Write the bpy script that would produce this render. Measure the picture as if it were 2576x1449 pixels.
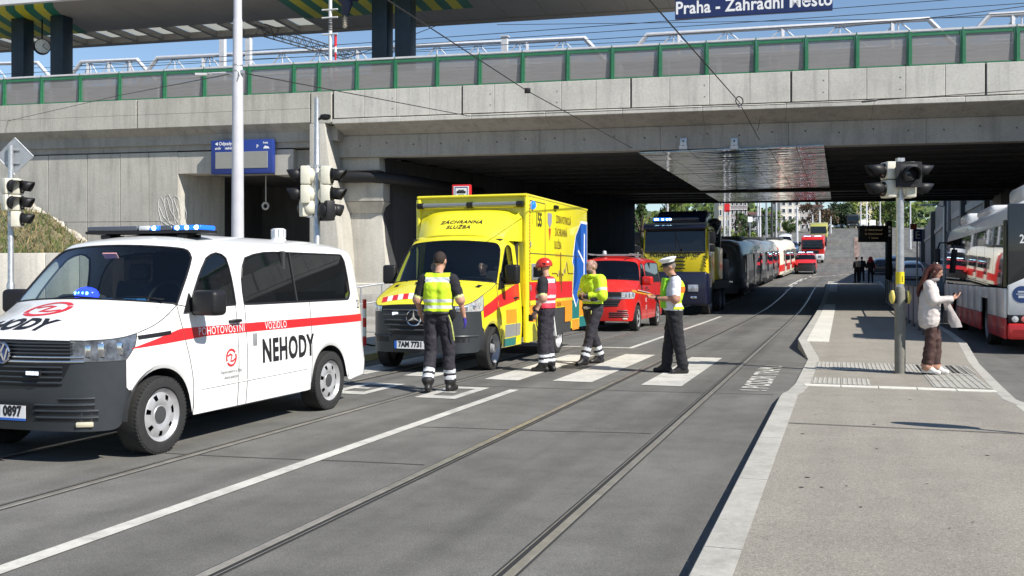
import bpy, bmesh, math, random
import numpy as np
from mathutils import Vector, Matrix, Quaternion
from mathutils.bvhtree import BVHTree

C = bpy.context.scene.collection
for _o in list(bpy.data.objects):
    bpy.data.objects.remove(_o)
SC = bpy.context.scene
R = math.radians
# ------------------------------------------------------------------ camera, sky, sun, exposure
EYE = 1.587
TH = R(18.7)                       # the road runs this far to the right of the view axis
TS, TC = math.sin(TH), math.cos(TH)
cam_d = bpy.data.cameras.new('camera')
cam = bpy.data.objects.new('camera', cam_d)
C.objects.link(cam)
cam.location = (0, 0, EYE)
cam.rotation_euler = (R(90), 0, 0)
cam_d.sensor_width = 36.0
cam_d.lens = 36.0 * 2450 / 2576
cam_d.shift_y = -32.5 / 2576
cam_d.clip_start = 0.1
cam_d.clip_end = 4000
SC.camera = cam

SUN_ELEV = R(43)
sun_h = Vector((0.78, -0.62, 0)).normalized()
to_sun = Vector((sun_h.x * math.cos(SUN_ELEV), sun_h.y * math.cos(SUN_ELEV), math.sin(SUN_ELEV)))
world = bpy.data.worlds.new('World')
SC.world = world
world.use_nodes = True
wn = world.node_tree.nodes
wl = world.node_tree.links
wn.clear()
w_out = wn.new('ShaderNodeOutputWorld')
w_bg = wn.new('ShaderNodeBackground')
w_sky = wn.new('ShaderNodeTexSky')
w_sky.sky_type = 'NISHITA'
w_sky.sun_disc = False
w_sky.sun_elevation = SUN_ELEV
w_sky.sun_rotation = math.atan2(sun_h.x, sun_h.y)
w_sky.air_density = 1.0
w_sky.dust_density = 0.0
w_sky.ozone_density = 3.0
w_bg.inputs['Strength'].default_value = 0.095
wl.new(w_sky.outputs[0], w_bg.inputs['Color'])
wl.new(w_bg.outputs[0], w_out.inputs['Surface'])

sun_d = bpy.data.lights.new('sun', 'SUN')
sun_d.energy = 5.0
sun_d.angle = R(0.5)
sun_d.color = (1.0, 0.95, 0.87)
sun = bpy.data.objects.new('sun', sun_d)
C.objects.link(sun)
sun.rotation_euler = (-to_sun).to_track_quat('-Z', 'Y').to_euler()
sun.location = to_sun * 200
SC.view_settings.view_transform = 'Standard'
SC.view_settings.look = 'None'
SC.view_settings.exposure = 0.5
SC.view_settings.gamma = 1.0
SC.view_settings.use_curve_mapping = False

# ------------------------------------------------------------------ coordinates
_pu = [-200, 40, 52, 66, 93, 116, 150, 212, 255, 320, 900]
_pz = [0, 0, .2, .75, 1.6, 2.9, 5.9, 11.2, 13.2, 14.5, 20]
def prof(u):
    return float(np.mean(np.interp(u + np.linspace(-7, 7, 8), _pu, _pz)))
def drift(u):                       # the street bends very slightly beyond the bridge
    return 0.0 if u < 60 else min(0.0009 * (u - 60) ** 2, 3.0)
def uv(u, v, z=0.0):                # u metres along the street, v metres right of the camera, z above the roadway
    return Vector((u * TS + v * TC, u * TC - v * TS, prof(u) + z))
def to_uv(x, y):
    return x * TS + y * TC, x * TC - y * TS
BO = Vector((17.2, 33.0, 0))
BA = Vector((-.966, .259, 0))       # along the bridge, towards the left
BD = Vector((.259, .966, 0))        # across the bridge, away from the viewer
def br(t, d, z):
    p = BO + BA * t + BD * d
    p.z = z + 0.0087 * t
    return p
def bt(px, d=0.0):                  # t on the bridge for a picture column
    r = (px - 1288) / 2450
    return (17.2 + .259 * d - 33 * r - .966 * d * r) / (.966 + .259 * r)
def bz(px, py, d=0.0):
    t = bt(px, d)
    y = 33 + .259 * t + .966 * d
    return EYE + (692 - py) / 2450 * y - 0.0087 * t
def gx(px, Y):
    return (px - 1288) / 2450 * Y
def at(px, py, Y):
    return Vector((gx(px, Y), Y, EYE + (692 - py) / 2450 * Y))
VROT = math.atan2(TC, TS)           # local +x of a vehicle points up the street

# ------------------------------------------------------------------ materials
MATS = {}
def lin(h):
    if not isinstance(h, str):
        return tuple(h)
    h = h.lstrip('#')
    o = []
    for i in (0, 2, 4):
        c = int(h[i:i + 2], 16) / 255
        o.append(c / 12.92 if c <= .04045 else ((c + .055) / 1.055) ** 2.4)
    return tuple(o)
def mat(name, col, rough=.6, metal=0., spec=.5, coat=0., var=0., vscale=3., bump=0., bscale=40., emit=None, estr=0., alpha=1., trans=0.):
    if name in MATS:
        return MATS[name]
    m = bpy.data.materials.new(name)
    m.use_nodes = True
    nt = m.node_tree
    b = nt.nodes['Principled BSDF']
    c = lin(col)
    b.inputs['Base Color'].default_value = (*c, 1)
    b.inputs['Roughness'].default_value = rough
    b.inputs['Metallic'].default_value = metal
    b.inputs['Specular IOR Level'].default_value = spec
    b.inputs['Coat Weight'].default_value = coat
    b.inputs['Coat Roughness'].default_value = .05
    if trans:
        b.inputs['Transmission Weight'].default_value = trans
    if alpha < 1:
        b.inputs['Alpha'].default_value = alpha
    if emit is not None:
        b.inputs['Emission Color'].default_value = (*lin(emit), 1)
        b.inputs['Emission Strength'].default_value = estr
    if var or bump:
        tc = nt.nodes.new('ShaderNodeNewGeometry')
    if var:
        n = nt.nodes.new('ShaderNodeTexNoise')
        n.inputs['Scale'].default_value = vscale
        n.inputs['Detail'].default_value = 6
        n.inputs['Roughness'].default_value = .65
        nt.links.new(tc.outputs['Position'], n.inputs['Vector'])
        mr = nt.nodes.new('ShaderNodeMapRange')
        mr.inputs['From Min'].default_value = .3
        mr.inputs['From Max'].default_value = .7
        mr.inputs['To Min'].default_value = 1 - var
        mr.inputs['To Max'].default_value = 1 + var
        nt.links.new(n.outputs['Fac'], mr.inputs['Value'])
        mx = nt.nodes.new('ShaderNodeMix')
        mx.data_type = 'RGBA'
        mx.blend_type = 'MULTIPLY'
        mx.inputs[0].default_value = 1
        mx.inputs[6].default_value = (*c, 1)
        nt.links.new(mr.outputs[0], mx.inputs[7])
        nt.links.new(mx.outputs[2], b.inputs['Base Color'])
    if bump:
        n2 = nt.nodes.new('ShaderNodeTexNoise')
        n2.inputs['Scale'].default_value = bscale
        n2.inputs['Detail'].default_value = 4
        nt.links.new(tc.outputs['Position'], n2.inputs['Vector'])
        bp = nt.nodes.new('ShaderNodeBump')
        bp.inputs['Strength'].default_value = bump
        bp.inputs['Distance'].default_value = .02
        nt.links.new(n2.outputs['Fac'], bp.inputs['Height'])
        nt.links.new(bp.outputs[0], b.inputs['Normal'])
    MATS[name] = m
    return m
def nodes_of(m):
    return m.node_tree.nodes, m.node_tree.links, m.node_tree.nodes['Principled BSDF']
def noise(nt_nodes, links, vec, scale, detail=5, rough=.6, mapping=None):
    if mapping:
        mp = nt_nodes.new('ShaderNodeMapping')
        mp.inputs['Scale'].default_value = mapping
        links.new(vec, mp.inputs['Vector'])
        vec = mp.outputs[0]
    n = nt_nodes.new('ShaderNodeTexNoise')
    n.inputs['Scale'].default_value = scale
    n.inputs['Detail'].default_value = detail
    n.inputs['Roughness'].default_value = rough
    links.new(vec, n.inputs['Vector'])
    return n.outputs['Fac']
def ramp(nodes, links, fac, stops):
    r = nodes.new('ShaderNodeValToRGB')
    e = r.color_ramp.elements
    while len(e) < len(stops):
        e.new(.5)
    for i, (p, c) in enumerate(stops):
        e[i].position = p
        e[i].color = (*c, 1) if len(c) == 3 else c
    links.new(fac, r.inputs[0])
    return r.outputs[0]
def mul(nodes, links, a, b, fac=1.):
    x = nodes.new('ShaderNodeMix')
    x.data_type = 'RGBA'
    x.blend_type = 'MULTIPLY'
    x.inputs[0].default_value = fac
    links.new(a, x.inputs[6])
    links.new(b, x.inputs[7])
    return x.outputs[2]
def g3(a):
    return (a, a, a)

def concrete(name, col, stain=.35, rough=.85):
    m = mat(name, col, rough)
    n, l, b = nodes_of(m)
    g = n.new('ShaderNodeNewGeometry').outputs['Position']
    c0 = lin(col)
    big = ramp(n, l, noise(n, l, g, .45, 6, .65), [(.28, tuple(x * (1 - stain * .7) for x in c0)), (.5, c0), (.74, tuple(min(1, x * 1.12) for x in c0))])
    streak = ramp(n, l, noise(n, l, g, 1., 6, .7, (2.6, 2.6, .22)), [(.3, g3(1 - stain)), (.52, g3(1.)), (.8, g3(1.))])
    fine = ramp(n, l, noise(n, l, g, 14, 5, .7), [(.3, g3(.86)), (.6, g3(1.04))])
    spots = ramp(n, l, noise(n, l, g, 42, 2, .5), [(.66, g3(1)), (.74, g3(.72))])
    x = mul(n, l, mul(n, l, big, streak), mul(n, l, fine, spots))
    l.new(x, b.inputs['Base Color'])
    bp = n.new('ShaderNodeBump')
    bp.inputs['Strength'].default_value = .25
    bp.inputs['Distance'].default_value = .02
    l.new(noise(n, l, g, 25, 5), bp.inputs['Height'])
    l.new(bp.outputs[0], b.inputs['Normal'])
    return m
def asphalt(name, col, blot=1.):
    m = mat(name, col, .88, spec=.35)
    n, l, b = nodes_of(m)
    g = n.new('ShaderNodeNewGeometry').outputs['Position']
    mp = n.new('ShaderNodeMapping')
    mp.inputs['Rotation'].default_value = (0, 0, TH)     # street axes
    l.new(g, mp.inputs['Vector'])
    rv = mp.outputs[0]
    c0 = lin(col)
    base = ramp(n, l, noise(n, l, g, .35, 6, .6), [(.3, tuple(x * (1 - .2 * blot) for x in c0)), (.52, c0), (.75, tuple(x * (1 + .2 * blot) for x in c0))])
    tracks = ramp(n, l, noise(n, l, rv, 1., 4, .5, (1.5, .05, 1)), [(.3, g3(1 - .28 * blot)), (.55, g3(1.02)), (.75, g3(1 + .14 * blot))])
    grain = ramp(n, l, noise(n, l, g, 95, 3, .8), [(.28, g3(.55)), (.5, g3(1.)), (.70, g3(1.55))])
    grit = ramp(n, l, noise(n, l, g, 38, 4, .8), [(.3, g3(.82)), (.7, g3(1.16))])
    patch = ramp(n, l, noise(n, l, g, 2.1, 5, .7), [(.36, g3(1 - .14 * blot)), (.6, g3(1.05))])
    x = mul(n, l, mul(n, l, base, tracks), mul(n, l, mul(n, l, grain, grit), patch))
    l.new(x, b.inputs['Base Color'])
    bp = n.new('ShaderNodeBump')
    bp.inputs['Strength'].default_value = .5
    bp.inputs['Distance'].default_value = .006
    l.new(noise(n, l, g, 110, 3, .8), bp.inputs['Height'])
    l.new(bp.outputs[0], b.inputs['Normal'])
    return m
def glass(name, tint=(.25, .3, .33), see=.75, rough=.02):
    m = bpy.data.materials.new(name)
    m.use_nodes = True
    n, l = m.node_tree.nodes, m.node_tree.links
    n.clear()
    o = n.new('ShaderNodeOutputMaterial')
    tr = n.new('ShaderNodeBsdfTransparent')
    tr.inputs[0].default_value = (*tint, 1)
    dk = n.new('ShaderNodeBsdfDiffuse')
    dk.inputs[0].default_value = (.012, .014, .016, 1)
    gl = n.new('ShaderNodeBsdfGlossy')
    gl.inputs['Roughness'].default_value = rough
    gl.inputs[0].default_value = (.95, .97, 1, 1)
    lw = n.new('ShaderNodeLayerWeight')    # same reflection from both sides of the pane
    lw.inputs[0].default_value = .5
    pw = n.new('ShaderNodeMath')
    pw.operation = 'POWER'
    pw.inputs[1].default_value = 4.5
    l.new(lw.outputs['Facing'], pw.inputs[0])
    fr = n.new('ShaderNodeMath')
    fr.operation = 'MULTIPLY_ADD'
    fr.inputs[1].default_value = .94
    fr.inputs[2].default_value = .055
    l.new(pw.outputs[0], fr.inputs[0])
    m1 = n.new('ShaderNodeMixShader')
    m1.inputs[0].default_value = see
    l.new(dk.outputs[0], m1.inputs[1])
    l.new(tr.outputs[0], m1.inputs[2])
    m2 = n.new('ShaderNodeMixShader')
    l.new(fr.outputs[0], m2.inputs[0])
    l.new(m1.outputs[0], m2.inputs[1])
    l.new(gl.outputs[0], m2.inputs[2])
    l.new(m2.outputs[0], o.inputs[0])
    MATS[name] = m
    return m

# palette
ASPH = asphalt('road_asphalt', (.142, .138, .126), 1.15)
PLAT = asphalt('platform_asphalt', (.262, .240, .203), .45)
CONC = concrete('bridge_concrete', (.47, .45, .40), .28)
CONCL = concrete('pale_concrete', (.57, .55, .50), .26)
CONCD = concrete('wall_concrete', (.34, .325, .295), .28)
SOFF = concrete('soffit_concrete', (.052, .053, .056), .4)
KERB = concrete('kerb_granite', (.42, .405, .36), .22, .8)
TACT = concrete('tactile_concrete', (.37, .355, .315), .2)
LIGHTT = concrete('light_strip_tile', (.62, .60, .53), .14)
WHITEP = concrete('road_paint', (.54, .525, .475), .34)
STEEL = mat('rail_steel', (.37, .345, .295), .36, .55, var=.25, vscale=6)
GROOVE = mat('rail_groove', (.02, .02, .02), .9)
SEAL = mat('rail_sealant', (.03, .03, .03), .8)
GALV = mat('galvanised_steel', (.50, .51, .52), .42, .75, var=.2, vscale=14)
LGREY = mat('light_grey_paint', (.60, .60, .62), .45, var=.10, vscale=5)
WPOLE = mat('pale_pole_paint', (.50, .50, .535), .45, var=.08, vscale=4)
DGREY = mat('dark_grey_paint', (.055, .058, .06), .5, var=.15, vscale=5)
BLACKP = mat('black_plastic', (.012, .012, .014), .5, spec=.35)
RUBBER = mat('tyre_rubber', (.022, .022, .022), .8, var=.3, vscale=30)
BUMPER = mat('grey_bumper_plastic', (.032, .037, .042), .42, var=.10, vscale=9)
GREEN = mat('green_railing_paint', (.03, .17, .08), .45, var=.15, vscale=7)
NAVY = mat('navy_column_paint', (.012, .028, .048), .5, var=.2, vscale=3)
CREAM = mat('signal_cream', (.62, .60, .50), .5, var=.1, vscale=12)
CHROME = mat('chrome', (.8, .8, .82), .12, 1.)
SILVER = mat('silver_rim', (.42, .42, .43), .36, .3, var=.12, vscale=20)
WPAINT = mat('white_vehicle_paint', (.80, .80, .79), .28, coat=.6, var=.04, vscale=2)
YPAINT = mat('yellow_vehicle_paint', (.80, .71, .025), .3, coat=.6, var=.05, vscale=2)
RPAINT = mat('red_vehicle_paint', (.62, .018, .014), .28, coat=.6, var=.05, vscale=2)
RSTRIPE = mat('red_stripe_film', (.62, .02, .025), .35, var=.06, vscale=4)
BLACKT = mat('black_lettering', (.012, .012, .014), .5)
WHITET = mat('white_lettering', (.8, .8, .8), .5)
SEAM = mat('panel_gap', (.05, .05, .05), .8)
INTER = mat('cabin_trim', (.035, .036, .038), .8)
SEATF = mat('seat_fabric', (.03, .032, .036), .9, var=.2, vscale=30)
CABIN = mat('cabin_lining', (.35, .36, .35), .85)
GLASSW = glass('windscreen_glass', (.74, .84, .84), .94)
GLASSS = glass('side_glass', (.62, .68, .68), .90)
GLASSD = glass('privacy_glass', (.06, .06, .065), .45)
LAMPG = glass('lamp_glass', (.9, .92, .95), .95)
SKIN = mat('skin', (.50, .27, .185), .55, var=.08, vscale=30)
SKIN2 = mat('skin_tanned', (.40, .20, .135), .55, var=.08, vscale=30)
BLUEL = mat('blue_beacon', (.01, .06, .6), .2, emit=(.02, .22, 1.), estr=.9)
CYANL = mat('lit_blue_beacon', (.1, .5, 1.), .2, emit=(.22, .75, 1.), estr=5.0)
CLEARL = mat('clear_beacon', (.62, .64, .66), .15, coat=.5)

# ------------------------------------------------------------------ mesh building
class MB:
    def __init__(s):
        s.v, s.f, s.m = [], [], []
    def add(s, vs, fs, mi=0):
        o = len(s.v)
        s.v += [tuple(x) for x in vs]
        s.f += [tuple(i + o for i in f) for f in fs]
        s.m += [mi] * len(fs)
        return s
    def hexa(s, p, mi=0):            # 8 points: bottom ring then top ring, counter-clockwise seen from above
        return s.add(p, [(3, 2, 1, 0), (4, 5, 6, 7), (0, 1, 5, 4), (1, 2, 6, 5), (2, 3, 7, 6), (3, 0, 4, 7)], mi)
    def box(s, c, d, mi=0, rz=0., rot=None):
        h = Vector(d) / 2
        M_ = rot if rot is not None else Matrix.Rotation(rz, 3, 'Z')
        p = []
        for z in (-h.z, h.z):
            for x, y in ((-h.x, -h.y), (h.x, -h.y), (h.x, h.y), (-h.x, h.y)):
                p.append(Vector(c) + M_ @ Vector((x, y, z)))
        return s.hexa(p, mi)
    def b2(s, a, b, mi=0):
        a, b = Vector(a), Vector(b)
        return s.box((a + b) / 2, [abs(x) for x in (b - a)], mi)
    def tube(s, path, r, n=8, mi=0, cap=True):
        path = [Vector(p) for p in path]
        rs = list(r) if isinstance(r, (list, tuple)) else [r] * len(path)
        d0 = (path[1] - path[0]).normalized()
        up = Vector((0, 0, 1)) if abs(d0.z) < .9 else Vector((1, 0, 0))
        a = d0.cross(up).normalized()
        vs = []
        for i, p in enumerate(path):
            if i == 0:
                d = path[1] - path[0]
            elif i == len(path) - 1:
                d = path[-1] - path[-2]
            else:
                d = (path[i + 1] - p).normalized() + (p - path[i - 1]).normalized()
            d.normalize()
            a = (a - d * a.dot(d))
            a = a.normalized() if a.length > 1e-6 else d.orthogonal().normalized()
            b = d.cross(a)
            for k in range(n):
                t = 2 * math.pi * k / n
                vs.append(p + (a * math.cos(t) + b * math.sin(t)) * rs[i])
        fs = []
        for i in range(len(path) - 1):
            for k in range(n):
                q = (k + 1) % n
                fs.append((i * n + k, i * n + q, (i + 1) * n + q, (i + 1) * n + k))
        if cap:
            fs.append(tuple(range(n - 1, -1, -1)))
            fs.append(tuple((len(path) - 1) * n + k for k in range(n)))
        return s.add(vs, fs, mi)
    def lathe(s, prof_, n=24, mi=0, M_=None, closed=False, cap=True):   # (r, h) pairs round local z
        vs, fs = [], []
        for r_, h in prof_:
            for k in range(n):
                t = 2 * math.pi * k / n
                p = Vector((r_ * math.cos(t), r_ * math.sin(t), h))
                vs.append(M_ @ p if M_ is not None else p)
        m = len(prof_)
        for i in range(m if closed else m - 1):
            j = (i + 1) % m
            for k in range(n):
                q = (k + 1) % n
                fs.append((i * n + k, i * n + q, j * n + q, j * n + k))
        if not closed and cap:
            fs.append(tuple(range(n - 1, -1, -1)))
            fs.append(tuple((m - 1) * n + k for k in range(n)))
        return s.add(vs, fs, mi)
    def ell(s, c, r, nu=12, nv=8, mi=0, rot=None):
        vs, fs = [], []
        c = Vector(c)
        for j in range(1, nv):
            ph = math.pi * j / nv
            for k in range(nu):
                t = 2 * math.pi * k / nu
                p = Vector((r[0] * math.sin(ph) * math.cos(t), r[1] * math.sin(ph) * math.sin(t), r[2] * math.cos(ph)))
                vs.append(c + (rot @ p if rot is not None else p))
        p = Vector((0, 0, r[2]))
        vs.append(c + (rot @ p if rot is not None else p))
        vs.append(c - (rot @ p if rot is not None else p))
        T, B_ = len(vs) - 2, len(vs) - 1
        for j in range(nv - 2):
            for k in range(nu):
                q = (k + 1) % nu
                fs.append((j * nu + k, (j + 1) * nu + k, (j + 1) * nu + q, j * nu + q))
        for k in range(nu):
            q = (k + 1) % nu
            fs.append((T, k, q))
            fs.append((B_, (nv - 2) * nu + q, (nv - 2) * nu + k))
        return s.add(vs, fs, mi)
    def caps(s, p0, r0, p1, r1, n=10, mi=0):
        p0, p1 = Vector(p0), Vector(p1)
        d = p1 - p0
        L = d.length
        if L < 1e-6:
            return s.ell(p0, (r0,) * 3)
        d /= L
        path, rs = [], []
        for a in (80, 55, 28):
            path.append(p0 - d * r0 * math.sin(R(a)))
            rs.append(r0 * math.cos(R(a)))
        path += [p0, p1]
        rs += [r0, r1]
        for a in (28, 55, 80):
            path.append(p1 + d * r1 * math.sin(R(a)))
            rs.append(r1 * math.cos(R(a)))
        return s.tube(path, rs, n, mi)
    def prism(s, poly, off, mi=0):   # polygon (3d points) extruded by a vector
        off = Vector(off)
        n = len(poly)
        vs = [Vector(p) for p in poly] + [Vector(p) + off for p in poly]
        fs = [tuple(range(n - 1, -1, -1)), tuple(range(n, 2 * n))]
        for i in range(n):
            j = (i + 1) % n
            fs.append((i, j, j + n, i + n))
        return s.add(vs, fs, mi)
    def strip(s, rows, mi=0):        # grid of rows of points
        n = len(rows[0])
        vs = [p for r_ in rows for p in r_]
        fs = []
        for i in range(len(rows) - 1):
            for j in range(n - 1):
                fs.append((i * n + j, i * n + j + 1, (i + 1) * n + j + 1, (i + 1) * n + j))
        return s.add(vs, fs, mi)
    def mesh(s, name, mats, smooth=None, fix=True):
        me = bpy.data.meshes.new(name)
        me.from_pydata(s.v, [], s.f)
        for m in (mats if isinstance(mats, (list, tuple)) else [mats]):
            me.materials.append(m)
        me.polygons.foreach_set('material_index', s.m)
        if fix:
            bm = bmesh.new()
            bm.from_mesh(me)
            bmesh.ops.recalc_face_normals(bm, faces=bm.faces)
            bm.to_mesh(me)
            bm.free()
        if smooth is not None:
            me.polygons.foreach_set('use_smooth', [True] * len(me.polygons))
            me.set_sharp_from_angle(angle=R(smooth))
        me.update()
        return me
    def build(s, name, mats, parent=None, smooth=None, fix=True):
        return link(name, s.mesh(name, mats, smooth, fix), parent)
def link(name, me, parent=None, loc=None, rot=None):
    o = bpy.data.objects.new(name, me)
    C.objects.link(o)
    if parent is not None:
        o.parent = parent
    if loc is not None:
        o.location = loc
    if rot is not None:
        o.rotation_euler = rot
    return o
def thing(name, label, cat, loc=(0, 0, 0), rz=0., group=None, pitch=0.):
    o = bpy.data.objects.new(name, None)
    C.objects.link(o)
    o.empty_display_size = .2
    o.location = loc
    o.rotation_euler = (0, pitch, rz)
    return tag(o, label, cat, group)
def tag(o, label, cat, group=None, kind=None):
    o['label'] = label
    o['category'] = cat
    if group:
        o['group'] = group
    if kind:
        o['kind'] = kind
    return o
def struct(o, label=None, cat=None):
    o['kind'] = 'structure'
    if label:
        o['label'] = label
    if cat:
        o['category'] = cat
    return o
def empty(name, parent, loc=(0, 0, 0), rot=(0, 0, 0)):
    o = bpy.data.objects.new(name, None)
    C.objects.link(o)
    o.empty_display_size = .1
    o.parent = parent
    o.location = loc
    o.rotation_euler = rot
    return o
def copy_tree(o, parent=None):
    c = o.copy()
    C.objects.link(c)
    if parent is not None:
        c.parent = parent
    for ch in list(o.children):
        copy_tree(ch, c)
    return c
def bevel_mesh(mb, name, mats, w, seg=2, angle=40, smooth=35):
    me = mb.mesh(name, mats)
    bm = bmesh.new()
    bm.from_mesh(me)
    bmesh.ops.remove_doubles(bm, verts=bm.verts, dist=1e-5)
    es = [e for e in bm.edges if len(e.link_faces) == 2 and e.calc_face_angle(0) > R(angle)]
    bmesh.ops.bevel(bm, geom=es, offset=w, offset_type='OFFSET', segments=seg, profile=.5, affect='EDGES', clamp_overlap=True)
    bm.to_mesh(me)
    bm.free()
    me.polygons.foreach_set('use_smooth', [True] * len(me.polygons))
    me.set_sharp_from_angle(angle=R(smooth))
    return me
def bev(mb, name, mats, parent=None, w=.02, seg=2, smooth=35):
    return link(name, bevel_mesh(mb, name, mats, w, seg, smooth=smooth), parent)

_txt = {}
def text_mesh(body, size=1., bold=0., squeeze=1., spacing=1., shear=0.):
    key = (body, size, bold, squeeze, spacing, shear)
    if key in _txt:
        return _txt[key]
    cu = bpy.data.curves.new('lettering', 'FONT')
    cu.body = body
    cu.size = size
    cu.offset = bold
    cu.space_character = spacing
    cu.shear = shear
    cu.align_x = 'CENTER'
    cu.align_y = 'CENTER'
    cu.resolution_u = 3
    ob = bpy.data.objects.new('lettering', cu)
    C.objects.link(ob)
    dg = bpy.context.evaluated_depsgraph_get()
    me = bpy.data.meshes.new_from_object(ob.evaluated_get(dg))
    bpy.data.objects.remove(ob)
    vs = [(v.co.x * squeeze, v.co.y) for v in me.vertices]
    fs = [tuple(p.vertices) for p in me.polygons]
    bpy.data.meshes.remove(me)
    _txt[key] = (vs, fs)
    return vs, fs
def flat_text(body, m, parent, M_, size, bold=0., squeeze=1., spacing=1., depth=.0, name='lettering', shear=0.):
    vs, fs = text_mesh(body, size, bold, squeeze, spacing, shear)
    mb = MB()
    mb.add([M_ @ Vector((x, y, depth)) for x, y in vs], fs)
    return mb.build(name, m, parent, fix=False)
def frame(o, x, y):                 # 4x4 with given origin and x, y axes
    x, y = Vector(x).normalized(), Vector(y).normalized()
    z = x.cross(y)
    M_ = Matrix((x, y, z)).transposed().to_4x4()
    M_.translation = Vector(o)
    return M_
# ------------------------------------------------------------------ ground, street, tracks
def us(a, b, step):
    n = max(1, int(math.ceil((b - a) / step)))
    return [a + (b - a) * i / n for i in range(n + 1)]
GROUNDM = asphalt('far_ground', (.16, .155, .14))
m_ = MB()
rows = []
for u_ in us(-40, 200, 8) + us(230, 1500, 40):
    rows.append([uv(u_, v_, -.08) for v_ in (-500, -200, -80, -40, -20, -8, 0, 12, 30, 80, 250, 600)])
m_.strip(rows)
struct(m_.build('ground', GROUNDM), 'grey ground stretching away on both sides of the street')
road = bpy.data.objects.new('road', None)
C.objects.link(road)
road['kind'] = 'structure'
road['label'] = 'grey asphalt street with tram rails and white markings rising under the bridge'
m_ = MB()
m_.strip([[uv(u_, v_ + drift(u_)) for v_ in (-8.3, -6, -4, -2, 0, 2.5, 5, 9.5)] for u_ in us(-30, 110, 2) + us(112, 320, 4)])
m_.build('carriageway', ASPH, road, smooth=60)
def strip_uv(name, mt, u0, u1, v0, v1, z=.006, step=2., parent=road, dv=lambda u: drift(u), th=0):
    q = MB()
    q.strip([[uv(u_, v0 + dv(u_), z), uv(u_, v1 + dv(u_), z)] for u_ in us(u0, u1, step)])
    o = q.build(name, mt, parent, fix=False)
    return o
strip_uv('lane_line', WHITEP, -4, 12.75, -4.345, -4.215)
strip_uv('lane_line', WHITEP, 20.95, 37.5, -4.40, -4.28)
strip_uv('stop_line', WHITEP, 20.75, 20.95, -7.9, -4.28)
for k in range(7):
    strip_uv('lane_line', WHITEP, 62 + k * 5, 64.6 + k * 5, -3.35, -3.22)
strip_uv('lane_line', WHITEP, 69, 83, -4.0 + .45, -4.0 + .6)
for k in range(9):
    q = MB()
    a, b = uv(86 + k * 1.3, -2.6 + k * .55, .01), uv(86.9 + k * 1.3, -2.2 + k * .55, .01)
    d = Vector((.25, -.1, 0))
    q.add([a, b, b + d, a + d], [(0, 1, 2, 3)])
    q.build('dashed_line', WHITEP, road)
for v0, v1, u0, u1 in ((-2.74, -2.16, 13.9, 18.9), (-4.10, -3.50, 14.0, 19.2), (-5.15, -4.60, 13.9, 18.7), (-6.55, -6.0, 14.0, 18.7), (-7.75, -7.2, 14.0, 18.7)):
    strip_uv('crossing_stripe', WHITEP, u0, u1, v0, v1)
for v0, v1, u0, u1 in ((-5.25, -4.68, 11.55, 12.85), (-6.60, -6.0, 11.6, 12.9)):
    q = MB()
    for a0, a1, b0, b1 in ((v0, v1, u0, u0 + .28), (v0, v1, u1 - .22, u1), (v0, v0 + .14, u0 + .28, u1 - .22), (v1 - .14, v1, u0 + .28, u1 - .22), (v0 + .14, v1 - .25, u0 + .6, u0 + .72)):
        q.add([uv(b0, a0, .006), uv(b1, a0, .006), uv(b1, a1, .006), uv(b0, a1, .006)], [(0, 1, 2, 3)])
    q.build('painted_frame', WHITEP, road)
# the warning painted for people stepping off the island
M_ = frame(uv(15.75, -1.12, .007), (TC * 0 + TS * 1, TC, 0), (-TC, TS, 0))
flat_text('! POZOR TRAM !', WHITEP, road, frame(uv(15.6, -1.13, .007), (TS, TC, 0), (-TC, TS, 0)), .50, .012, 1.0, 1.05, name='painted_warning')
rnd = random.Random(4)
for u_, v0, v1 in ((9.3, -4.2, -1.8), (12.95, -5.3, -.85), (7.1, -6.8, -3.3)):
    q = MB()
    q.strip([[uv(u_ + .35 * f + .02 * math.sin(f * 9), v0 + (v1 - v0) * f, .0035), uv(u_ + .35 * f + .02 * math.sin(f * 9) + .022, v0 + (v1 - v0) * f, .0035)] for f in np.linspace(0, 1, 14)])
    q.build('tar_joint', mat('tar_joint_road', (.06, .058, .055), .8), road, fix=False)
RAILS = [(-1.66, 'tram rail nearest the island with a shiny polished head'), (-3.19, 'second tram rail from the island, beside the solid white lane line'),
         (-5.41, 'third tram rail from the island, running past the white van'), (-6.92, 'tram rail farthest from the island, running underneath the white van')]
for v_, lab_ in RAILS:
    t = bpy.data.objects.new('tram_rail', None)
    C.objects.link(t)
    tag(t, lab_, 'tram rail', 'tram rails in the street')
    U_ = us(-12, 108, 1.5)
    q = MB()
    q.strip([[uv(u_, v_ + drift(u_) + a, z) for a, z in ((-.027, .004), (-.025, .010), (.025, .010), (.027, .004))] for u_ in U_])
    q.build('rail_head', STEEL, t, smooth=50, fix=False)
    s_ = 1 if v_ in (-3.19, -6.92) else -1
    q = MB()
    q.strip([[uv(u_, v_ + drift(u_) + s_ * .028, .0045), uv(u_, v_ + drift(u_) + s_ * .062, .0045)] for u_ in U_])
    q.build('flange_groove', GROOVE, t, fix=False)
    q = MB()
    q.strip([[uv(u_, v_ + drift(u_) + s_ * .063, .006), uv(u_, v_ + drift(u_) + s_ * .070, .006)] for u_ in U_])
    q.build('rail_lip', STEEL, t, fix=False)
    q = MB()
    for a in (-s_ * .028, s_ * .071):
        w_ = .017 * (1 if a > 0 else -1)
        q.strip([[uv(u_, v_ + drift(u_) + a, .0035), uv(u_, v_ + drift(u_) + a + w_, .0035)] for u_ in U_])
    q.build('sealant_joint', SEAL, t, fix=False)

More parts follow.
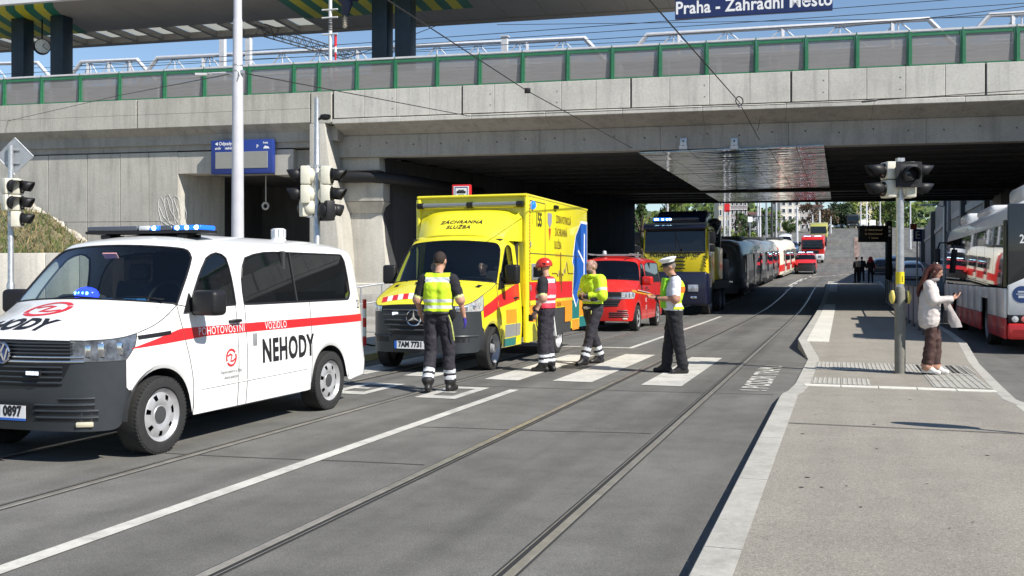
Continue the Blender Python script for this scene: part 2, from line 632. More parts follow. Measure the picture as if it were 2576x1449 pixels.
# ------------------------------------------------------------------ the island between tracks and bus lane
def ledge(u):                          # left edge of the island
    return float(np.interp(u, [-20, 13.2, 14.6, 19.0, 22.0, 90], [-.722, -.722, -.64, -.60, -.90, -.90]))
def redge(u):
    return float(np.interp(u, [-20, 10, 11.8, 15.1, 21.8, 26, 90], [2.7, 2.7, 2.02, 2.14, 2.43, 2.55, 2.55]))
def lev(u):
    return float(np.interp(u, [-20, 12.6, 13.6, 19.0, 22.0, 90], [.10, .10, .022, .022, .20, .20]))
isl = bpy.data.objects.new('platform', None)
C.objects.link(isl)
isl['kind'] = 'structure'
isl['label'] = 'raised stop island of grey asphalt between the tram track and the bus lane'
U_ = sorted(set(us(-6, 12.6, 1.2) + us(12.6, 24, .35) + us(24, 40, 1.5) + us(40, 72, 2)))
q = MB()
q.strip([[uv(u_, ledge(u_) + .21 + (redge(u_) - ledge(u_) - .36) * f, lev(u_) - .002) for f in np.linspace(0, 1, 5)] for u_ in U_])
q.build('paving', PLAT, isl, smooth=60)
ku = [-6]
while ku[-1] < 72:
    ku.append(ku[-1] + (1.0 if 12.5 < ku[-1] < 23 else 1.9))
for a, b in zip(ku, ku[1:]):
    for sd in (0, 1):
        q = MB()
        g_ = .006
        pts = []
        for u_ in np.linspace(a + g_, b - g_, 4):
            e = (ledge(u_) if sd == 0 else redge(u_))
            i_ = e + (.21 if sd == 0 else -.16)
            z = lev(u_)
            lip = .008
            sg = 1 if sd == 0 else -1
            pts.append([uv(u_, e + drift(u_) * 0, -.05), uv(u_, e, z - lip), uv(u_, e + sg * lip, z), uv(u_, i_, z), uv(u_, i_, z - .03)])
        q.strip(pts)
        n_ = len(pts[0])
        q.f += [tuple(range(n_)), tuple((len(pts) - 1) * n_ + k for k in range(n_ - 1, -1, -1))]
        q.m += [0, 0]
        q.build('kerb_stone', KERB, isl, smooth=25)
def slab(name, u0, u1, v0, v1, mt, z=.006, edge=.0, sub=1):
    q = MB()
    r_ = []
    for u_ in us(u0, u1, .7):
        r_.append([uv(u_, v0, lev(u_) + z), uv(u_, v1, lev(u_) + z)])
    q.strip(r_)
    if edge:
        rr = [[uv(u_, v0, lev(u_) + z), uv(u_, v0, lev(u_) - .01)] for u_ in us(u0, u1, .7)]
        q.strip(rr)
        q.strip([[uv(u0, v0, lev(u0) + z), uv(u0, v1, lev(u0) + z)], [uv(u0, v0, lev(u0) - .01), uv(u0, v1, lev(u0) - .01)]])
    return q.build(name, mt, isl)
k = 0
u_ = 21.6
while u_ < 70:
    L_ = 1.18
    if u_ < 45 or u_ > 58:
        slab('edge_tile', u_, u_ + L_ - .02, -.70, -.25, LIGHTT, .008, 1)
    u_ += L_
# light border of the crossing and ribbed tiles
n_ = 5
for i in range(n_):
    w_ = (1.98 + .50) / n_
    slab('border_tile', 14.35, 14.62, -.50 + i * w_, -.50 + (i + 1) * w_ - .012, LIGHTT, .007, 1)
def ribbed(u0, u1, v0, v1, along, n):
    q = MB()
    q.strip([[uv(a, v0, lev(a) + .004), uv(a, v1, lev(a) + .004)] for a in us(u0, u1, .5)])
    for i in range(n):
        f0, f1 = (i + .25) / n, (i + .75) / n
        if along == 'u':
            b0, b1 = v0 + (v1 - v0) * f0, v0 + (v1 - v0) * f1
            for s0, s1 in zip(us(u0 + .02, u1 - .02, .6), us(u0 + .02, u1 - .02, .6)[1:]):
                q.add([uv(s0, b0, lev(s0) + .003), uv(s0, b0 + .01, lev(s0) + .011), uv(s0, b1 - .01, lev(s0) + .011), uv(s0, b1, lev(s0) + .003),
                       uv(s1, b0, lev(s1) + .003), uv(s1, b0 + .01, lev(s1) + .011), uv(s1, b1 - .01, lev(s1) + .011), uv(s1, b1, lev(s1) + .003)],
                      [(0, 1, 5, 4), (1, 2, 6, 5), (2, 3, 7, 6), (0, 3, 2, 1), (4, 5, 6, 7)])
    q.build('tactile_tile', TACT, isl)
for a, b in ((16.9, 18.4), (14.7, 15.6)):
    for i in range(6):
        if b < 16 and i > 1:
            continue
        ribbed(a, b, -.42 + i * .41, -.42 + i * .41 + .40, 'u', 6)
for i in range(4):
    ribbed(14.75 + i * .9, 15.63 + i * .9, 1.22, 1.96, 'u', 8)
# drain slot / tar joint across the island
strip_uv('tar_joint', mat('tar_joint', (.10, .095, .085), .9), 10.15, 10.18, -.50, 1.98, .1045, parent=isl)
strip_uv('tar_joint', mat('tar_joint', (.10, .095, .085), .9), 4.6, 4.62, -.50, 1.98, .1045, parent=isl)
q = MB()
for _ in range(60):
    a, b = rnd.uniform(2.5, 13), rnd.uniform(-.45, 1.9)
    s_ = rnd.choice([.006, .008, .01, .014, .02])
    q.add([uv(a + s_ * math.cos(t_) * rnd.uniform(.6, 1.4), b + s_ * math.sin(t_) * rnd.uniform(.6, 1.4), lev(a) + .002) for t_ in np.linspace(0, 2 * math.pi, 7)[:-1]], [tuple(range(6))])
q.build('gum_spot', mat('gum_spot', (.07, .065, .06), .8), isl)
# bus bay marking beyond the island
strip_uv('bay_line', WHITEP, 8, 14.5, 2.9, 3.05)
strip_uv('bay_line', WHITEP, 44, 60, 2.9, 3.02)

# ------------------------------------------------------------------ left pavement, low wall, bank
pav = bpy.data.objects.new('pavement', None)
C.objects.link(pav)
pav['kind'] = 'structure'
pav['label'] = 'pale paved footway along the left side of the street'
PAVM = concrete('paving_concrete', (.36, .34, .30), .25)
q = MB()
q.strip([[uv(a, v_, .12) for v_ in (-45, -20, -14, -8.52)] for a in us(-10, 62, 3)])
q.build('paving', PAVM, pav)
for a in us(-6, 60, 2):
    q = MB()
    q.strip([[uv(a + d, -8.52, .10), uv(a + d, -8.52, .125), uv(a + d, -8.31, .125), uv(a + d, -8.30, -.03)] for d in (.01, 1.0, 1.99)])
    q.build('kerb_stone', KERB, pav)
# right-hand roadside
q = MB()
q.strip([[uv(a, v_, .12 if v_ > 7 else -.02) for v_ in (6.6, 6.65, 7.4, 30)] for a in us(-10, 30, 4)])
struct(q.build('right_footway', PAVM), 'paved strip beyond the bus lane')
WALLM = concrete('low_wall_concrete', (.62, .58, .51), .22)
lw = thing('low_wall', 'pale low retaining wall below the grassy bank behind the van', 'wall')
A_, B_ = at(-420, 640, 33.5), at(300, 640, 31.0)
A_.z = B_.z = 0
n_ = 9
for i in range(n_):
    p0, p1 = A_.lerp(B_, i / n_), A_.lerp(B_, (i + 1) / n_ - .002)
    d = (p1 - p0).normalized()
    nn = Vector((d.y, -d.x, 0)) * .3
    q = MB()
    q.hexa([p0 + nn, p1 + nn, p1 - nn, p0 - nn] + [x + Vector((0, 0, 2.30)) for x in (p0 + nn, p1 + nn, p1 - nn, p0 - nn)])
    bev(q, 'wall_panel', WALLM, lw, .02)
BANK = mat('bank_soil', (.16, .135, .075), .95, var=.45, vscale=2.2, bump=.8, bscale=8)
rows = []
for i in range(13):
    p = A_.lerp(B_, i / 12)
    row = []
    for j in range(7):
        f = j / 6
        pxf = (p.x / p.y * 2450 + 1288)
        top = float(np.interp(pxf, [-420, 0, 40, 90, 140, 300], [5.0, 3.95, 3.35, 2.72, 2.28, 2.2]))
        row.append(Vector((p.x - f * 1.2, p.y + .3 + f * 6.0, 2.22 + (top - 2.22) * f + .12 * math.sin(i * 2.1 + j * 1.7) * (1 if 0 < j < 6 else 0))))
    rows.append(row)
q = MB()
q.strip(rows)
bank = struct(q.build('bank', BANK, smooth=60), 'sloping grassy bank above the low wall')
q = MB()
rg = random.Random(8)
for _ in range(7000):
    i, j = rg.uniform(0, 11.99), rg.uniform(0, 5.99)
    a, b = int(i), int(j)
    p = rows[a][b].lerp(rows[a + 1][b], i - a).lerp(rows[a][b + 1].lerp(rows[a + 1][b + 1], i - a), j - b)
    h = rg.uniform(.05, .22) * rg.choice((1, 1, 1, 1.7))
    t_ = rg.uniform(0, 6.28)
    w_ = rg.uniform(.012, .035)
    d = Vector((math.cos(t_), math.sin(t_), 0)) * w_
    l_ = Vector((rg.gauss(0, .09), rg.gauss(0, .09), h))
    q.add([p - d, p + d, p + l_], [(0, 1, 2)], (0 if rg.random() < .25 + .35 * math.sin(i * 1.9 + j * 1.3) else rg.choice([1, 1, 2])))
g_ = q.build('grass', [mat('grass_green', (.09, .13, .03), .8), mat('grass_dry', (.25, .20, .09), .9), mat('weed_green', (.05, .09, .03), .8)], fix=False)
tag(g_, 'dry and green grass tufts on the bank behind the low wall', 'grass', kind='stuff')
# stones laid along the foot of the wing wall
se = thing('stone_edging', 'row of rough pale stones along the sloping foot of the abutment wall', 'stone edging')
STN = concrete('field_stone', (.52, .47, .39), .35)
rs = random.Random(3)
for i in range(46):
    f = i / 45
    for j in range(2):
        px, py = 45 + 165 * f + rs.uniform(-4, 4), 498 + 112 * f + j * 13 + rs.uniform(-3, 3)
        c = at(px, py, 40.0 - .6 * j)
        q = MB()
        q.ell(c, (rs.uniform(.16, .26), .14, rs.uniform(.11, .17)), 7, 5, rot=Matrix.Rotation(rs.uniform(-.6, .6), 3, 'Y'))
        q.v = [tuple(Vector(v) + Vector((rs.uniform(-.02, .02), 0, rs.uniform(-.02, .02)))) for v in q.v]
        q.build('stone', STN, se, smooth=30)
# ------------------------------------------------------------------ railway bridge over the street
bridge = thing('railway_bridge', 'wide concrete railway bridge carrying the station over the street', 'bridge')
def bbox(mb, t0, t1, d0, d1, z0, z1, mi=0):
    p = [br(t0, d0, z0), br(t1, d0, z0), br(t1, d1, z0), br(t0, d1, z0), br(t0, d0, z1), br(t1, d0, z1), br(t1, d1, z1), br(t0, d1, z1)]
    return mb.hexa(p, mi)
def bpart(name, t0, t1, d0, d1, z0, z1, mt=CONC, w=0., parent=bridge):
    q = MB()
    bbox(q, t0, t1, d0, d1, z0, z1)
    return bev(q, name, mt, parent, w, 1) if w else q.build(name, mt, parent)
ZT, ZL, ZF = 8.83, 7.72, 7.50            # parapet top, ledge, underside of the fascia
joints = sorted([bt(x) for x in (1162, 1587, 1990, 2480)] + [bt(838), -1.5 - 4.6, -10.7, -16])
for a, b in zip(joints, joints[1:]):     # parapet slabs between the open joints, each of five cast bays
    n = max(2, round((b - a) / 1.38))
    for i in range(n):
        g0 = .035 if i == 0 else .007
        g1 = .035 if i == n - 1 else .007
        x0, x1 = a + (b - a) * i / n + g0, a + (b - a) * (i + 1) / n - g1
        bpart('parapet_panel', x0, x1, .0, .32, ZL + .02, ZT, CONCL, .012)
        if i:
            for zz in (.32, .74):
                q = MB()
                c = br(x0 + .16, -.002, ZL + zz)
                q.box(c, (.035, .012, .035))
                q.build('tie_hole', mat('tie_hole', (.10, .095, .09), .9), bridge) if (i + int(zz * 10)) % 2 else None
T0R, T1R = -16, bt(838)
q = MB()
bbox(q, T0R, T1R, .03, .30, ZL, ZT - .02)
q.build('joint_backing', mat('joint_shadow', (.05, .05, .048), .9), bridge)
n = 14
for i in range(n):                       # projecting ledge, cast in lengths
    x0, x1 = T0R + (T1R - T0R) * i / n + .004, T0R + (T1R - T0R) * (i + 1) / n - .004
    q = MB()
    q.hexa([br(x0, -.10, ZF), br(x1, -.10, ZF), br(x1, .5, ZF), br(x0, .5, ZF), br(x0, -.10, ZL - .035), br(x1, -.10, ZL - .035), br(x1, .5, ZL), br(x0, .5, ZL)])
    bev(q, 'ledge_stone', CONCL, bridge, .015, 1)
    # cantilever haunch and girder face below
    q = MB()
    q.prism([br(x0, .0, ZF), br(x0, 1.05, ZF), br(x0, 1.05, 7.12)], br(x1, 0, 0) - br(x0, 0, 0))
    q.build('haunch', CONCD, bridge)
n = 9
for i in range(n):
    x0, x1 = T0R + (T1R + 1.0 - T0R) * i / n + .003, T0R + (T1R + 1.0 - T0R) * (i + 1) / n - .003
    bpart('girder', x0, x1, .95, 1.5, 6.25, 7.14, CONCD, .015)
    for k in range(4):
        q = MB()
        q.ell(br(x0 + (x1 - x0) * (k + .5) / 4, .945, 6.72 + .09 * ((k + i) % 2)), (.035, .012, .035), 8, 6)
        q.build('tie_hole', mat('tie_hole', (.10, .095, .09), .9), bridge)
# underside: precast beams side by side
d_ = 1.52
k = 0
while d_ < 27.6:
    q = MB()
    z_ = 6.34 if k % 2 else 6.28
    bbox(q, -14, bt(975, d_) + 3 if False else 33, d_ + .02, d_ + .96, z_, 7.0)
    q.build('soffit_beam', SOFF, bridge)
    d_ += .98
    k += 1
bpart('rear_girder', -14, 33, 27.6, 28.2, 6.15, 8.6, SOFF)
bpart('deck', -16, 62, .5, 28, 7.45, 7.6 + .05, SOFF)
# polished ceiling lining above the tracks
m = mat('ceiling_metal', (.30, .29, .28), .05, 1.)
n_, l_, b_ = nodes_of(m)
g_ = n_.new('ShaderNodeNewGeometry').outputs['Position']
bp = n_.new('ShaderNodeBump')
bp.inputs['Strength'].default_value = .75
bp.inputs['Distance'].default_value = .06
mp_ = n_.new('ShaderNodeMapping')
mp_.inputs['Rotation'].default_value = (0, 0, TH)
l_.new(g_, mp_.inputs['Vector'])
l_.new(noise(n_, l_, mp_.outputs[0], 1.0, 1.5, .45, (.55, 2.2, 1)), bp.inputs['Height'])
l_.new(bp.outputs[0], b_.inputs['Normal'])
l_.new(ramp(n_, l_, noise(n_, l_, g_, .8, 5, .7), [(.3, g3(.12)), (.7, g3(.42))]), b_.inputs['Base Color'])
def lined(u0, u1):
    n = 7
    for i in range(n):
        v0, v1 = -7.4 + 6.8 * i / n + .008, -7.4 + 6.8 * (i + 1) / n - .008
        q = MB()
        P = []
        for u_, v_ in ((u0, v0), (u1, v0), (u1, v1), (u0, v1)):
            p = uv(u_, v_)
            # slide along the street onto lines parallel with the bridge face
            P.append(p)
        zz = 6.20
        q.hexa([Vector((p.x, p.y, zz + .0087 * 8)) for p in P] + [Vector((p.x, p.y, zz + .11)) for p in P])
        q.build('ceiling_panel', m, bridge)
lined(37.0, 45.2)
lined(45.4, 55.2)
lined(55.9, 65.0)
bpart('service_beam', -14, 33, 19.1, 19.6, 6.10, 6.3, BLACKP)
# ends of the span: inner walls
q = MB()
ps = [br(bt(975, 1.5), 1.2, 0), br(bt(975, 1.5) - .0, 1.2, 0)]
a0, a1 = br(bt(968, 1.5), 1.6, 0), uv(63.5, -12.9)
a0.z = a1.z = -.5
dn = (a1 - a0).normalized()
nn = Vector((-dn.y, dn.x, 0)) * .5
for i in range(8):
    p0, p1 = a0.lerp(a1, i / 8), a0.lerp(a1, (i + 1) / 8 - .002)
    q = MB()
    q.hexa([p0, p1, p1 + nn, p0 + nn] + [x + Vector((0, 0, 6.95)) for x in (p0, p1, p1 + nn, p0 + nn)])
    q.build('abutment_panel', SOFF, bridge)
rw0 = 33.0
for i in range(13):                      # right-hand abutment wall
    u0, u1 = rw0 + i * 2.6, rw0 + (i + 1) * 2.6 - .02
    q = MB()
    b0 = [uv(u0, 8.6), uv(u1, 8.6), uv(u1, 9.4), uv(u0, 9.4)]
    q.hexa([Vector((p.x, p.y, -.5)) for p in (b0[3], b0[2], b0[1], b0[0])] + [Vector((p.x, p.y, 6.5)) for p in (b0[3], b0[2], b0[1], b0[0])])
    q.build('abutment_panel', CONCD if u0 > 60 else SOFF, bridge)  # panels under the deck take a near-black concrete, its shade set into the colour
# left abutment block with the passage
TL0, TL1 = bt(836), bt(-900)
fj = [bt(x) for x in (782, 345, -120, -520, -900)]
for a, b in zip(fj, fj[1:]):
    n = 4
    for i in range(n):
        x0, x1 = a + (b - a) * i / n + (.03 if i == 0 else .004), a + (b - a) * (i + 1) / n - (.03 if i == n - 1 else .004)
        bpart('fascia_panel', x0, x1, -.02, .35, 8.17, ZT, CONC, .008)
        bpart('fascia_panel', x0, x1, -.022, .35, 7.60, 8.16, CONC, .008)
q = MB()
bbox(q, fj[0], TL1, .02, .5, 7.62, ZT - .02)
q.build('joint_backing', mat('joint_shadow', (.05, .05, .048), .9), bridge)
# buttress between block and span: upper panel of the fascia and wedge below
bpart('fascia_panel', bt(836) + .03, fj[0] - .03, -.04, .4, 7.55, ZT, CONC, .01)
q = MB()
t_a, t_b = bt(780, .0), bt(818, .0)
w0, w1 = bt(838), bt(862)
q.prism([br(t_a, -.06, 0), br(w1, -.06, 0), br(w1 + .2, -.06, 3.0), br(t_b, -.06, 7.54), br(t_a, -.06, 7.54)], BD * 1.5)
bev(q, 'buttress', CONC, bridge, .03, 2)
# sloped underside, band and wall of the block
TW = .46
q = MB()
q.prism([br(fj[0], .0, 7.60), br(fj[0], TW + .1, 7.60), br(fj[0], TW + .1, 7.18)], br(TL1, 0, 0) - br(fj[0], 0, 0))
q.build('haunch', CONCD, bridge)
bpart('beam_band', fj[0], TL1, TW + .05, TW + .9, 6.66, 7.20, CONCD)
pj = [bt(x, TW) for x in (446, 373, 301, 218, 120, 20, -90, -210, -340, -480, -640, -800)]
for a, b in zip(pj, pj[1:]):
    bpart('wall_panel', a + .016, b - .016, TW + .03, TW + .8, 3.62, 6.60, CONC, .006)
    bpart('wall_panel', a + .016, b - .016, TW + .032, TW + .8, -.3, 3.60, CONC, .006)
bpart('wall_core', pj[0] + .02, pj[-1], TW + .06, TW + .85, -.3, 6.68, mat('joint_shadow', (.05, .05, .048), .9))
# lintels and the dark passage
lt = 6.60
bpart('lintel', bt(545, TW), pj[0] + .01, TW + .04, TW + 1.0, bz(500, 436, TW), lt, CONC, .01)
bpart('lintel', bt(693, TW), bt(690, TW) + 3.1, TW + .35, TW + 1.0, bz(620, 436, TW), lt, CONCD, .01)
bpart('lintel', bt(737, TW), bt(690, TW), TW + .04, TW + 1.0, bz(700, 440, TW), lt, CONC, .01)
bpart('lintel', bt(782, TW), bt(737, TW), TW + .35, TW + 1.0, bz(750, 436, TW), lt, CONCD, .01)
q = MB()
q.prism([br(pj[0], TW + .03, -.3), br(pj[0], TW + .03, bz(446, 430, TW)), br(bt(482, TW) + .0, TW + 2.6, bz(446, 430, TW)), br(bt(482, TW), TW + 2.6, -.3)], BA * .6)
q.build('passage_reveal', CONC, bridge)
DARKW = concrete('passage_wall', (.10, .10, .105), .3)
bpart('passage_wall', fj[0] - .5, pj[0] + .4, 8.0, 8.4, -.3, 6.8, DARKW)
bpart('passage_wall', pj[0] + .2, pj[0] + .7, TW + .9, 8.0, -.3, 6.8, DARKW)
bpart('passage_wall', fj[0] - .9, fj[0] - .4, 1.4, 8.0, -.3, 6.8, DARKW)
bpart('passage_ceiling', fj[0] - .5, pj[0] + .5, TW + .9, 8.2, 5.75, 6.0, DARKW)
bpart('block_top', fj[0] - 1, TL1, .4, 28, 6.9, 7.5, CONCD)
# pier head and column to the right of the buttress
DP = 1.2
def pz(py, px=915):
    return bz(px, py, DP)
tx = lambda px: bt(px, DP)
bpart('bearing_block', tx(954), tx(858), DP, DP + 1.8, pz(429), pz(385), CONC, .03)
q = MB()
q.prism([br(tx(956), DP + .01, pz(429)), br(tx(975), DP + 1.6, pz(440)), br(tx(972), DP + 1.6, pz(388)), br(tx(952), DP + .01, pz(386))], BA * .02)
q.build('bearing_block_side', CONC, bridge)
bpart('pier_cap', tx(965), tx(856), DP - .05, DP + 2.2, pz(507), pz(458), CONC, .03)
q = MB()
f0, f1 = tx(966), tx(855)
c0, c1 = tx(955), tx(868)
top = [br(f0, DP - .05, pz(508)), br(f1, DP - .05, pz(508)), br(f1, DP + 2.2, pz(508)), br(f0, DP + 2.2, pz(508))]
bot = [br(c0, DP + .25, pz(536)), br(c1, DP + .25, pz(536)), br(c1, DP + 2.0, pz(536)), br(c0, DP + 2.0, pz(536))]
q.hexa(bot + top)
q.build('cap_flare', CONC, bridge)
q = MB()
b0_ = [br(tx(975), DP + .20, -.3), br(c1 + .25, DP + .20, -.3), br(c1 + .25, DP + 2.0, -.3), br(tx(975), DP + 2.0, -.3)]
q.hexa(b0_ + [Vector(p) for p in bot])
bev(q, 'pier_column', CONC, bridge, .03, 2)
bpart('pier_plinth', tx(985), tx(840), DP + .05, DP + 2.1, -.3, bz(915, 712, DP), CONCL, .03)
q = MB()
q.tube([br(bt(845, .7), .7, bz(845, 444, .7)), br(bt(930, .9), .9, bz(930, 444, .9)), br(bt(1010, 1.6), 1.6, bz(1010, 452, 1.6)), br(bt(1120, 4.), 4., bz(1120, 470, 4.)), br(bt(1210, 7.), 7., bz(1210, 486, 7.))], .24, 12)
q.build('drain_pipe', BLACKP, bridge, smooth=50)  # black tube added to give the dark of the gap under the bearing
# white chalk drawing on the wall by the passage
q = MB()
def wallpt(px, py):
    return br(bt(px, TW), TW + .022, bz(px, py, TW))
for pth in ([(405, 560), (398, 530), (397, 505), (404, 495), (412, 512), (420, 545), (428, 565)], [(412, 510), (414, 494), (424, 490), (432, 505), (436, 535), (440, 562)], [(430, 500), (440, 492), (450, 500), (457, 520), (460, 550), (463, 570)],
            [(452, 505), (462, 512), (468, 535), (466, 560)], [(400, 520), (410, 545), (424, 560), (445, 570)], [(420, 498), (428, 530), (448, 562)], [(404, 555), (420, 566), (440, 572), (460, 572)], [(436, 500), (446, 530), (456, 566)]):
    pts = [wallpt(x, y) for x, y in pth]
    q.tube(pts, .011, 5)
q.build('chalk_drawing', mat('chalk_white', (.58, .58, .56), .8), bridge, fix=False)

# ------------------------------------------------------------------ green railing on the parapet
rail = thing('bridge_railing', 'green post railing with grey mesh panels along the top of the bridge', 'railing')
MESHM = bpy.data.materials.new('railing_mesh')
MESHM.use_nodes = True
n, l = MESHM.node_tree.nodes, MESHM.node_tree.links
n.clear()
o_ = n.new('ShaderNodeOutputMaterial')
t_ = n.new('ShaderNodeBsdfTransparent')
b_ = n.new('ShaderNodeBsdfPrincipled')
b_.inputs['Base Color'].default_value = (.27, .26, .255, 1)
b_.inputs['Roughness'].default_value = .6
x_ = n.new('ShaderNodeMixShader')
g_ = n.new('ShaderNodeNewGeometry').outputs['Position']
l.new(ramp(n, l, noise(n, l, g_, 1., 3, .6, (.8, .8, 9)), [(.35, g3(.62)), (.65, g3(.80))]), x_.inputs[0])
l.new(t_.outputs[0], x_.inputs[1])
l.new(b_.outputs[0], x_.inputs[2])
l.new(x_.outputs[0], o_.inputs[0])
posts_px = [2558, 2422, 2287, 2155, 2027, 1902, 1777, 1660, 1540, 1428, 1315, 1207, 1100, 995, 898, 803, 740, 628, 515, 415, 302, 203, 106, 12]
pt = [bt(x, .12) for x in posts_px]
pt = [pt[0] - 1.78 * k for k in range(7, 0, -1)] + pt + [pt[-1] + 1.85 * k for k in range(1, 9)]
ZR = 10.02
for i, t_ in enumerate(pt):
    q = MB()
    for dd in (-.055, .055):
        q.hexa([br(t_ + dd - .035, .05, ZT - .12), br(t_ + dd + .035, .05, ZT - .12), br(t_ + dd + .035, .20, ZT - .12), br(t_ + dd - .035, .20, ZT - .12),
                br(t_ + dd - .035, .07, ZR - .0), br(t_ + dd + .035, .07, ZR - .0), br(t_ + dd + .035, .17, ZR), br(t_ + dd - .035, .17, ZR)])
    q.hexa([br(t_ - .03, .0, ZT - .2), br(t_ + .03, .0, ZT - .2), br(t_ + .03, .09, ZT - .2), br(t_ - .03, .09, ZT - .2),
            br(t_ - .012, .05, ZR + .10), br(t_ + .012, .05, ZR + .10), br(t_ + .012, .08, ZR + .10), br(t_ - .012, .08, ZR + .10)])
    q.build('railing_post', GREEN, rail)
for a, b in zip(pt, pt[1:]):
    q = MB()
    bbox(q, a + .09, b - .09, .12, .13, ZT + .07, ZR - .06)
    q.build('mesh_panel', MESHM, rail)
    q = MB()
    bbox(q, a + .09, b - .09, .085, .155, ZR - .13, ZR - .005)
    q.build('upper_rail', GREEN, rail)
    q = MB()
    bbox(q, a + .09, b - .09, .09, .15, ZT + .03, ZT + .07)
    q.build('lower_rail', GREEN, rail)
q = MB()
bbox(q, pt[0], pt[-1], .06, .17, ZR + .02, ZR + .09)
q.build('handrail', LGREY, rail)
# pale inner fence seen through the mesh
fen = thing('platform_fence', 'pale metal fence of thin posts and rails standing just behind the green railing', 'fence')
t_ = pt[0]
k = 0
while t_ < pt[-1]:
    q = MB()
    bbox(q, t_ - .025, t_ + .025, 1.2, 1.25, 8.6, 9.72)
    if k % 2 == 0:
        bbox(q, t_ - .08, t_ + .08, 1.2, 1.24, 8.6, 9.6)
    q.build('fence_post', LGREY, fen)
    t_ += 1.87
    k += 1
for z_ in (9.72,):
    q = MB()
    bbox(q, pt[0], pt[-1], 1.2, 1.25, z_, z_ + .04)
    q.build('fence_rail', LGREY, fen)
bpart('platform_wall', -18, 62, 1.9, 2.2, 8.2, 9.90, mat('platform_wall_grey', (.26, .25, .26), .8, var=.15, vscale=1.2))
bpart('platform_slab', -18, 62, .32, 10, 8.55, 8.62, CONC)

# ------------------------------------------------------------------ station canopy
can = thing('station_canopy', 'long dark station canopy with green and olive striped underside above the bridge', 'canopy')
CANM = mat('canopy_soffit', (.29, .275, .26), .7, var=.10, vscale=.4)
OLIVE = mat('stripe_olive', (.60, .56, .04), .6, var=.1, vscale=1)
DKGR = mat('stripe_green', (.012, .17, .11), .6, var=.1, vscale=1)
CW = mat('canopy_white_edge', (.70, .71, .72), .4, var=.05)
ZC = 13.55
D0, D1 = .45, 8.2
TC0, TC1 = bt(1905, D1), 58
def cz(d, lo=0.):
    return ZC + lo
n = 26
for i in range(n):                       # soffit panels with visible joints
    a, b = TC0 + (TC1 - TC0) * i / n, TC0 + (TC1 - TC0) * (i + 1) / n
    d1 = D1 - 2.4 if bt(830, D1) < (a + b) / 2 else D1
    q = MB()
    q.hexa([br(a + .008, D0 + .25, ZC), br(b - .008, D0 + .25, ZC), br(b - .008, d1, ZC), br(a + .008, d1, ZC)] + [br(a + .008, D0 + .25, ZC + .2), br(b - .008, D0 + .25, ZC + .2), br(b - .008, d1, ZC + .2), br(a + .008, d1, ZC + .2)])
    q.build('soffit_panel', CANM, can)
    for j in range(2):
        x0, x1 = a + (b - a) * j / 2 + .004, a + (b - a) * (j + 1) / 2 - .004
        q = MB()
        bbox(q, x0, x1, D0, D0 + .24, ZC - .02, ZC + .85)
        q.build('edge_panel', CW, can)
q = MB()
bbox(q, TC0, bt(830, D1), D0 + .2, D1 + .3, ZC + .32, ZC + .5)
bbox(q, bt(830, D1), TC1, D0 + .2, D1 - 2.3, ZC + .321, ZC + .5)
q.build('roof_sheet', CANM, can)
# roof-light strip at the rear
RL = mat('roof_light', (.6, .6, .56), .5)
n_, l_, b_ = nodes_of(RL)
tl_ = n_.new('ShaderNodeBsdfTranslucent')
tl_.inputs[0].default_value = (.5, .5, .47, 1)
l_.new(tl_.outputs[0], n_['Material Output'].inputs[0])
ta, tb = bt(830, D1), TC1
k = 0
x = ta
while x < tb:
    q = MB()
    bbox(q, x, x + .22, D1 - 2.35, D1 + .2, ZC - .02, ZC + .25)
    q.build('roof_rafter', CANM, can)
    q = MB()
    bbox(q, x + .23, x + 1.55, D1 - 2.35, D1 - .2, ZC + .26, ZC + .30)
    q.build('roof_light', RL, can)
    x += 1.56
q = MB()
bbox(q, TC0, TC1, D1 - .2, D1 + .35, ZC - .05, ZC + .3)
q.build('rear_edge_beam', CANM, can)
# painted stripes, curved across the underside
def stripes(px0, px1, n, k_):
    for i in range(n):
        rows = []
        for f in np.linspace(0, 1, 9):
            d = D0 + .3 + (5.2) * f
            sh = -k_ * f ** .7
            a = bt(px0, 2.) + (bt(px1, 2.) - bt(px0, 2.)) * i / n - sh
            b = bt(px0, 2.) + (bt(px1, 2.) - bt(px0, 2.)) * (i + 1) / n - sh
            rows.append([br(a, d, ZC - .004), br(b, d, ZC - .004)])
        q = MB()
        q.strip(rows)
        q.build('painted_stripe', OLIVE if i % 2 else DKGR, can, fix=False)
stripes(182, -420, 27, 2.3)
stripes(1150, 690, 17, .5)
for cpx, w in ((57, 40), (155, 40), (962, 44), (1020, 42)):
    d = 3.0
    t_ = bt(cpx, d)
    q = MB()
    bbox(q, t_ - .36, t_ + .36, d - .35, d + .35, 8.5, ZC)
    bev(q, 'column', NAVY, can, .03, 2)
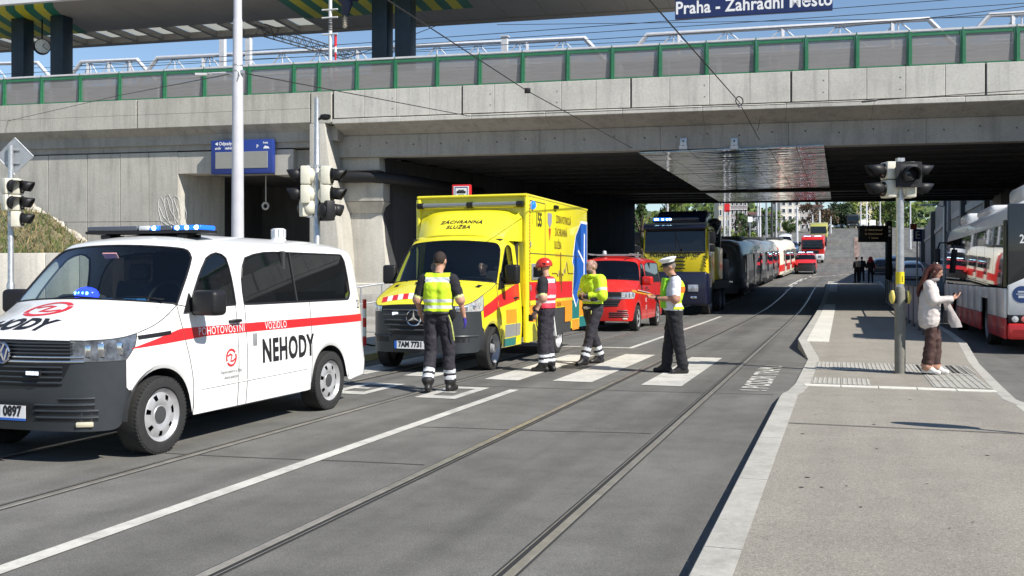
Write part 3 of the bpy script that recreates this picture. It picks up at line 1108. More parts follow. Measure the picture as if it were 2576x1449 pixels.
# clock
ck = thing('station_clock', 'round black-rimmed station clock hanging under the canopy between two columns', 'clock')
cc = br(bt(106, 3.2), 3.2, bz(106, 118, 3.2))
yaw = Vector((.55, -.83, 0)).normalized()
M_ = frame(cc, (-yaw.y * -1 * -1, yaw.x, 0) if False else (-yaw.y, yaw.x, 0), (0, 0, 1))
q = MB()
q.lathe([(.36, -.17), (.37, -.12), (.37, .12), (.34, .14), (.001, .14)], 32, 0, M_)
q.build('clock_case', BLACKP, ck, smooth=40)
q = MB()
q.lathe([(.33, .142), (.001, .143)], 32, 0, M_)
q.build('clock_face', mat('clock_white', (.75, .75, .75), .4), ck)
q = MB()
for k in range(12):
    t_ = 2 * math.pi * k / 12
    c = M_ @ Vector((.27 * math.cos(t_), .27 * math.sin(t_), .146))
    q.box(c, (.02, .02, .07), rot=M_.to_3x3() @ Matrix.Rotation(t_, 3, 'Z') @ Matrix.Rotation(R(90), 3, 'X').inverted() if False else M_.to_3x3())
q.build('hour_mark', BLACKT, ck)
q = MB()
for ang, L_, w_ in ((R(60), .17, .03), (R(-35), .26, .022)):
    a, b = Vector((0, 0, .15)), Vector((math.cos(ang) * L_, math.sin(ang) * L_, .15))
    q.tube([M_ @ a, M_ @ b], w_ * .6, 6)
q.build('clock_hand', BLACKT, ck)
q = MB()
q.tube([cc + Vector((0, 0, .35)), Vector((cc.x, cc.y, ZC + .4))], .04, 8)
q.build('clock_hanger', BLACKP, ck)
# station name board
nb = thing('station_sign', 'dark blue station name board reading Praha - Zahradní Město above the bridge', 'sign')
ds = .9
ta, tb = bt(2095, ds), bt(1698, ds)
z0, z1 = bz(1900, 36, ds), bz(1900, 36, ds) + 1.02
SBL = mat('sign_blue', (.012, .025, .105), .4)
q = MB()
bbox(q, ta, tb, ds, ds + .16, z0, z1)
bev(q, 'sign_board', SBL, nb, .015, 1)
ctr = br((ta + tb) / 2, ds - .004, (z0 + z1) / 2 - .13)
ax_ = (br(ta, ds, 0) - br(tb, ds, 0)).normalized()
flat_text('Praha - Zahradní Město', WHITET, nb, frame(ctr, ax_, (0, 0, 1)), .66, .014, .86, 1.03)
for f in (.15, .85):
    t_ = ta + (tb - ta) * f
    q = MB()
    q.tube([br(t_, ds + .1, z1 - .05), br(t_, ds + .1, ZC + .4)], .05, 8)
    q.build('sign_hanger', DGREY, nb)
q = MB()
q.tube([br(ta + .8, ds + .15, ZC + .35), br(tb + 3.5, ds + .15, ZC + .35)], .08, 8)
q.build('sign_rail', DGREY, nb)

# ------------------------------------------------------------------ white roof trusses of the far platforms
def truss(name_label, px0, px1, pyt0, pyt1, dep, drop=1.3, z=None):
    t = thing('roof_truss', name_label, 'truss', group=None)
    a, b = bt(px0, dep), bt(px1, dep)
    za, zb_ = bz(px0, pyt0, dep), bz(px1, pyt1, dep)
    n = max(3, int(abs(a - b) / 2.4))
    def top(f):
        return br(a + (b - a) * f, dep, za + (zb_ - za) * f)
    def botp(f):
        return top(f) - Vector((0, 0, drop))
    q = MB()
    q.tube([top(0) - Vector((0, 0, drop * 1.3)) + BA * (1.5 if a > b else -1.5), top(0), top(1), top(1) - Vector((0, 0, drop * 1.3)) - BA * (1.5 if a > b else -1.5)], .135, 8)
    q.build('top_chord', LGREY, t, smooth=40)
    q = MB()
    q.tube([botp(0), botp(1)], .07, 8)
    q.build('bottom_chord', LGREY, t, smooth=40)
    for k in range(n):
        f0, f1 = k / n, (k + 1) / n
        fm = (f0 + f1) / 2
        for c in ((botp(f0), top(fm)), (top(fm), botp(f1)), (top(fm), botp(fm))):
            q = MB()
            q.tube(c, .04, 6)
            q.build('web_bar', LGREY, t, smooth=40)
    for f in (.12, .5, .88):
        p = top(f)
        q = MB()
        q.box(Vector((p.x, p.y, (8.0 + p.z) / 2)), (.16, .16, p.z - 8.0))
        q.build('truss_post', LGREY, t)
    return t
truss('long white roof truss ending left of the station name board', 1470, 396, 96, 146, 16)
truss('long white roof truss running below the station name board', 2335, 1628, 48, 88, 17)
truss('white roof truss at the top right edge of the railing', 2990, 2490, 8, 38, 17)
truss('short white roof truss between the left canopy columns and the tall white pole', 345, 205, 150, 156, 20, 1.2)
truss('white roof truss seen behind the clock between the two left columns', 95, -260, 158, 166, 20, 1.2)

# ------------------------------------------------------------------ masts and wires of the railway
def mast(name, label, px, py0, py1, dep, r, mt=LGREY, z0=8.6, rings=0):
    t = thing(name, label, 'mast')
    t_ = bt(px, dep)
    a, b = br(t_, dep, z0), br(t_, dep, 18)
    q = MB()
    q.tube([a, b], [r * 1.1, r * .85], 10)
    q.build('pole', mt, t, smooth=50)
    return t, t_, dep
t, t_, d_ = mast('catenary_mast', 'pale catenary mast with insulators rising through the railing left of the columns', 831, 0, 235, .5, .075, LGREY, 8.7)
for z_ in (bz(831, 87, .5), bz(831, 45, .5), bz(831, 25, .5)):
    q = MB()
    q.tube([br(t_ + .35, .45, z_), br(t_ - .35, .45, z_)], .035, 8)
    q.build('cross_arm', DGREY if z_ > 12.6 else LGREY, t)
for z_ in (bz(831, 60, .5), bz(831, 75, .5)):
    q = MB()
    for k in range(3):
        q.lathe([(.10, -.02), (.10, .02), (.05, .05), (.05, .07)], 12, 0, Matrix.Translation(br(t_, .5, z_ + k * .09)))
    q.build('insulator', DGREY, t, smooth=40)
ten = thing('wire_tensioner', 'red and white striped tensioning rod beside the pale catenary mast', 'wire tensioner')
tt = bt(844, .5)
zs_ = [bz(844, y, .5) for y in (222, 180, 155, 132, 118, 85)]
for k, (a, b) in enumerate(zip(zs_, zs_[1:])):
    q = MB()
    q.tube([br(tt, .5, a), br(tt, .5, b)], .055 if k > 2 else .04, 8)
    q.build('rod_section', [RSTRIPE, WHITET][k % 2], ten, smooth=50)
wh = thing('hanging_pulley', 'dark blue pulley block with pale insulator hanging from the canopy by the mast', 'pulley')
tp = bt(868, 1.2)
q = MB()
q.tube([br(tp + .1, 1.2, bz(868, -10, 1.2)), br(tp - .1, 1.2, bz(868, 12, 1.2)), br(tp, 1.2, bz(868, 40, 1.2))], [.30, .24, .14], 10)
q.tube([br(tp + .1, 1.2, bz(868, -8, 1.2)), br(tp - .55, 1.2, bz(868, -6, 1.2))], .2, 10)
q.build('pulley_block', mat('pulley_navy', (.012, .018, .05), .5), wh, smooth=50)
q = MB()
for k, y in enumerate((46, 52, 58, 64, 68)):
    q.lathe([(.05, -.03), (.12, 0), (.05, .03)], 12, 0, Matrix.Translation(br(tp, 1.2, bz(868, y, 1.2))))
q.tube([br(tp, 1.2, bz(868, 38, 1.2)), br(tp, 1.2, bz(868, 71, 1.2))], .045, 8)
q.build('insulator', mat('insulator_pale', (.62, .58, .50), .4), wh, smooth=40)
# lattice gantry beam running away from the canopy
gt = thing('lattice_gantry', 'black lattice gantry beam crossing the sky left of the catenary mast', 'gantry')
pa, pb = br(bt(655, 6.), 6., bz(655, 85, 6.)), br(bt(885, 24.), 24., bz(885, 152, 24.))
q = MB()
off = Vector((0, 0, .45))
sd_ = BA * .25
for o1 in (off * 0, off):
    for s_ in (-1, 1):
        q.tube([pa + o1 + sd_ * s_, pb + o1 + sd_ * s_], .035, 6)
q.build('chord', DGREY, gt)
q = MB()
for k in range(26):
    f0, f1 = k / 26, (k + 1) / 26
    for s_ in (-1, 1):
        q.tube([pa.lerp(pb, f0) + sd_ * s_ + off * (k % 2), pa.lerp(pb, f1) + sd_ * s_ + off * ((k + 1) % 2)], .02, 4)
q.build('lattice', DGREY, gt)
for px_, lab_ in ((557, 'white post on the far platform just left of the tall white pole'), (622, 'white post on the far platform just right of the tall white pole'), (1268, 'white post carrying the middle of the long far truss')):
    t = thing('platform_post', lab_, 'post')
    q = MB()
    dd = 15
    q.hexa([br(bt(px_, dd) + a, dd + b, 8.5) for a, b in ((-.16, 0), (.16, 0), (.16, .3), (-.16, .3))] + [br(bt(px_, dd) + a, dd + b, bz(px_, 92, dd)) for a, b in ((-.16, 0), (.16, 0), (.16, .3), (-.16, .3))])
    q.build('post_shaft', LGREY, t)
    q = MB()
    q.hexa([br(bt(px_, dd) + a, dd + b, bz(px_, 92, dd)) for a, b in ((-.22, -.05), (.22, -.05), (.22, .35), (-.22, .35))] + [br(bt(px_, dd) + a, dd + b, bz(px_, 89, dd)) for a, b in ((-.22, -.05), (.22, -.05), (.22, .35), (-.22, .35))])
    q.build('post_cap', LGREY, t)
WIRE = mat('wire_black', (.02, .02, .022), .6)
def wire(label, pts, r=.012, sag=0., cat='wire', group=None, name='overhead_wire'):
    q = MB()
    P = []
    for a, b in zip(pts, pts[1:]):
        a, b = Vector(a), Vector(b)
        for k in range(12):
            f = k / 12
            p = a.lerp(b, f)
            p.z -= sag * 4 * f * (1 - f)
            P.append(p)
    P.append(Vector(pts[-1]))
    q.tube(P, r, 5)
    return tag(q.build(name, WIRE, fix=False), label, cat, group)
def bw(px, py, d):
    return br(bt(px, d), d, bz(px, py, d))
for i, (a, b, d) in enumerate([((-50, 190), (2600, 30), 12), ((200, 165), (2620, 5), 14), ((600, 130), (2700, -25), 10), ((60, 172), (1700, 100), 22), ((860, 150), (1110, 60), 9), ((1250, 62), (2620, 40), 20), ((2100, 70), (2620, 10), 11)]):
    wire(['uppermost railway wire crossing the sky from left to right', 'railway wire crossing low behind the station name board', 'railway wire passing high at the right end of the sky', 'railway wire near the tops of the far trusses',
          'railway wire slanting up to the twin columns', 'thin railway wire right of the twin columns', 'short railway wire at the upper right of the sky'][i], [bw(*a, d), bw(*b, d)], .018, .05, group=None)
# ------------------------------------------------------------------ vehicles: one half of a shell is laid out as a cage, mirrored, smoothed and split into parts
def shell(parent, half, tags, spec, level=2, seams=(), seam_r=.005, crease=.75, hard=()):
    """half: dict key->(x,y,z); tags: list of (quad keys, tag). spec: tag -> (part name, material, split into islands)"""
    keys = list(half)
    idx = {k: i for i, k in enumerate(keys)}
    bm = bmesh.new()
    cl = bm.edges.layers.float.new('crease_edge')
    names = list(spec)
    for sgn in (1, -1):
        vs = [bm.verts.new((half[k][0], half[k][1] * sgn, half[k][2])) for k in keys]
        for q, t in tags:
            try:
                f = bm.faces.new([vs[idx[k]] for k in q])
                f.material_index = names.index(t)
            except ValueError:
                pass
    bmesh.ops.remove_doubles(bm, verts=bm.verts, dist=1e-4)
    bmesh.ops.recalc_face_normals(bm, faces=bm.faces)
    for e in bm.edges:
        if len(e.link_faces) == 2:
            a, b = (f.material_index for f in e.link_faces)
            if a != b:
                e[cl] = crease
        else:
            e[cl] = 1.
    me = bpy.data.meshes.new('shell')
    bm.to_mesh(me)
    bm.free()
    ob = bpy.data.objects.new('shell', me)
    C.objects.link(ob)
    sd = ob.modifiers.new('s', 'SUBSURF')
    sd.levels = sd.render_levels = level
    dg = bpy.context.evaluated_depsgraph_get()
    ev = bpy.data.meshes.new_from_object(ob.evaluated_get(dg))
    bpy.data.objects.remove(ob)
    bpy.data.meshes.remove(me)
    co = [v.co.copy() for v in ev.vertices]
    polys = [(tuple(p.vertices), p.material_index) for p in ev.polygons]
    bvh = BVHTree.FromPolygons(co, [p for p, _ in polys])
    groups = {}
    for i, (p, m) in enumerate(polys):
        groups.setdefault(m, []).append(i)
    out = {}
    merged = {}
    for mi, fl in groups.items():
        pn, mt, isl = spec[names[mi]]
        if isl:
            # islands
            par = {}
            def find(a):
                while par[a] != a:
                    par[a] = par[par[a]]
                    a = par[a]
                return a
            for i in fl:
                for v in polys[i][0]:
                    par.setdefault(v, v)
                r0 = find(polys[i][0][0])
                for v in polys[i][0][1:]:
                    par[find(v)] = r0
            sets = {}
            for i in fl:
                sets.setdefault(find(polys[i][0][0]), []).append(i)
            for st in sets.values():
                merged.setdefault((pn, mt, len(merged)), []).extend(st)
        else:
            merged.setdefault((pn, mt, 0), []).extend(fl)
    for (pn, mt, _), fl in merged.items():
        used = {}
        vs, fs = [], []
        for i in fl:
            q = []
            for v in polys[i][0]:
                if v not in used:
                    used[v] = len(vs)
                    vs.append(co[v])
                q.append(used[v])
            fs.append(tuple(q))
        mb = MB()
        mb.add(vs, fs)
        o = mb.build(pn, mt, parent, smooth=42, fix=False)
        out.setdefault(pn, []).append(o)
    if seams:
        em = {}
        for i, (p, m) in enumerate(polys):
            for a, b in zip(p, p[1:] + p[:1]):
                em.setdefault((min(a, b), max(a, b)), []).append(m)
        pairs = {frozenset((names.index(a), names.index(b))) for a, b in seams if a in names and b in names}
        mb = MB()
        for (a, b), ms in em.items():
            if len(ms) == 2 and ms[0] != ms[1] and frozenset(ms) in pairs:
                mb.tube([co[a], co[b]], seam_r, 5, cap=False)
        if mb.v:
            mb.build('panel_gap', SEAM, parent, fix=False)
    bpy.data.meshes.remove(ev)
    return bvh, out
def side_hit(bvh, x, z, side=-1, off=.004):
    h = bvh.ray_cast(Vector((x, side * 4, z)), Vector((0, -side, 0)))
    if h[0] is None:
        return None
    return h[0] + Vector((0, side * off, 0))
def ray_hit(bvh, o, d, off=.004):
    h = bvh.ray_cast(Vector(o), Vector(d).normalized())
    return None if h[0] is None else h[0] - Vector(d).normalized() * off
def side_text(bvh, parent, body, x, z, size, m, side=-1, bold=0., squeeze=1., spacing=1., off=.005, slope=0., name='lettering'):
    vs, fs = text_mesh(body, size, bold, squeeze, spacing)
    P = []
    last = None
    for a, b in vs:
        h = side_hit(bvh, x + a * -side, z + b + slope * a, side, off)
        last = h or last or Vector((x, side, z))
        P.append(h if h is not None else Vector((x + a * -side, last.y, z + b + slope * a)))
    mb = MB()
    mb.add(P, fs)
    return mb.build(name, m, parent, fix=False)
def side_patch(bvh, parent, name, m, loops, side=-1, off=.0035, n=24, k=3):
    """loops: list of (x0, zlow(x), zhigh(x), x1) bands laid on the body side"""
    mb = MB()
    for x0, lo, hi, x1 in loops:
        rows = []
        for i in range(n + 1):
            x = x0 + (x1 - x0) * i / n
            a, b = (lo(x) if callable(lo) else lo), (hi(x) if callable(hi) else hi)
            row = []
            for j in range(k + 1):
                z = a + (b - a) * j / k
                h = side_hit(bvh, x, z, side, off)
                row.append(h)
            rows.append(row)
        for i in range(n):
            for j in range(k):
                q = [rows[i][j], rows[i + 1][j], rows[i + 1][j + 1], rows[i][j + 1]]
                if all(p is not None for p in q):
                    mb.add(q, [(0, 1, 2, 3)])
    return mb.build(name, m, parent, fix=False, smooth=60)

def van_half(p):
    """cage of a van or a car, half width. Returns half dict and tagged quads."""
    H, Q = {}, []
    L, hw = p['L'], p['hw']
    xf, xr, wr, ar = p['xf'], p['xr'], p['wr'], p['ar']
    zs = p['sill']
    zb, zw, zre, zrc = p['belt'], p['wtop'], p['roofe'], p['roofc']
    ax, az = p['abase']                       # A pillar base
    tx, tz = p['atop']                        # A pillar top
    hz0 = p['hood0']                          # leading edge of the hood
    r1, r2 = p['r1'], p['r2']
    cx = [p['cx0'], p['cx1'], p['cx2']]       # corner columns
    cy = p['cy']
    A = [150, 120, 90, 60, 30]
    cols = []
    # x at r0, r1, r2, r3 ; y factor ; r0 z, r1 z, r2 z
    hoodx = p['hx0'] + (ax - p['hx0']) * np.array([0, .18, .34, .48, .61, .72, .82, .91, 1.])
    def hz(x):
        f = min(1, max(0, (x - p['hx0']) / (ax - p['hx0'])))
        return hz0[1] + (az - hz0[1]) * f ** p.get('hpow', .9)
    nA = [xf - ar] + [xf + ar * math.cos(R(a)) for a in A] + [xf + ar]
    zA = [zs] + [wr + ar * math.sin(R(a)) for a in A] + [zs]
    front = [(cx[0], cy[0], zs), (cx[1], cy[1], zs)]
    X0 = [c[0] for c in front] + nA
    Y0 = [cy[0], cy[1], cy[2]] + [1 - .004] * 0 + [min(1, cy[2] + (1 - cy[2]) * k / 3) for k in (1, 2, 3, 3, 3, 3)]
    Z0 = [zs, zs] + zA
    n1 = len(X0)                              # 9 columns up to the rear of the front arch
    for i in range(n1):
        x0 = X0[i]
        arch = 2 <= i <= 8
        z1 = r1 if not arch else max(r1, wr + (ar + .06) * math.sin(R(([180] + A + [0])[i - 2])))
        z2 = max(r2 if i > 2 else p.get('r2f', r2), z1 + .05)
        x3 = hoodx[i]
        x2 = x0 * .45 + x3 * .55 if i > 1 else x0 - .0
        cols.append(dict(x=[x0, x0, x2, x3], y=Y0[i], z=[Z0[i], z1, z2, hz(x3)]))
    # doors
    rA = [xr - ar] + [xr + ar * math.cos(R(a)) for a in A] + [xr + ar]
    mids = [(p['w0'] + .12, p['w0']), (p['w1'], p['w1']), (p['b1'], p['b1'])] + [(m, m) for m in p.get('extra', [])]
    for x0, x3 in mids:
        cols.append(dict(x=[x0, x0, x0, x3], y=1., z=[zs, r1, r2, zb]))
    for i in range(7):
        z1 = max(r1, wr + (ar + .06) * math.sin(R(([180] + A + [0])[i])))
        cols.append(dict(x=[rA[i]] * 4, y=1., z=[zA[i], z1, max(r2, z1 + .05), zb]))
    cols.append(dict(x=[p['w3']] * 3 + [p['w3']], y=.995, z=[zs + .03, r1, r2, zb]))
    cols.append(dict(x=[L - .10] * 3 + [L - .11], y=.96, z=[zs + .05, r1, r2, zb]))
    cols.append(dict(x=[L] * 3 + [L - .03], y=.80, z=[zs + .05, r1, r2, zb]))
    nc = len(cols)
    yb = [p.get('y0', .97), 1., p.get('y2', .985), p.get('y3', .955)]
    for i, c in enumerate(cols):
        for j in range(4):
            y = hw * c['y'] * (yb[j] if i > 1 else (1. if j < 3 else .99))
            H['s', i, j] = (c['x'][j], y, c['z'][j])
    # upper rows
    iA = 8
    winend = nc - 3
    tail = p.get('tail', .04)
    y4, y5 = hw * p['ytop'], hw * p['yroof']
    for i in range(iA, nc):
        x3 = cols[i]['x'][3]
        if i == iA:
            x4, x5, z4, z5 = tx - .03, tx + .03, tz - .05, tz + .015
        elif i == iA + 1:
            x4, x5, z4, z5 = p['w0t'], max(p['w0t'] + .02, tx + .14), zw - .02, zre - .01
        else:
            f = max(0, (x3 - p.get('tail0', L - .6)) / (L - p.get('tail0', L - .6)))
            x4, x5 = x3 - tail * f, x3 - tail * 1.25 * f
            z4, z5 = zw - p.get('taildrop', 0) * f, zre - p.get('taildrop', .02) * f
        ky = cols[i]['y'] if i > nc - 3 else 1.
        if i == nc - 2:
            ky = .97
        if i == nc - 1:
            ky = .84
            x4 += .0
        H['s', i, 4] = (x4, y4 * ky, z4)
        H['s', i, 5] = (x5, y5 * ky * (.985 if i == iA else 1), z5)
    def sidetag(i, j):
        if j == 0 and i >= nc - 2:
            return 'bumper'
        if i < 2 or (i == 2 and j < 2 and False):
            if j < 2:
                return 'bumper'
        if j == 2 and i < p.get('lampcols', 3):
            return 'headlight'
        if i < 3 and j < 1:
            return 'bumper'
        if j < 3:
            if i == 8 or i == 9:
                return 'front_door'
            if i in (10,):
                return 'body'
            if i in p.get('slide', ()):
                return 'sliding_door'
            return 'body'
        if j == 3:
            if i == iA:
                return 'body'
            if i == iA + 1:
                return 'front_window'
            if i >= iA + 3 and i < winend and not p.get('panel'):
                return 'side_window' if i not in p.get('solid', ()) else 'body'
            return 'body'
        return 'body'
    for i in range(nc - 1):
        for j in range(3):
            Q.append(([('s', i, j), ('s', i + 1, j), ('s', i + 1, j + 1), ('s', i, j + 1)], sidetag(i, j)))
    for i in range(iA, nc - 1):
        for j in (3, 4):
            Q.append(([('s', i, j), ('s', i + 1, j), ('s', i + 1, j + 1), ('s', i, j + 1)], sidetag(i, j)))
    # front face
    T = [0, .34, .62, .86, 1.]
    for j in range(4):
        xc, yc, zc = H['s', 0, j]
        x0 = p['nose'][j]
        for k, t in enumerate(T[:-1]):
            H['f', k, j] = (x0 + (xc - x0) * t ** 2.6, yc * t, (p['fz'][j] if j else zs) + (zc - (p['fz'][j] if j else zs)) * t ** 2)
        H['f', 4, j] = H['s', 0, j]
    for k in range(4):
        for j in range(3):
            t = 'bumper' if j < 2 else ('headlight' if k == 3 else 'grille')
            Q.append(([('f', k, j), ('f', k + 1, j), ('f', k + 1, j + 1), ('f', k, j + 1)], t))
    # hood
    for i in range(0, iA + 1):
        e = H['s', i, 3]
        fr = i / iA
        c0, c1 = H['f', 0, 3], (p['cowl'][0], 0, p['cowl'][1])
        cxx = c0[0] + (c1[0] - c0[0]) * fr
        czz = c0[2] + (c1[2] - c0[2]) * fr ** p.get('hpowc', .9) + .02 * math.sin(math.pi * fr)
        for k, t in enumerate(T[:-1]):
            if i == 0:
                H['h', i, k] = H['f', k, 3]
            else:
                H['h', i, k] = (cxx + (e[0] - cxx) * t ** 2.2, e[1] * t, czz + (e[2] - czz) * t ** 2)
        H['h', i, 4] = e
    for i in range(iA):
        for k in range(4):
            Q.append(([('h', i, k), ('h', i + 1, k), ('h', i + 1, k + 1), ('h', i, k + 1)], 'hood' if (k < 3 or i > 0) else 'hood'))
    # windscreen
    for k, t in enumerate(T[:-1]):
        b = H['h', iA, k]
        e4, e5 = H['s', iA, 4], H['s', iA, 5]
        cx5, cz5 = p['wtopc']
        top = (cx5 + (e5[0] - cx5) * t ** 2.2, e5[1] * t, cz5 + (e5[2] - cz5) * t ** 2)
        f4 = .92
        mid = tuple(b[q] + (top[q] - b[q]) * f4 for q in range(3))
        H['w', 0, k], H['w', 1, k], H['w', 2, k] = b, mid, top
        H['w', 3, k] = tuple(b[q] + (top[q] - b[q]) * .5 for q in range(3))
    for j, key in ((0, ('s', iA, 3)), (1, ('s', iA, 4)), (2, ('s', iA, 5))):
        H['w', j, 4] = H[key]
    for k in range(4):
        Q.append(([('w', 0, k), ('w', 0, k + 1), ('w', 1, k + 1), ('w', 1, k)], 'windscreen'))
        Q.append(([('w', 1, k), ('w', 1, k + 1), ('w', 2, k + 1), ('w', 2, k)], 'body'))
    # roof
    for i in range(iA, nc):
        e = H['s', i, 5]
        f = (i - iA) / (nc - 1 - iA)
        for k, t in enumerate(T[:-1]):
            if i == iA:
                H['r', i, k] = H['w', 2, k]
            else:
                zc = e[2] + (zrc - zre) * (1 if 1 < i - iA and i < nc - 1 else .6)
                H['r', i, k] = (e[0] + (p.get('tailc', .03) if i == nc - 1 else 0) * (1 - t * t), e[1] * t, zc + (e[2] - zc) * t ** 2.5)
        H['r', i, 4] = e
    for i in range(iA, nc - 1):
        for k in range(4):
            Q.append(([('r', i, k), ('r', i + 1, k), ('r', i + 1, k + 1), ('r', i, k + 1)], 'body'))
    # rear
    for j in range(6):
        e = H['s', nc - 1, j]
        for k, t in enumerate(T[:-1]):
            H['b', k, j] = H['r', nc - 1, k] if j == 5 else (e[0] + .04 * (1 - t * t), e[1] * t, e[2])
        H['b', 4, j] = e
    for k in range(4):
        for j in range(5):
            t = 'bumper' if j == 0 else ('rear_window' if j == 3 and k < 4 else ('tail_light' if (k == 3 and j == 2) else 'body'))
            Q.append(([('b', k, j), ('b', k + 1, j), ('b', k + 1, j + 1), ('b', k, j + 1)], t))
    return H, Q, nc

def tyre_profile(r, w):
    h = w / 2
    return [(r * .66, -h * .80), (r * .72, -h * .98), (r * .84, -h), (r * .95, -h * .93), (r * .992, -h * .76), (r, -h * .5),
            (r, h * .5), (r * .992, h * .76), (r * .95, h * .93), (r * .84, h), (r * .72, h * .98), (r * .66, h * .80)]
_wheelc = {}
def wheel(parent, loc, r, w, side, style='steel', rim_m=None):
    """side -1: outer face towards -y"""
    e = empty('wheel', parent, loc, (0, 0, 0 if side < 0 else math.pi))
    M_ = Matrix.Rotation(R(90), 3, 'X')       # local z -> -y
    key = (round(r, 3), round(w, 3), style, (rim_m or SILVER).name)
    if key not in _wheelc:
        a = MB()
        a.lathe(tyre_profile(r, w), 48, 0, M_, cap=False)
        for k in range(60):                   # tread blocks
            t = 2 * math.pi * k / 60
            for q in (-.3, .3):
                c = M_ @ Vector((r * .978 * math.cos(t), r * .978 * math.sin(t), q * w))
                a.box(c, (.012, w * .3, r * .055), 0, rot=M_ @ Matrix.Rotation(t, 3, 'Z') @ M_.inverted())
        tm = a.mesh('tyre', RUBBER, 40)
        b = MB()
        rr = r * .68
        def ring(f, h):
            return [M_ @ Vector((rr * f * math.cos(2 * math.pi * k / 48), rr * f * math.sin(2 * math.pi * k / 48), h)) for k in range(48)]
        if style == 'steel':
            pr = [(.001, .055), (.20, .055), (.33, .052), (.36, .045), (.46, .058), (.60, .062), (.80, .048), (.86, .036), (.93, .05), (1.0, .075)]
            holes, nh, frac = (5,), 7, .30
        elif style == 'dually':
            pr = [(.001, .09), (.22, .09), (.30, .08), (.33, -.02), (.55, -.04), (.60, -.03), (.80, -.01), (.88, .02), (.93, .06), (1.0, .085)]
            holes, nh, frac = (5,), 10, .45
        else:
            pr = [(.001, .05), (.12, .05), (.16, .04), (.2, .045), (.3, .045), (.34, .045), (.8, .06), (.86, .06), (.93, .06), (1.0, .07)]
            holes, nh, frac = (5,), 5, .62
        rs = [ring(f, h * r / .35 * .9 + w * .18) for f, h in pr]
        vs = [q for x in rs for q in x]
        fs, ms = [], []
        for i in range(len(pr) - 1):
            for k in range(48):
                ph = (k * nh / 48) % 1
                if i in holes and ph < frac:
                    continue
                q = (k + 1) % 48
                b.m.append(1 if (style == 'steel' and i < 2) else 0)
                fs.append((i * 48 + k, i * 48 + q, (i + 1) * 48 + q, (i + 1) * 48 + k))
        b.v = [tuple(x) for x in vs]
        b.f = fs
        b.lathe([(rr * .98, -w * .2), (rr * .98, w * .12), (rr * .4, w * .10), (.01, w * .1)], 24, 1, M_)
        rm = b.mesh('rim', [rim_m or SILVER, DGREY], 35, fix=True)
        _wheelc[key] = (tm, rm)
    tm, rm = _wheelc[key]
    link('tyre', tm, e)
    link('rim', rm, e)
    return e
def mirror(parent, x, y, z, side, m=BLACKP, big=1., tall=1.):
    mb = MB()
    rot = Matrix.Rotation(R(8) * side, 3, 'Z')
    mb.box((x, y + side * .17, z), (.17 * big, .26 * big, .21 * big * tall), 0, rot=rot)
    o = bev(mb, 'door_mirror', m, parent, .05, 4)
    a = MB()
    a.tube([(x + .02, y - side * .03, z - .09), (x, y + side * .10, z - .085)], .03, 8)
    a.build('mirror_arm', BLACKP, o, smooth=50)
    g = MB()
    g.box((x + .087 * big, y + side * .17, z), (.004, .2 * big, .16 * big * tall), 0, rot=rot)
    g.build('mirror_glass', CHROME, o)
    return o
def handle(bvh, parent, x, z, side=-1, m=BLACKP):
    h = side_hit(bvh, x, z, side, 0)
    if h is None:
        return
    mb = MB()
    mb.tube([h + Vector((-.09, side * .002, 0)), h + Vector((-.06, side * .035, .003)), h + Vector((.06, side * .035, .003)), h + Vector((.09, side * .002, 0))], [.012, .017, .017, .012], 8)
    mb.build('door_handle', m, parent, smooth=50)
def plate_box(parent, o, x, y, w, h, body, size, blue='l', name='number_plate'):
    M_ = frame(o, x, y)
    mb = MB()
    def q(x0, y0, x1, y1, d, mi):
        mb.prism([M_ @ Vector((x0, y0, 0)), M_ @ Vector((x1, y0, 0)), M_ @ Vector((x1, y1, 0)), M_ @ Vector((x0, y1, 0))], M_.to_3x3() @ Vector((0, 0, d)), mi)
    q(-w / 2 - .012, -h / 2 - .012, w / 2 + .012, h / 2 + .012, .006, 2)
    q(-w / 2, -h / 2, w / 2, h / 2, .010, 0)
    if blue == 'l':
        q(-w / 2, -h / 2, -w / 2 + .045, h / 2, .011, 1)
    else:
        q(-w / 2, -h / 2, w / 2, -h / 2 + .02, .011, 1)
    pb = mb.build(name, [WHITET, mat('plate_blue', (.02, .12, .5), .4), BLACKP], parent)
    flat_text(body, BLACKT, pb, frame(M_ @ Vector((.02, .004 if blue == 'l' else .012, 0)), x, y), size, .006, .8, 1.05, depth=.0125)
    return pb
def seat(parent, x, y, z):
    mb = MB()
    mb.box((x, y, z + .08), (.5, .48, .16))
    mb.box((x + .27, y, z + .45), (.14, .48, .72), rot=Matrix.Rotation(R(12), 3, 'Y'))
    mb.box((x + .36, y, z + .90), (.10, .26, .18))
    bev(mb, 'seat', SEATF, parent, .05, 3)
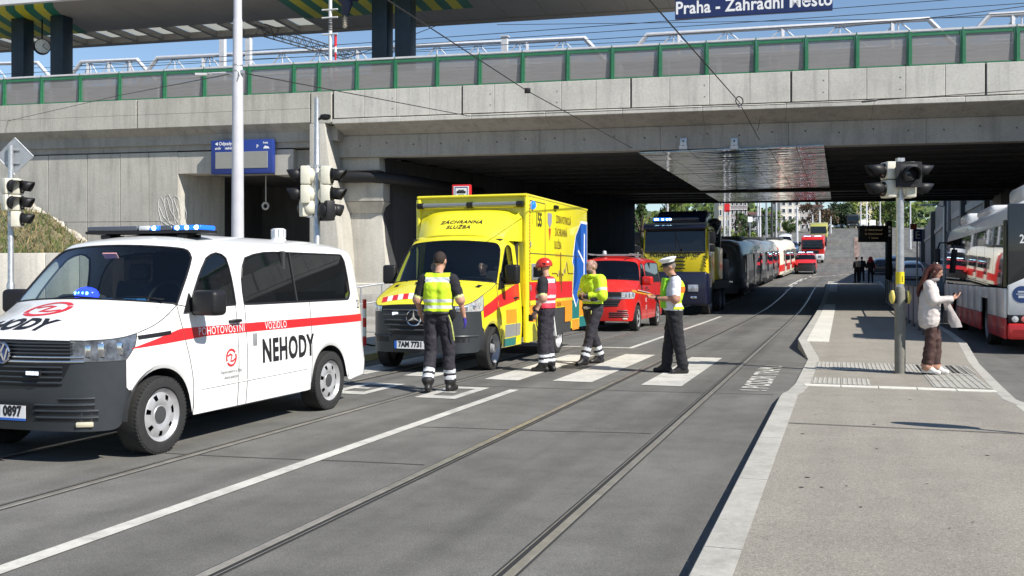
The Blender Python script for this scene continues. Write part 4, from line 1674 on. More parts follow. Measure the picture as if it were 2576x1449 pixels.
def lightbar(parent, x, z, w, lit, name='light_bar'):
    """roof beacon bar across the vehicle; lit: list of (y0, y1, kind)"""
    e = empty(name, parent, (x, 0, z))
    mb = MB()
    mb.box((0, 0, .035), (.26, w, .03))
    for s in (-1, 1):
        mb.box((0, s * w * .33, .0), (.16, .06, .06))
        mb.box((.09, s * w * .33, -.01), (.05, .12, .04))
        mb.box((-.09, s * w * .33, -.01), (.05, .12, .04))
    bev(mb, 'bar_base', BLACKP, e, .008, 2)
    for y0, y1, kind in lit:
        b = MB()
        b.box((0, (y0 + y1) / 2, .072), (.25, y1 - y0 - .012, .052))
        m = {'clear': CLEARL, 'blue': BLUEL, 'cyan': BLUEL, 'dark': mat('smoked_beacon', (.07, .08, .10), .15, coat=.5)}[kind]
        bev(b, 'beacon', m, e, .018, 3)
        if kind in ('blue', 'cyan'):
            for k in range(max(1, int((y1 - y0) / .09))):
                yy = y0 + (y1 - y0) * (k + .5) / max(1, int((y1 - y0) / .09))
                c = MB()
                c.ell((-.118, yy, .073), (.018, .030, .022), 8, 6)
                c.build('flash_lamp', mat('flash_lamp', (.8, .95, 1), .2, emit=(.55, .95, 1.), estr=9.), e)
    return e
# ------------------------------------------------------------------ the three panel vans of one kind
T6 = dict(L=4.95, hw=.975, xf=.91, xr=3.91, wr=.345, ar=.435, sill=.285, belt=1.285, wtop=1.845, roofe=1.915, roofc=2.02,
          abase=(1.13, 1.315), atop=(1.60, 1.875), hood0=(.10, 1.045), r1=.60, r2=.985, r2f=.865, cx0=.22, cx1=.35, cx2=.475, cy=(.74, .88, .95),
          hx0=.20, w0=1.30, w0t=1.70, w1=2.06, b1=2.18, w3=4.47, extra=[3.20], cowl=(.90, 1.36), wtopc=(1.50, 1.93), nose=(.15, .09, .09, .13),
          fz=(.26, .60, .885, 1.05), ytop=.845, yroof=.775, slide=(11, 12), lampcols=3, tail=.05, taildrop=.03, hpow=2.6)
def vw_badge(parent, o, x, y, r):
    M_ = frame(o, x, y)
    mb = MB()
    mb.lathe([(r * .99, -.004), (r, .006), (r * .93, .014), (r * .86, .010), (r * .86, -.004)], 36, 0, M_, True)
    mb.lathe([(r * .88, -.006), (r * .88, .005), (.001, .006)], 36, 1, M_)
    def stroke(a, b, w=.17):
        a, b = Vector((a[0], a[1], 0)) * r, Vector((b[0], b[1], 0)) * r
        d = (b - a).normalized()
        n = Vector((-d.y, d.x, 0)) * r * w / 2
        mb.prism([M_ @ (q + Vector((0, 0, .004))) for q in (a - n, b - n, b + n, a + n)], M_.to_3x3() @ Vector((0, 0, .008)), 0)
    for pth in ([(-.36, .80), (0, .10), (.36, .80)], [(-.76, .44), (-.36, -.72), (0, .02), (.36, -.72), (.76, .44)]):
        for a, b in zip(pth, pth[1:]):
            stroke(a, b)
    return mb.build('emblem', [CHROME, mat('badge_blue', (.02, .05, .16), .3)], parent, smooth=40)
def logo_ring(bvh, parent, cast, r, m, name='emblem'):
    """red ring with a crossing stroke; cast(a, b) gives a point on the surface"""
    mb = MB()
    def band(pts, w):
        rows = []
        for i, (a, b) in enumerate(pts):
            q0 = pts[max(0, i - 1)]
            q1 = pts[min(len(pts) - 1, i + 1)]
            d = Vector((q1[0] - q0[0], q1[1] - q0[1]))
            d = d.normalized() if d.length > 1e-6 else Vector((1, 0))
            n = Vector((-d.y, d.x)) * w / 2
            p0, p1 = cast((a - n.x) * r, (b - n.y) * r), cast((a + n.x) * r, (b + n.y) * r)
            if p0 is None or p1 is None:
                return
            rows.append([p0, p1])
        mb.strip(rows)
    band([(math.cos(t), math.sin(t)) for t in np.linspace(R(35), R(205), 20)], .26)
    band([(math.cos(t), math.sin(t)) for t in np.linspace(R(215), R(385), 20)], .26)
    band([(-.75, .22), (-.2, .42), (.15, .30), (.0, -.05), (-.15, -.42), (.3, -.46), (.8, -.2)], .22)
    return mb.build(name, m, parent, fix=False)

def make_t6(name, label, u0, vc, paint, bump_m, dz=0., group=None, rim='steel', glassr=GLASSD, lvl=2, twist=0., headm=None, interior=True):
    o = uv(u0, vc)
    pitch = -math.atan2(prof(u0 + 4) - prof(u0), 4)
    t = thing(name, label, 'van', o, VROT + twist, group, pitch)
    H, Q, nc = van_half(T6)
    head = mat('headlight_glass', (.13, .145, .17), .1, .3, coat=.9, var=.7, vscale=16)
    spec = {'body': ('body', paint, False), 'hood': ('bonnet', paint, False), 'front_door': ('front_door', paint, True), 'sliding_door': ('sliding_door', paint, True),
            'bumper': ('bumper', bump_m, True), 'headlight': ('headlight', headm or head, True), 'grille': ('grille', BLACKP, False),
            'windscreen': ('windscreen', GLASSW, False), 'front_window': ('front_window', GLASSS, True), 'side_window': ('side_window', glassr, True),
            'rear_window': ('rear_window', GLASSD, False), 'tail_light': ('tail_light', mat('tail_light_red', (.4, .01, .01), .2, coat=.5), True)}
    bvh, parts = shell(t, H, Q, spec, lvl, seams=[('body', 'front_door'), ('body', 'sliding_door'), ('front_door', 'sliding_door'), ('hood', 'body'), ('hood', 'front_door'), ('bumper', 'body'), ('hood', 'headlight'), ('headlight', 'body'), ('headlight', 'bumper')], seam_r=.0045, crease=.9)
    # rubber round the glass
    rb = MB()
    for pn in ('windscreen', 'front_window', 'side_window'):
        for ob in parts.get(pn, []):
            em = {}
            for p in ob.data.polygons:
                for e in p.edge_keys:
                    em[e] = em.get(e, 0) + 1
            for (a, b), n in em.items():
                if n == 1:
                    rb.tube([ob.data.vertices[a].co, ob.data.vertices[b].co], .011, 5, cap=False)
    rb.build('window_seal', BLACKP, t, fix=False)
    # underbody, arches
    ub = MB()
    ub.box((2.45, 0, .42), (4.3, 1.5, .30))
    ub.box((.55, 0, .40), (.5, 1.3, .25))
    ub.build('underbody', INTER, t)
    for xw in (T6['xf'], T6['xr']):
        for s in (-1, 1):
            lm = MB()
            rows = []
            for k in range(15):
                a = math.pi * k / 14
                q = T6['ar'] + .012
                c = (xw + q * math.cos(a), T6['wr'] + q * math.sin(a))
                rows.append([Vector((c[0], s * .955, c[1])), Vector((c[0], s * .62, c[1]))])
            lm.strip(rows)
            lm.build('arch_liner', INTER, t, smooth=60)
            wheel(t, (xw, s * .845, T6['wr']), T6['wr'], .235, s, rim)
    if interior:
        db = MB()
        db.box((1.30, 0, 1.17), (.62, 1.7, .28))
        db.box((1.42, .4, 1.34), (.2, .5, .12))
        bev(db, 'dashboard', INTER, t, .06, 3)
        fl = MB()
        fl.box((2.9, 0, .60), (3.7, 1.7, .1))
        fl.box((3.05, 0, 1.25), (.05, 1.72, 1.2))
        fl.build('cabin_floor', INTER, t)
        for s in (-.45, .45):
            seat(t, 1.95, s, .72)
        sw = MB()
        c = Vector((1.62, -.42, 1.36))
        pts = [c + Vector((.09 * math.sin(a) , .19 * math.cos(a), .16 * math.sin(a))) for a in np.linspace(0, 2 * math.pi, 25)]
        sw.tube(pts, .016, 6)
        sw.build('steering_wheel', BLACKP, t, smooth=60)
    # grille, badge, plate
    def nose_x(y, z=0):
        h = bvh.ray_cast(Vector((-3, y, z)), Vector((1, 0, 0)))
        return h[0].x if h[0] is not None else .1
    for z in (.935, .965, .995, 1.02):
        mb = MB()
        mb.tube([(nose_x(y, z) - .006, y, z) for y in np.linspace(-.64, .64, 15)], .0085, 6)
        mb.build('grille_bar', BUMPER, t, smooth=60)
    for z, m, r_ in ((.905, CHROME, .008), (.868, CHROME, .010)):
        mb = MB()
        mb.tube([(nose_x(y, z) - .006, y, z) for y in np.linspace(-.72, .72, 19)], r_, 6)
        mb.build('chrome_strip', m, t, smooth=60)
    lg = MB()
    lg.strip([[Vector((nose_x(y, z) - .004, y, z)) for y in np.linspace(-.62 + .11 * (1 - f), .62 - .11 * (1 - f), 13)] for f, z in ((0, .66), (.5, .74), (1, .845))])
    for z in (.69, .735, .78, .82):
        lg.tube([(nose_x(y, z) - .008, y, z) for y in np.linspace(-.56, .56, 13)], .011, 6, 1)
    lg.build('lower_grille', [BLACKP, BUMPER], t, smooth=50)
    bs = MB()
    for z, y0, y1 in ((.505, .30, .78), (.455, .30, .80), (.40, .30, .80), (.56, .52, .78)):
        for s in (-1, 1):
            bs.tube([(nose_x(s * y, z) - .002, s * y, z) for y in np.linspace(y0, y1, 8)], .010, 6, 0)
            bs.strip([[Vector((nose_x(s * y, z + d) - .003, s * y, z + d)) for y in np.linspace(y0, y1, 8)] for d in (-.032, -.012)], 1)
    bs.build('bumper_slot', [BUMPER, BLACKP], t, smooth=50)
    vw_badge(t, (.072, 0, .935), (0, -1, 0), (0, 0, 1), .092)
    for s in (-1, 1):
        for zz, yy, w_, h_ in ((.955, .74, .05, .10), (.96, .81, .06, .12), (.965, .88, .06, .11)):
            p_ = ray_hit(bvh, (-3, s * yy, zz), (1, 0, 0), .002)
            if p_ is not None:
                c_ = MB()
                c_.box(p_ + Vector((0, 0, 0)), (.02, w_, h_), rot=Matrix.Rotation(R(-48) * s * (yy - .5) * 1.6, 3, 'Z'))
                bev(c_, 'lamp_reflector', CHROME, t, .012, 2)
        fg = MB()
        p_ = ray_hit(bvh, (-3, s * .72, .345), (1, 0, 0), .004)
        if p_ is not None:
            fg.box(p_, (.03, .14, .045), rot=Matrix.Rotation(R(-28) * s, 3, 'Z'))
            bev(fg, 'fog_lamp', mat('fog_lamp_glass', (.75, .68, .5), .15, .3, coat=.5), t, .012, 2)
    for s in (-1, 1):
        mirror(t, 1.36, s * .95, 1.33, s, BLACKP if paint is not RPAINT else RPAINT, 1.12)
        tri = MB()
        a, b, c = side_hit(bvh, 1.22, 1.24, s, .004), side_hit(bvh, 1.42, 1.25, s, .004), side_hit(bvh, 1.33, 1.42, s, .004)
        if a and b and c:
            tri.prism([a, b, c], Vector((0, s * .012, 0)))
            tri.build('mirror_base', BLACKP, t)
        handle(bvh, t, 2.00, 1.13, s)
    for q in (.2, -.5):
        wp = MB()
        wp.tube([(.98, q + .35, 1.335), (1.04, q, 1.39), (1.06, q - .35, 1.37)], [.012, .009, .007], 6)
        wp.build('wiper', BLACKP, t)
    return t, bvh, parts

van, vb, vparts = make_t6('accident_van', 'white accident response van with red side stripe and blue beacon bar on its roof', 6.29, -6.67, WPAINT, BUMPER)
def stripe_lo(x):
    return .995 + .030 * max(0, (1.4 - x)) * .2
side_patch(vb, van, 'red_stripe', RSTRIPE, [(.56, lambda x: .955 + .055 * min(1, (x - .56) / 1.0), lambda x: .975 + .125 * min(1, (x - .62) / .55), 4.84)], k=3, n=60)
side_patch(vb, van, 'badge_strip', BLACKP, [(.64, lambda x: 1.03 + .06 * (x - .64), lambda x: 1.065 + .06 * (x - .64), 1.03)], n=8, k=1, off=.006)
side_text(vb, van, 'POHOTOVOSTNÍ', 1.79, 1.053, .105, WHITET, bold=.0, squeeze=.84, spacing=1.12, off=.007)
side_text(vb, van, 'VOZIDLO', 2.74, 1.053, .105, WHITET, bold=.0, squeeze=.84, spacing=1.12, off=.007)
side_text(vb, van, 'NEHODY', 2.98, .785, .33, BLACKT, bold=.011, squeeze=.70, spacing=1.12, off=.006)
side_text(vb, van, '23', 4.69, 1.22, .15, DGREY, squeeze=.72, off=.005)
side_text(vb, van, 'Dopravní podnik hl. m. Prahy', 1.92, .64, .048, DGREY, squeeze=.62)
side_text(vb, van, 'akciová společnost', 1.92, .585, .048, DGREY, squeeze=.62)
logo_ring(vb, van, lambda a, b: side_hit(vb, 1.92 + a, .775 + b, -1, .005), .078, RSTRIPE)
def hood_pt(a, b):                     # a across (towards the near side), b up the bonnet
    h = vb.ray_cast(Vector((.42 + b * .85, -a, 3)), Vector((0, 0, -1)))
    return None if h[0] is None else h[0] + h[1] * .004
logo_ring(vb, van, lambda a, b: hood_pt(-.09 + a * 1.2, .30 + b), .175, RSTRIPE)
vs_, fs_ = text_mesh('NEHODY', .31, .016, .72, 1.0, .12)
mb = MB()
mb.add([hood_pt(a - .25, b - .08) or Vector((0, 0, 1)) for a, b in vs_], fs_)
mb.build('lettering', BLACKT, van, fix=False)
plate_box(van, (.068, 0, .44), (0, -1, 0), (0, 0, 1), .53, .125, '7AN 0897', .115, 'b')
lightbar(van, 1.93, 1.985, 1.42, [(.06, .70, 'dark'), (-.08, .06, 'clear'), (-.20, -.08, 'cyan'), (-.36, -.20, 'dark'), (-.70, -.36, 'cyan')])
dv_ = MB()
dv_.tube([side_hit(vb, 3.2, z, -1, .004) for z in (1.30, 1.55, 1.83)], .014, 6)
dv_.build('window_divider', BLACKP, van)
a = MB()
a.lathe([(.095, 0), (.095, .04), (.085, .05), (.085, .155), (.07, .175), (.001, .178)], 20, 0, Matrix.Translation((4.15, -.10, 1.985)))
o_ = a.build('rear_beacon', CLEARL, van, smooth=40)
a = MB()
for k in range(10):
    t_ = 2 * math.pi * k / 10
    a.box((4.15 + .088 * math.cos(t_), -.10 + .088 * math.sin(t_), 2.10), (.008, .008, .10))
a.build('beacon_rib', GALV, o_)
a = MB()
a.ell((1.24, .18, 1.40), (.09, .13, .075), 14, 8)
o_ = a.build('dash_beacon', mat('dash_beacon_blue', (.01, .02, .5), .2, emit=(.03, .06, 1.), estr=2.4), van, smooth=60)
for k in range(4):
    c = MB()
    c.ell((1.165, .11 + .045 * k, 1.415), (.012, .013, .016), 8, 6)
    c.build('beacon_lamp', CYANL, o_)
a = MB()
a.box((1.12, -.30, 1.345), (.16, .5, .05))
bev(a, 'document_folder', mat('folder_blue', (.03, .14, .35), .6), van, .01)
a = MB()
a.tube([side_hit(vb, x_, .515 + .01 * (x_ - 1.4), -1, .001) for x_ in np.linspace(1.46, 3.40, 16)], .007, 6)
a.build('body_crease', WPAINT, van, smooth=60)
a = MB()
p_ = side_hit(vb, 2.34, .925, -1, .0)
a.box(p_, (.075, .012, .13))
bev(a, 'fuel_cap', mat('fuel_cap_grey', (.25, .26, .27), .4), van, .005)
a = MB()
a.box((1.38, .02, 1.775), (.012, .16, .06), rot=Matrix.Rotation(R(-38), 3, 'Y'))
a.build('toll_sticker', mat('sticker', (.7, .35, .35), .6), van)
a = MB()
a.box((.078, -.33, .775), (.02, .16, .05))
o_ = bev(a, 'grille_strobe', BLACKP, van, .006)
a = MB()
for k in range(3):
    a.box((.064, -.285 - .045 * k, .775), (.006, .036, .03))
a.build('strobe_lamp', mat('strobe_white', (.7, .75, .8), .2, emit=(.7, .8, 1), estr=.8), o_)

red, rvb, _ = make_t6('fire_service_van', 'red fire service van stopped behind the bald man in the yellow jacket', 26.45, -6.45, RPAINT, RPAINT, rim='alloy', headm=mat('headlight_glass_clear', (.5, .52, .55), .12, .3, coat=.8, var=.4, vscale=20))
red.scale = (1.02, 1.03, 1.07)
a = MB()
a.box((1.75, 0, 2.045), (.10, 1.25, .03))
a.box((2.55, 0, 2.045), (.10, 1.25, .03))
for s in (-.6, .6):
    a.box((2.2, s, 2.06), (1.5, .035, .03))
a.build('roof_rack', GALV, red)
a = MB()
a.lathe([(.06, 0), (.06, .05), (.05, .12), (.001, .14)], 16, 0, Matrix.Translation((1.95, .25, 2.03)))
a.build('roof_beacon', CLEARL, red, smooth=40)
side_text(rvb, red, 'HZS', 1.92, .80, .16, WHITET, squeeze=.7)
side_text(rvb, red, '150', 1.92, .60, .16, WHITET, squeeze=.7)

# ------------------------------------------------------------------ the box ambulance
amb = thing('ambulance', 'yellow box-bodied ambulance with red band, blue star and the number 155 on its side', 'ambulance', uv(14.37, -6.52), VROT)
SP = dict(L=2.62, hw=1.0, xf=1.0, xr=2.2, wr=.36, ar=.44, sill=.33, belt=1.42, wtop=2.17, roofe=2.30, roofc=2.38,
          abase=(1.22, 1.44), atop=(1.80, 2.20), hood0=(.12, 1.08), r1=.70, r2=1.0, cx0=.17, cx1=.34, cx2=.50, cy=(.76, .89, .955),
          hx0=.16, w0=1.38, w0t=1.88, w1=2.22, b1=2.36, w3=2.5, cowl=(.98, 1.50), wtopc=(1.66, 2.27), nose=(.05, .0, .01, .07),
          fz=(.30, .70, 1.0, 1.12), ytop=.885, yroof=.82, lampcols=3, tail=0, taildrop=0, panel=True)
def cab_half(p):
    H, Q, nc = van_half(dict(p, xr=9.))
    # drop everything behind the cab door and close the cab at the box
    keep = 12
    Q2 = []
    for q, t in Q:
        if all((k[0] not in 'srb') or (k[0] in 'sr' and k[1] < keep) for k in q):
            Q2.append((q, t))
    used = {k for q, _ in Q2 for k in q}
    return {k: H[k] for k in H if k in used}, Q2
H, Q = cab_half(SP)
for k in list(H):
    if k[0] == 'r' and k[1] == 11 or k[0] == 's' and k[1] == 11:
        H[k] = (2.56, H[k][1], H[k][2])
head2 = mat('ambulance_headlight', (.55, .57, .58), .12, .4, coat=.8, var=.45, vscale=18)
bvA, prA = shell(amb, H, Q, {'body': ('cab_body', YPAINT, False), 'hood': ('bonnet', YPAINT, False), 'front_door': ('cab_door', YPAINT, True), 'bumper': ('bumper', BUMPER, True),
    'headlight': ('headlight', head2, True), 'grille': ('grille', BLACKP, False), 'windscreen': ('windscreen', GLASSW, False), 'front_window': ('cab_window', GLASSS, True)}, 2,
    seams=[('body', 'front_door'), ('hood', 'body'), ('bumper', 'body'), ('hood', 'headlight'), ('headlight', 'body')], seam_r=.006)
rb = MB()
for pn in ('windscreen', 'cab_window'):
    for ob in prA.get(pn, []):
        em = {}
        for p in ob.data.polygons:
            for e in p.edge_keys:
                em[e] = em.get(e, 0) + 1
        for (x, y), n in em.items():
            if n == 1:
                rb.tube([ob.data.vertices[x].co, ob.data.vertices[y].co], .012, 5, cap=False)
rb.build('window_seal', BLACKP, amb, fix=False)
BX0, BX1, BHW, BZ0, BZ1 = 2.55, 6.93, 1.10, .36, 3.06
mb = MB()
mb.b2((BX0, -BHW, 1.0), (BX1, BHW, BZ1))
box_o = bev(mb, 'box_body', YPAINT, amb, .05, 3)
def yb(x0, z0, x1, z1, name='skirt_panel', m=YPAINT, s=-1, y=BHW, th=.02):
    q = MB()
    q.b2((x0, s * (y - th), z0), (x1, s * (y + .001), z1))
    return q.build(name, m, amb)
for s in (-1, 1):
    yb(BX0, BZ0, 3.95, 1.0, s=s)
    yb(5.55, BZ0 + .10, BX1, 1.0, s=s)
    q = MB()
    q.prism([(x, s * BHW, z) for x, z in ((3.95, 1.0), (3.95, .55), (4.2, .93), (5.25, .93), (5.55, .55), (5.55, 1.0))], (0, -s * .02, 0))
    q.build('arch_panel', YPAINT, amb)
mb = MB()
mb.b2((BX0 + .05, -1.05, .45), (BX1 - .05, 1.05, .99))
mb.b2((.6, -.85, .34), (2.5, .85, .62))
mb.build('underbody', INTER, amb)
mb = MB()
mb.b2((3.97, -1.09, .40), (5.53, 1.09, .985))
mb.build('arch_liner', INTER, amb)
# silver panels before the rear wheel
q = MB()
q.prism([(x, -BHW - .004, z) for x, z in ((3.75, .95), (3.75, .38), (4.28, .38), (4.05, .95))], (0, .012, 0))
q.build('wheel_skirt', mat('silver_skirt', (.45, .46, .47), .4, .4), amb)
q = MB()
q.tube([(4.02, -BHW - .02, .96), (4.16, -BHW - .02, .70), (4.30, -BHW - .02, .38)], .022, 6)
q.build('skirt_trim', WPAINT, amb)
# corner posts and roof rim
for s in (-1, 1):
    q = MB()
    q.tube([(BX0 + .01, s * (BHW - .035), .36), (BX0 + .01, s * (BHW - .035), BZ1 - .05)], .055, 12)
    cp = q.build('corner_post', YPAINT, amb, smooth=50)
    q = MB()
    for k in range(34):
        q.box((BX0 + .03, s * (BHW + .016), .75 + k * .064), (.03, .008, .026))
    q.build('red_marker_strip', RSTRIPE, cp)
    q = MB()
    q.tube([(BX0 - .01, s * (BHW - .02), BZ1 - .01), (BX1, s * (BHW - .02), BZ1 - .01)], .03, 8)
    q.build('roof_edge', YPAINT, amb, smooth=50)
q = MB()
q.tube([(BX0 - .01, -BHW + .02, BZ1 - .01), (BX0 - .01, BHW - .02, BZ1 - .01)], .03, 8)
q.build('roof_edge', YPAINT, amb, smooth=50)
# roof fairing over the cab
rows = []
for f in np.linspace(0, 1, 9):
    x = 1.72 + (2.56 - 1.72) * f
    row = []
    for g in np.linspace(-1, 1, 17):
        y = g * (.80 + .24 * f)
        top = 2.30 + .50 * f ** .8 - .10 * abs(g) ** 4
        top += .05 * math.exp(-((f - .75) / .18) ** 2) * (1 if abs(g) < .8 else .3)
        xx = x + (.10 + .12 * (1 - f)) * abs(g) ** 3.
        row.append(Vector((min(xx, 2.56), y, top)))
    rows.append(row)
lo_ = [Vector((p.x + .02, p.y, 2.235)) for p in rows[0]]
mb = MB()
mb.strip([lo_] + rows)
for sgn in (0, -1):
    edge = [r_[sgn] for r_ in rows]
    mb.strip([edge, [Vector((p.x, p.y, 2.2)) for p in edge]])
me = mb.mesh('roof_fairing', YPAINT, 60)
fair = link('roof_fairing', me, amb)
fb = BVHTree.FromPolygons([v.co.copy() for v in me.vertices], [tuple(p.vertices) for p in me.polygons])
def fair_text(s_, x0, size):
    vs, fs = text_mesh(s_, size, .004, .9, 1.1)
    q = MB()
    pts = []
    for a, b in vs:
        h = fb.ray_cast(Vector((x0 + b * .95, -a, 5)), Vector((0, 0, -1)))
        pts.append((h[0] + h[1] * (.006 if h[1].z > 0 else -.006)) if h[0] is not None else Vector((x0, -a, 2.6)))
    q.add(pts, fs)
    q.build('lettering', BLACKT, fair, fix=False)
fair_text('ZÁCHRANNÁ', 2.06, .135)
fair_text('SLUŽBA', 1.90, .135)
q = MB()
q.tube([(BX0 - .07, y, 2.885) for y in np.linspace(-.98, 1.0, 9)], .05, 10)
bar = q.build('front_beacon_bar', mat('smoked_bar', (.22, .24, .25), .2, .3, coat=.5), amb, smooth=50)
for s in (-.97, 0, 1.0):
    q = MB()
    q.tube([(BX0 - .07, s - .06, 2.885), (BX0 - .07, s + .06, 2.885)], .056, 10)
    q.build('bar_clamp', BLACKP, bar, smooth=50)
# side graphics
YB = -BHW - .003
def flat(name, m, pts, parent=amb, d=.0):
    q = MB()
    q.add([(x, YB - d, z) for x, z in pts], [tuple(range(len(pts)))])
    return q.build(name, m, parent, fix=False)
def sq(name, m, x0, z0, x1, z1, d=0.):
    return flat(name, m, [(x0, z0), (x1, z0), (x1, z1), (x0, z1)], d=d)
sq('red_band', RSTRIPE, 2.62, 1.12, 5.62, 1.46)
ORG, TEAL = mat('orange_block', (.72, .28, .02), .4, var=.06), mat('teal_block', (.01, .16, .15), .4, var=.06)
for i, (x0, x1, z0, z1, m) in enumerate([(2.66, 3.1, .72, 1.02, ORG), (3.15, 3.6, .40, .70, TEAL), (3.15, 3.9, .72, 1.02, ORG), (4.35, 4.75, .80 + .15, 1.05, ORG), (4.45, 5.05, .95, 1.06, ORG),
                                        (5.05, 5.60, .62, 1.06, ORG), (5.62, 6.20, .66, 1.06, TEAL), (6.22, 6.86, .70, 1.06, ORG), (5.62, 6.18, .42, .64, ORG), (6.22, 6.86, .46, .68, TEAL)]):
    sq('side_block', m, x0, z0, x1, z1)
BLUEF, WF = mat('star_blue', (.015, .10, .42), .4), WHITET
star = [(6.84, 2.70), (6.40, 2.70), (6.40, 2.10), (5.96, 2.44), (5.72, 1.92), (6.12, 1.60), (5.70, 1.22), (5.96, .90 + .02), (6.34, 1.22), (6.40, 1.0 + .02), (6.84, 1.02)]
star = [(6.86, 2.72), (6.34, 2.72), (6.34, 2.02), (5.90, 2.40), (5.66, 1.86), (6.06, 1.52), (5.68, 1.20), (5.94, .66 + .28), (6.36, 1.30), (6.86, 1.30)]
cx_ = sum(p[0] for p in star) / len(star)
cz_ = sum(p[1] for p in star) / len(star)
big = [(min(6.89, cx_ + (x - cx_) * 1.10), cz_ + (z - cz_) * 1.06) for x, z in star]
def poly_part(name, m, pts, d):
    bm = bmesh.new()
    f = bm.faces.new([bm.verts.new((x, YB - d, z)) for x, z in pts])
    bmesh.ops.triangulate(bm, faces=[f])
    me_ = bpy.data.meshes.new(name)
    bm.to_mesh(me_)
    bm.free()
    me_.materials.append(m)
    return link(name, me_, amb)
poly_part('star_outline', WF, big, .001)
poly_part('life_star', BLUEF, star, .003)
q = MB()
q.add([(x, YB - .005, z) for x, z in ((6.56, 1.42), (6.64, 1.42), (6.68, 2.48), (6.60, 2.52))], [(0, 1, 2, 3)])
q.add([(x, YB - .005, z) for x, z in ((6.08, 2.10), (6.12, 2.14), (6.60, 1.90), (6.58, 1.84))], [(0, 1, 2, 3)])
q.build('star_staff', WF, amb, fix=False)
def amb_text(s_, x, z, size, m=BLACKT, bold=.0, sqz=.8, sp=1.):
    flat_text(s_, m, amb, frame((x, YB - .002, z), (1, 0, 0), (0, 0, 1)), size, bold, sqz, sp)
amb_text('155', 3.22, 2.62, .36, BLACKT, .012, .72)
amb_text('i', 2.80, 2.62, .30, mat('orange_lettering', (.6, .3, .02), .5), .004)
DKB = mat('brown_lettering', (.16, .10, .02), .5)
amb_text('ZDRAVOTNICKÁ', 4.95, 2.70, .22, DKB, .002, .62, 1.1)
amb_text('ZÁCHRANNÁ', 4.76, 2.44, .22, DKB, .002, .62, 1.1)
amb_text('SLUŽBA', 4.52, 2.18, .22, DKB, .002, .62, 1.1)
amb_text('Středočeský kraj', 4.6, 1.99, .11, ORG, 0, .7)
q = MB()
q.add([(x, YB - .002, z) for x, z in ((3.80, 2.80), (3.80, 2.62), (3.94, 2.50), (4.08, 2.62), (4.08, 2.80))], [(0, 1, 2, 3, 4)])
q.add([(x, YB - .002, z) for x, z in ((3.86, 2.50), (3.94, 2.24), (4.02, 2.50))], [(0, 1, 2)], 1)
q.build('crest', [mat('crest_grey', (.25, .25, .35), .5), mat('crest_red', (.5, .05, .04), .5)], amb, fix=False)
ekg = [(4.1, 1.62), (4.42, 1.62), (4.52, 1.56), (4.60, 1.68), (4.66, 1.40), (4.70, 2.04), (4.76, 1.24), (4.80, 1.62), (4.90, 1.58), (4.98, 1.72), (5.04, 1.62), (5.16, 1.86), (5.28, 1.62), (5.70, 1.62)]
q = MB()
q.tube([(x, YB - .002, z) for x, z in ekg], .011, 4)
q.build('pulse_line', DKB, amb)
for z in (1.99,):
    q = MB()
    q.b2((2.66, YB - .006, z - .006), (6.3, YB + .001, z + .006))
    q.build('panel_gap', SEAM, amb)
q = MB()
q.b2((2.74, YB - .02, 1.50), (3.42, YB, 1.80))
w_ = bev(q, 'side_window', GALV, amb, .02)
q = MB()
q.b2((2.80, YB - .026, 1.55), (3.36, YB - .015, 1.74))
q.build('window_pane', GLASSD, w_)
q = MB()
for x_ in (2.66, 3.62):
    q.b2((x_ - .006, YB - .005, 1.02), (x_ + .006, YB + .001, 2.96))
q.b2((2.66, YB - .005, 2.955), (3.62, YB + .001, 2.967))
q.build('panel_gap', SEAM, amb)
q = MB()
q.b2((3.50, YB - .03, 1.22), (3.58, YB, 1.42))
bev(q, 'door_handle', BLACKP, amb, .012)
for z_ in (1.3, 2.1, 2.8):
    q = MB()
    q.b2((2.66, YB - .018, z_), (2.70, YB, z_ + .10))
    bev(q, 'hinge', GALV, amb, .006, 1)
q = MB()
q.ell((2.80, YB - .02, 2.88), (.09, .05, .08), 12, 8)
q.build('side_beacon', BLUEL, amb, smooth=50)
q = MB()
q.box((4.30, YB - .03, 2.94), (.20, .06, .07))
bev(q, 'work_lamp', BLACKP, amb, .015)
# cab graphics
side_patch(bvA, amb, 'red_band', RSTRIPE, [(.62, lambda x: .88 + .22 * (x - .62), lambda x: 1.06 + .27 * (x - .62), 1.27), (1.29, lambda x: 1.03 + .10 * (x - 1.3), lambda x: 1.24 + .19 * (x - 1.3), 2.45)], n=20)
side_patch(bvA, amb, 'door_block', ORG, [(1.66, .74, .98, 2.2)], n=6)
side_patch(bvA, amb, 'door_block', mat('silver_block', (.30, .31, .33), .4, .3), [(1.60, .50, .72, 2.44)], n=8)
side_patch(bvA, amb, 'door_block', TEAL, [(1.56, .34, .48, 2.2)], n=8)
for k in range(5):
    q = MB()
    pts = []
    for a, b in ((0, 0), (1, 0), (1, 1), (0, 1)):
        y = .72 - k * .19 - a * .10 + b * .07 - .02
        x = .22 + b * .20
        h = bvA.ray_cast(Vector((x, y, 4)), Vector((0, 0, -1)))
        pts.append(h[0] + h[1] * .004)
    q.add(pts, [(0, 1, 2, 3)])
    q.build('bonnet_chevron', RSTRIPE, amb, fix=False)
    q = MB()
    pts = []
    for a, b in ((0, 0), (1, 0), (1, 1), (0, 1)):
        y = .72 - k * .19 - .10 - a * .09 + b * .07 - .02
        x = .22 + b * .20
        h = bvA.ray_cast(Vector((x, y, 4)), Vector((0, 0, -1)))
        pts.append(h[0] + h[1] * .004)
    q.add(pts, [(0, 1, 2, 3)])
    q.build('bonnet_chevron', WF, amb, fix=False)
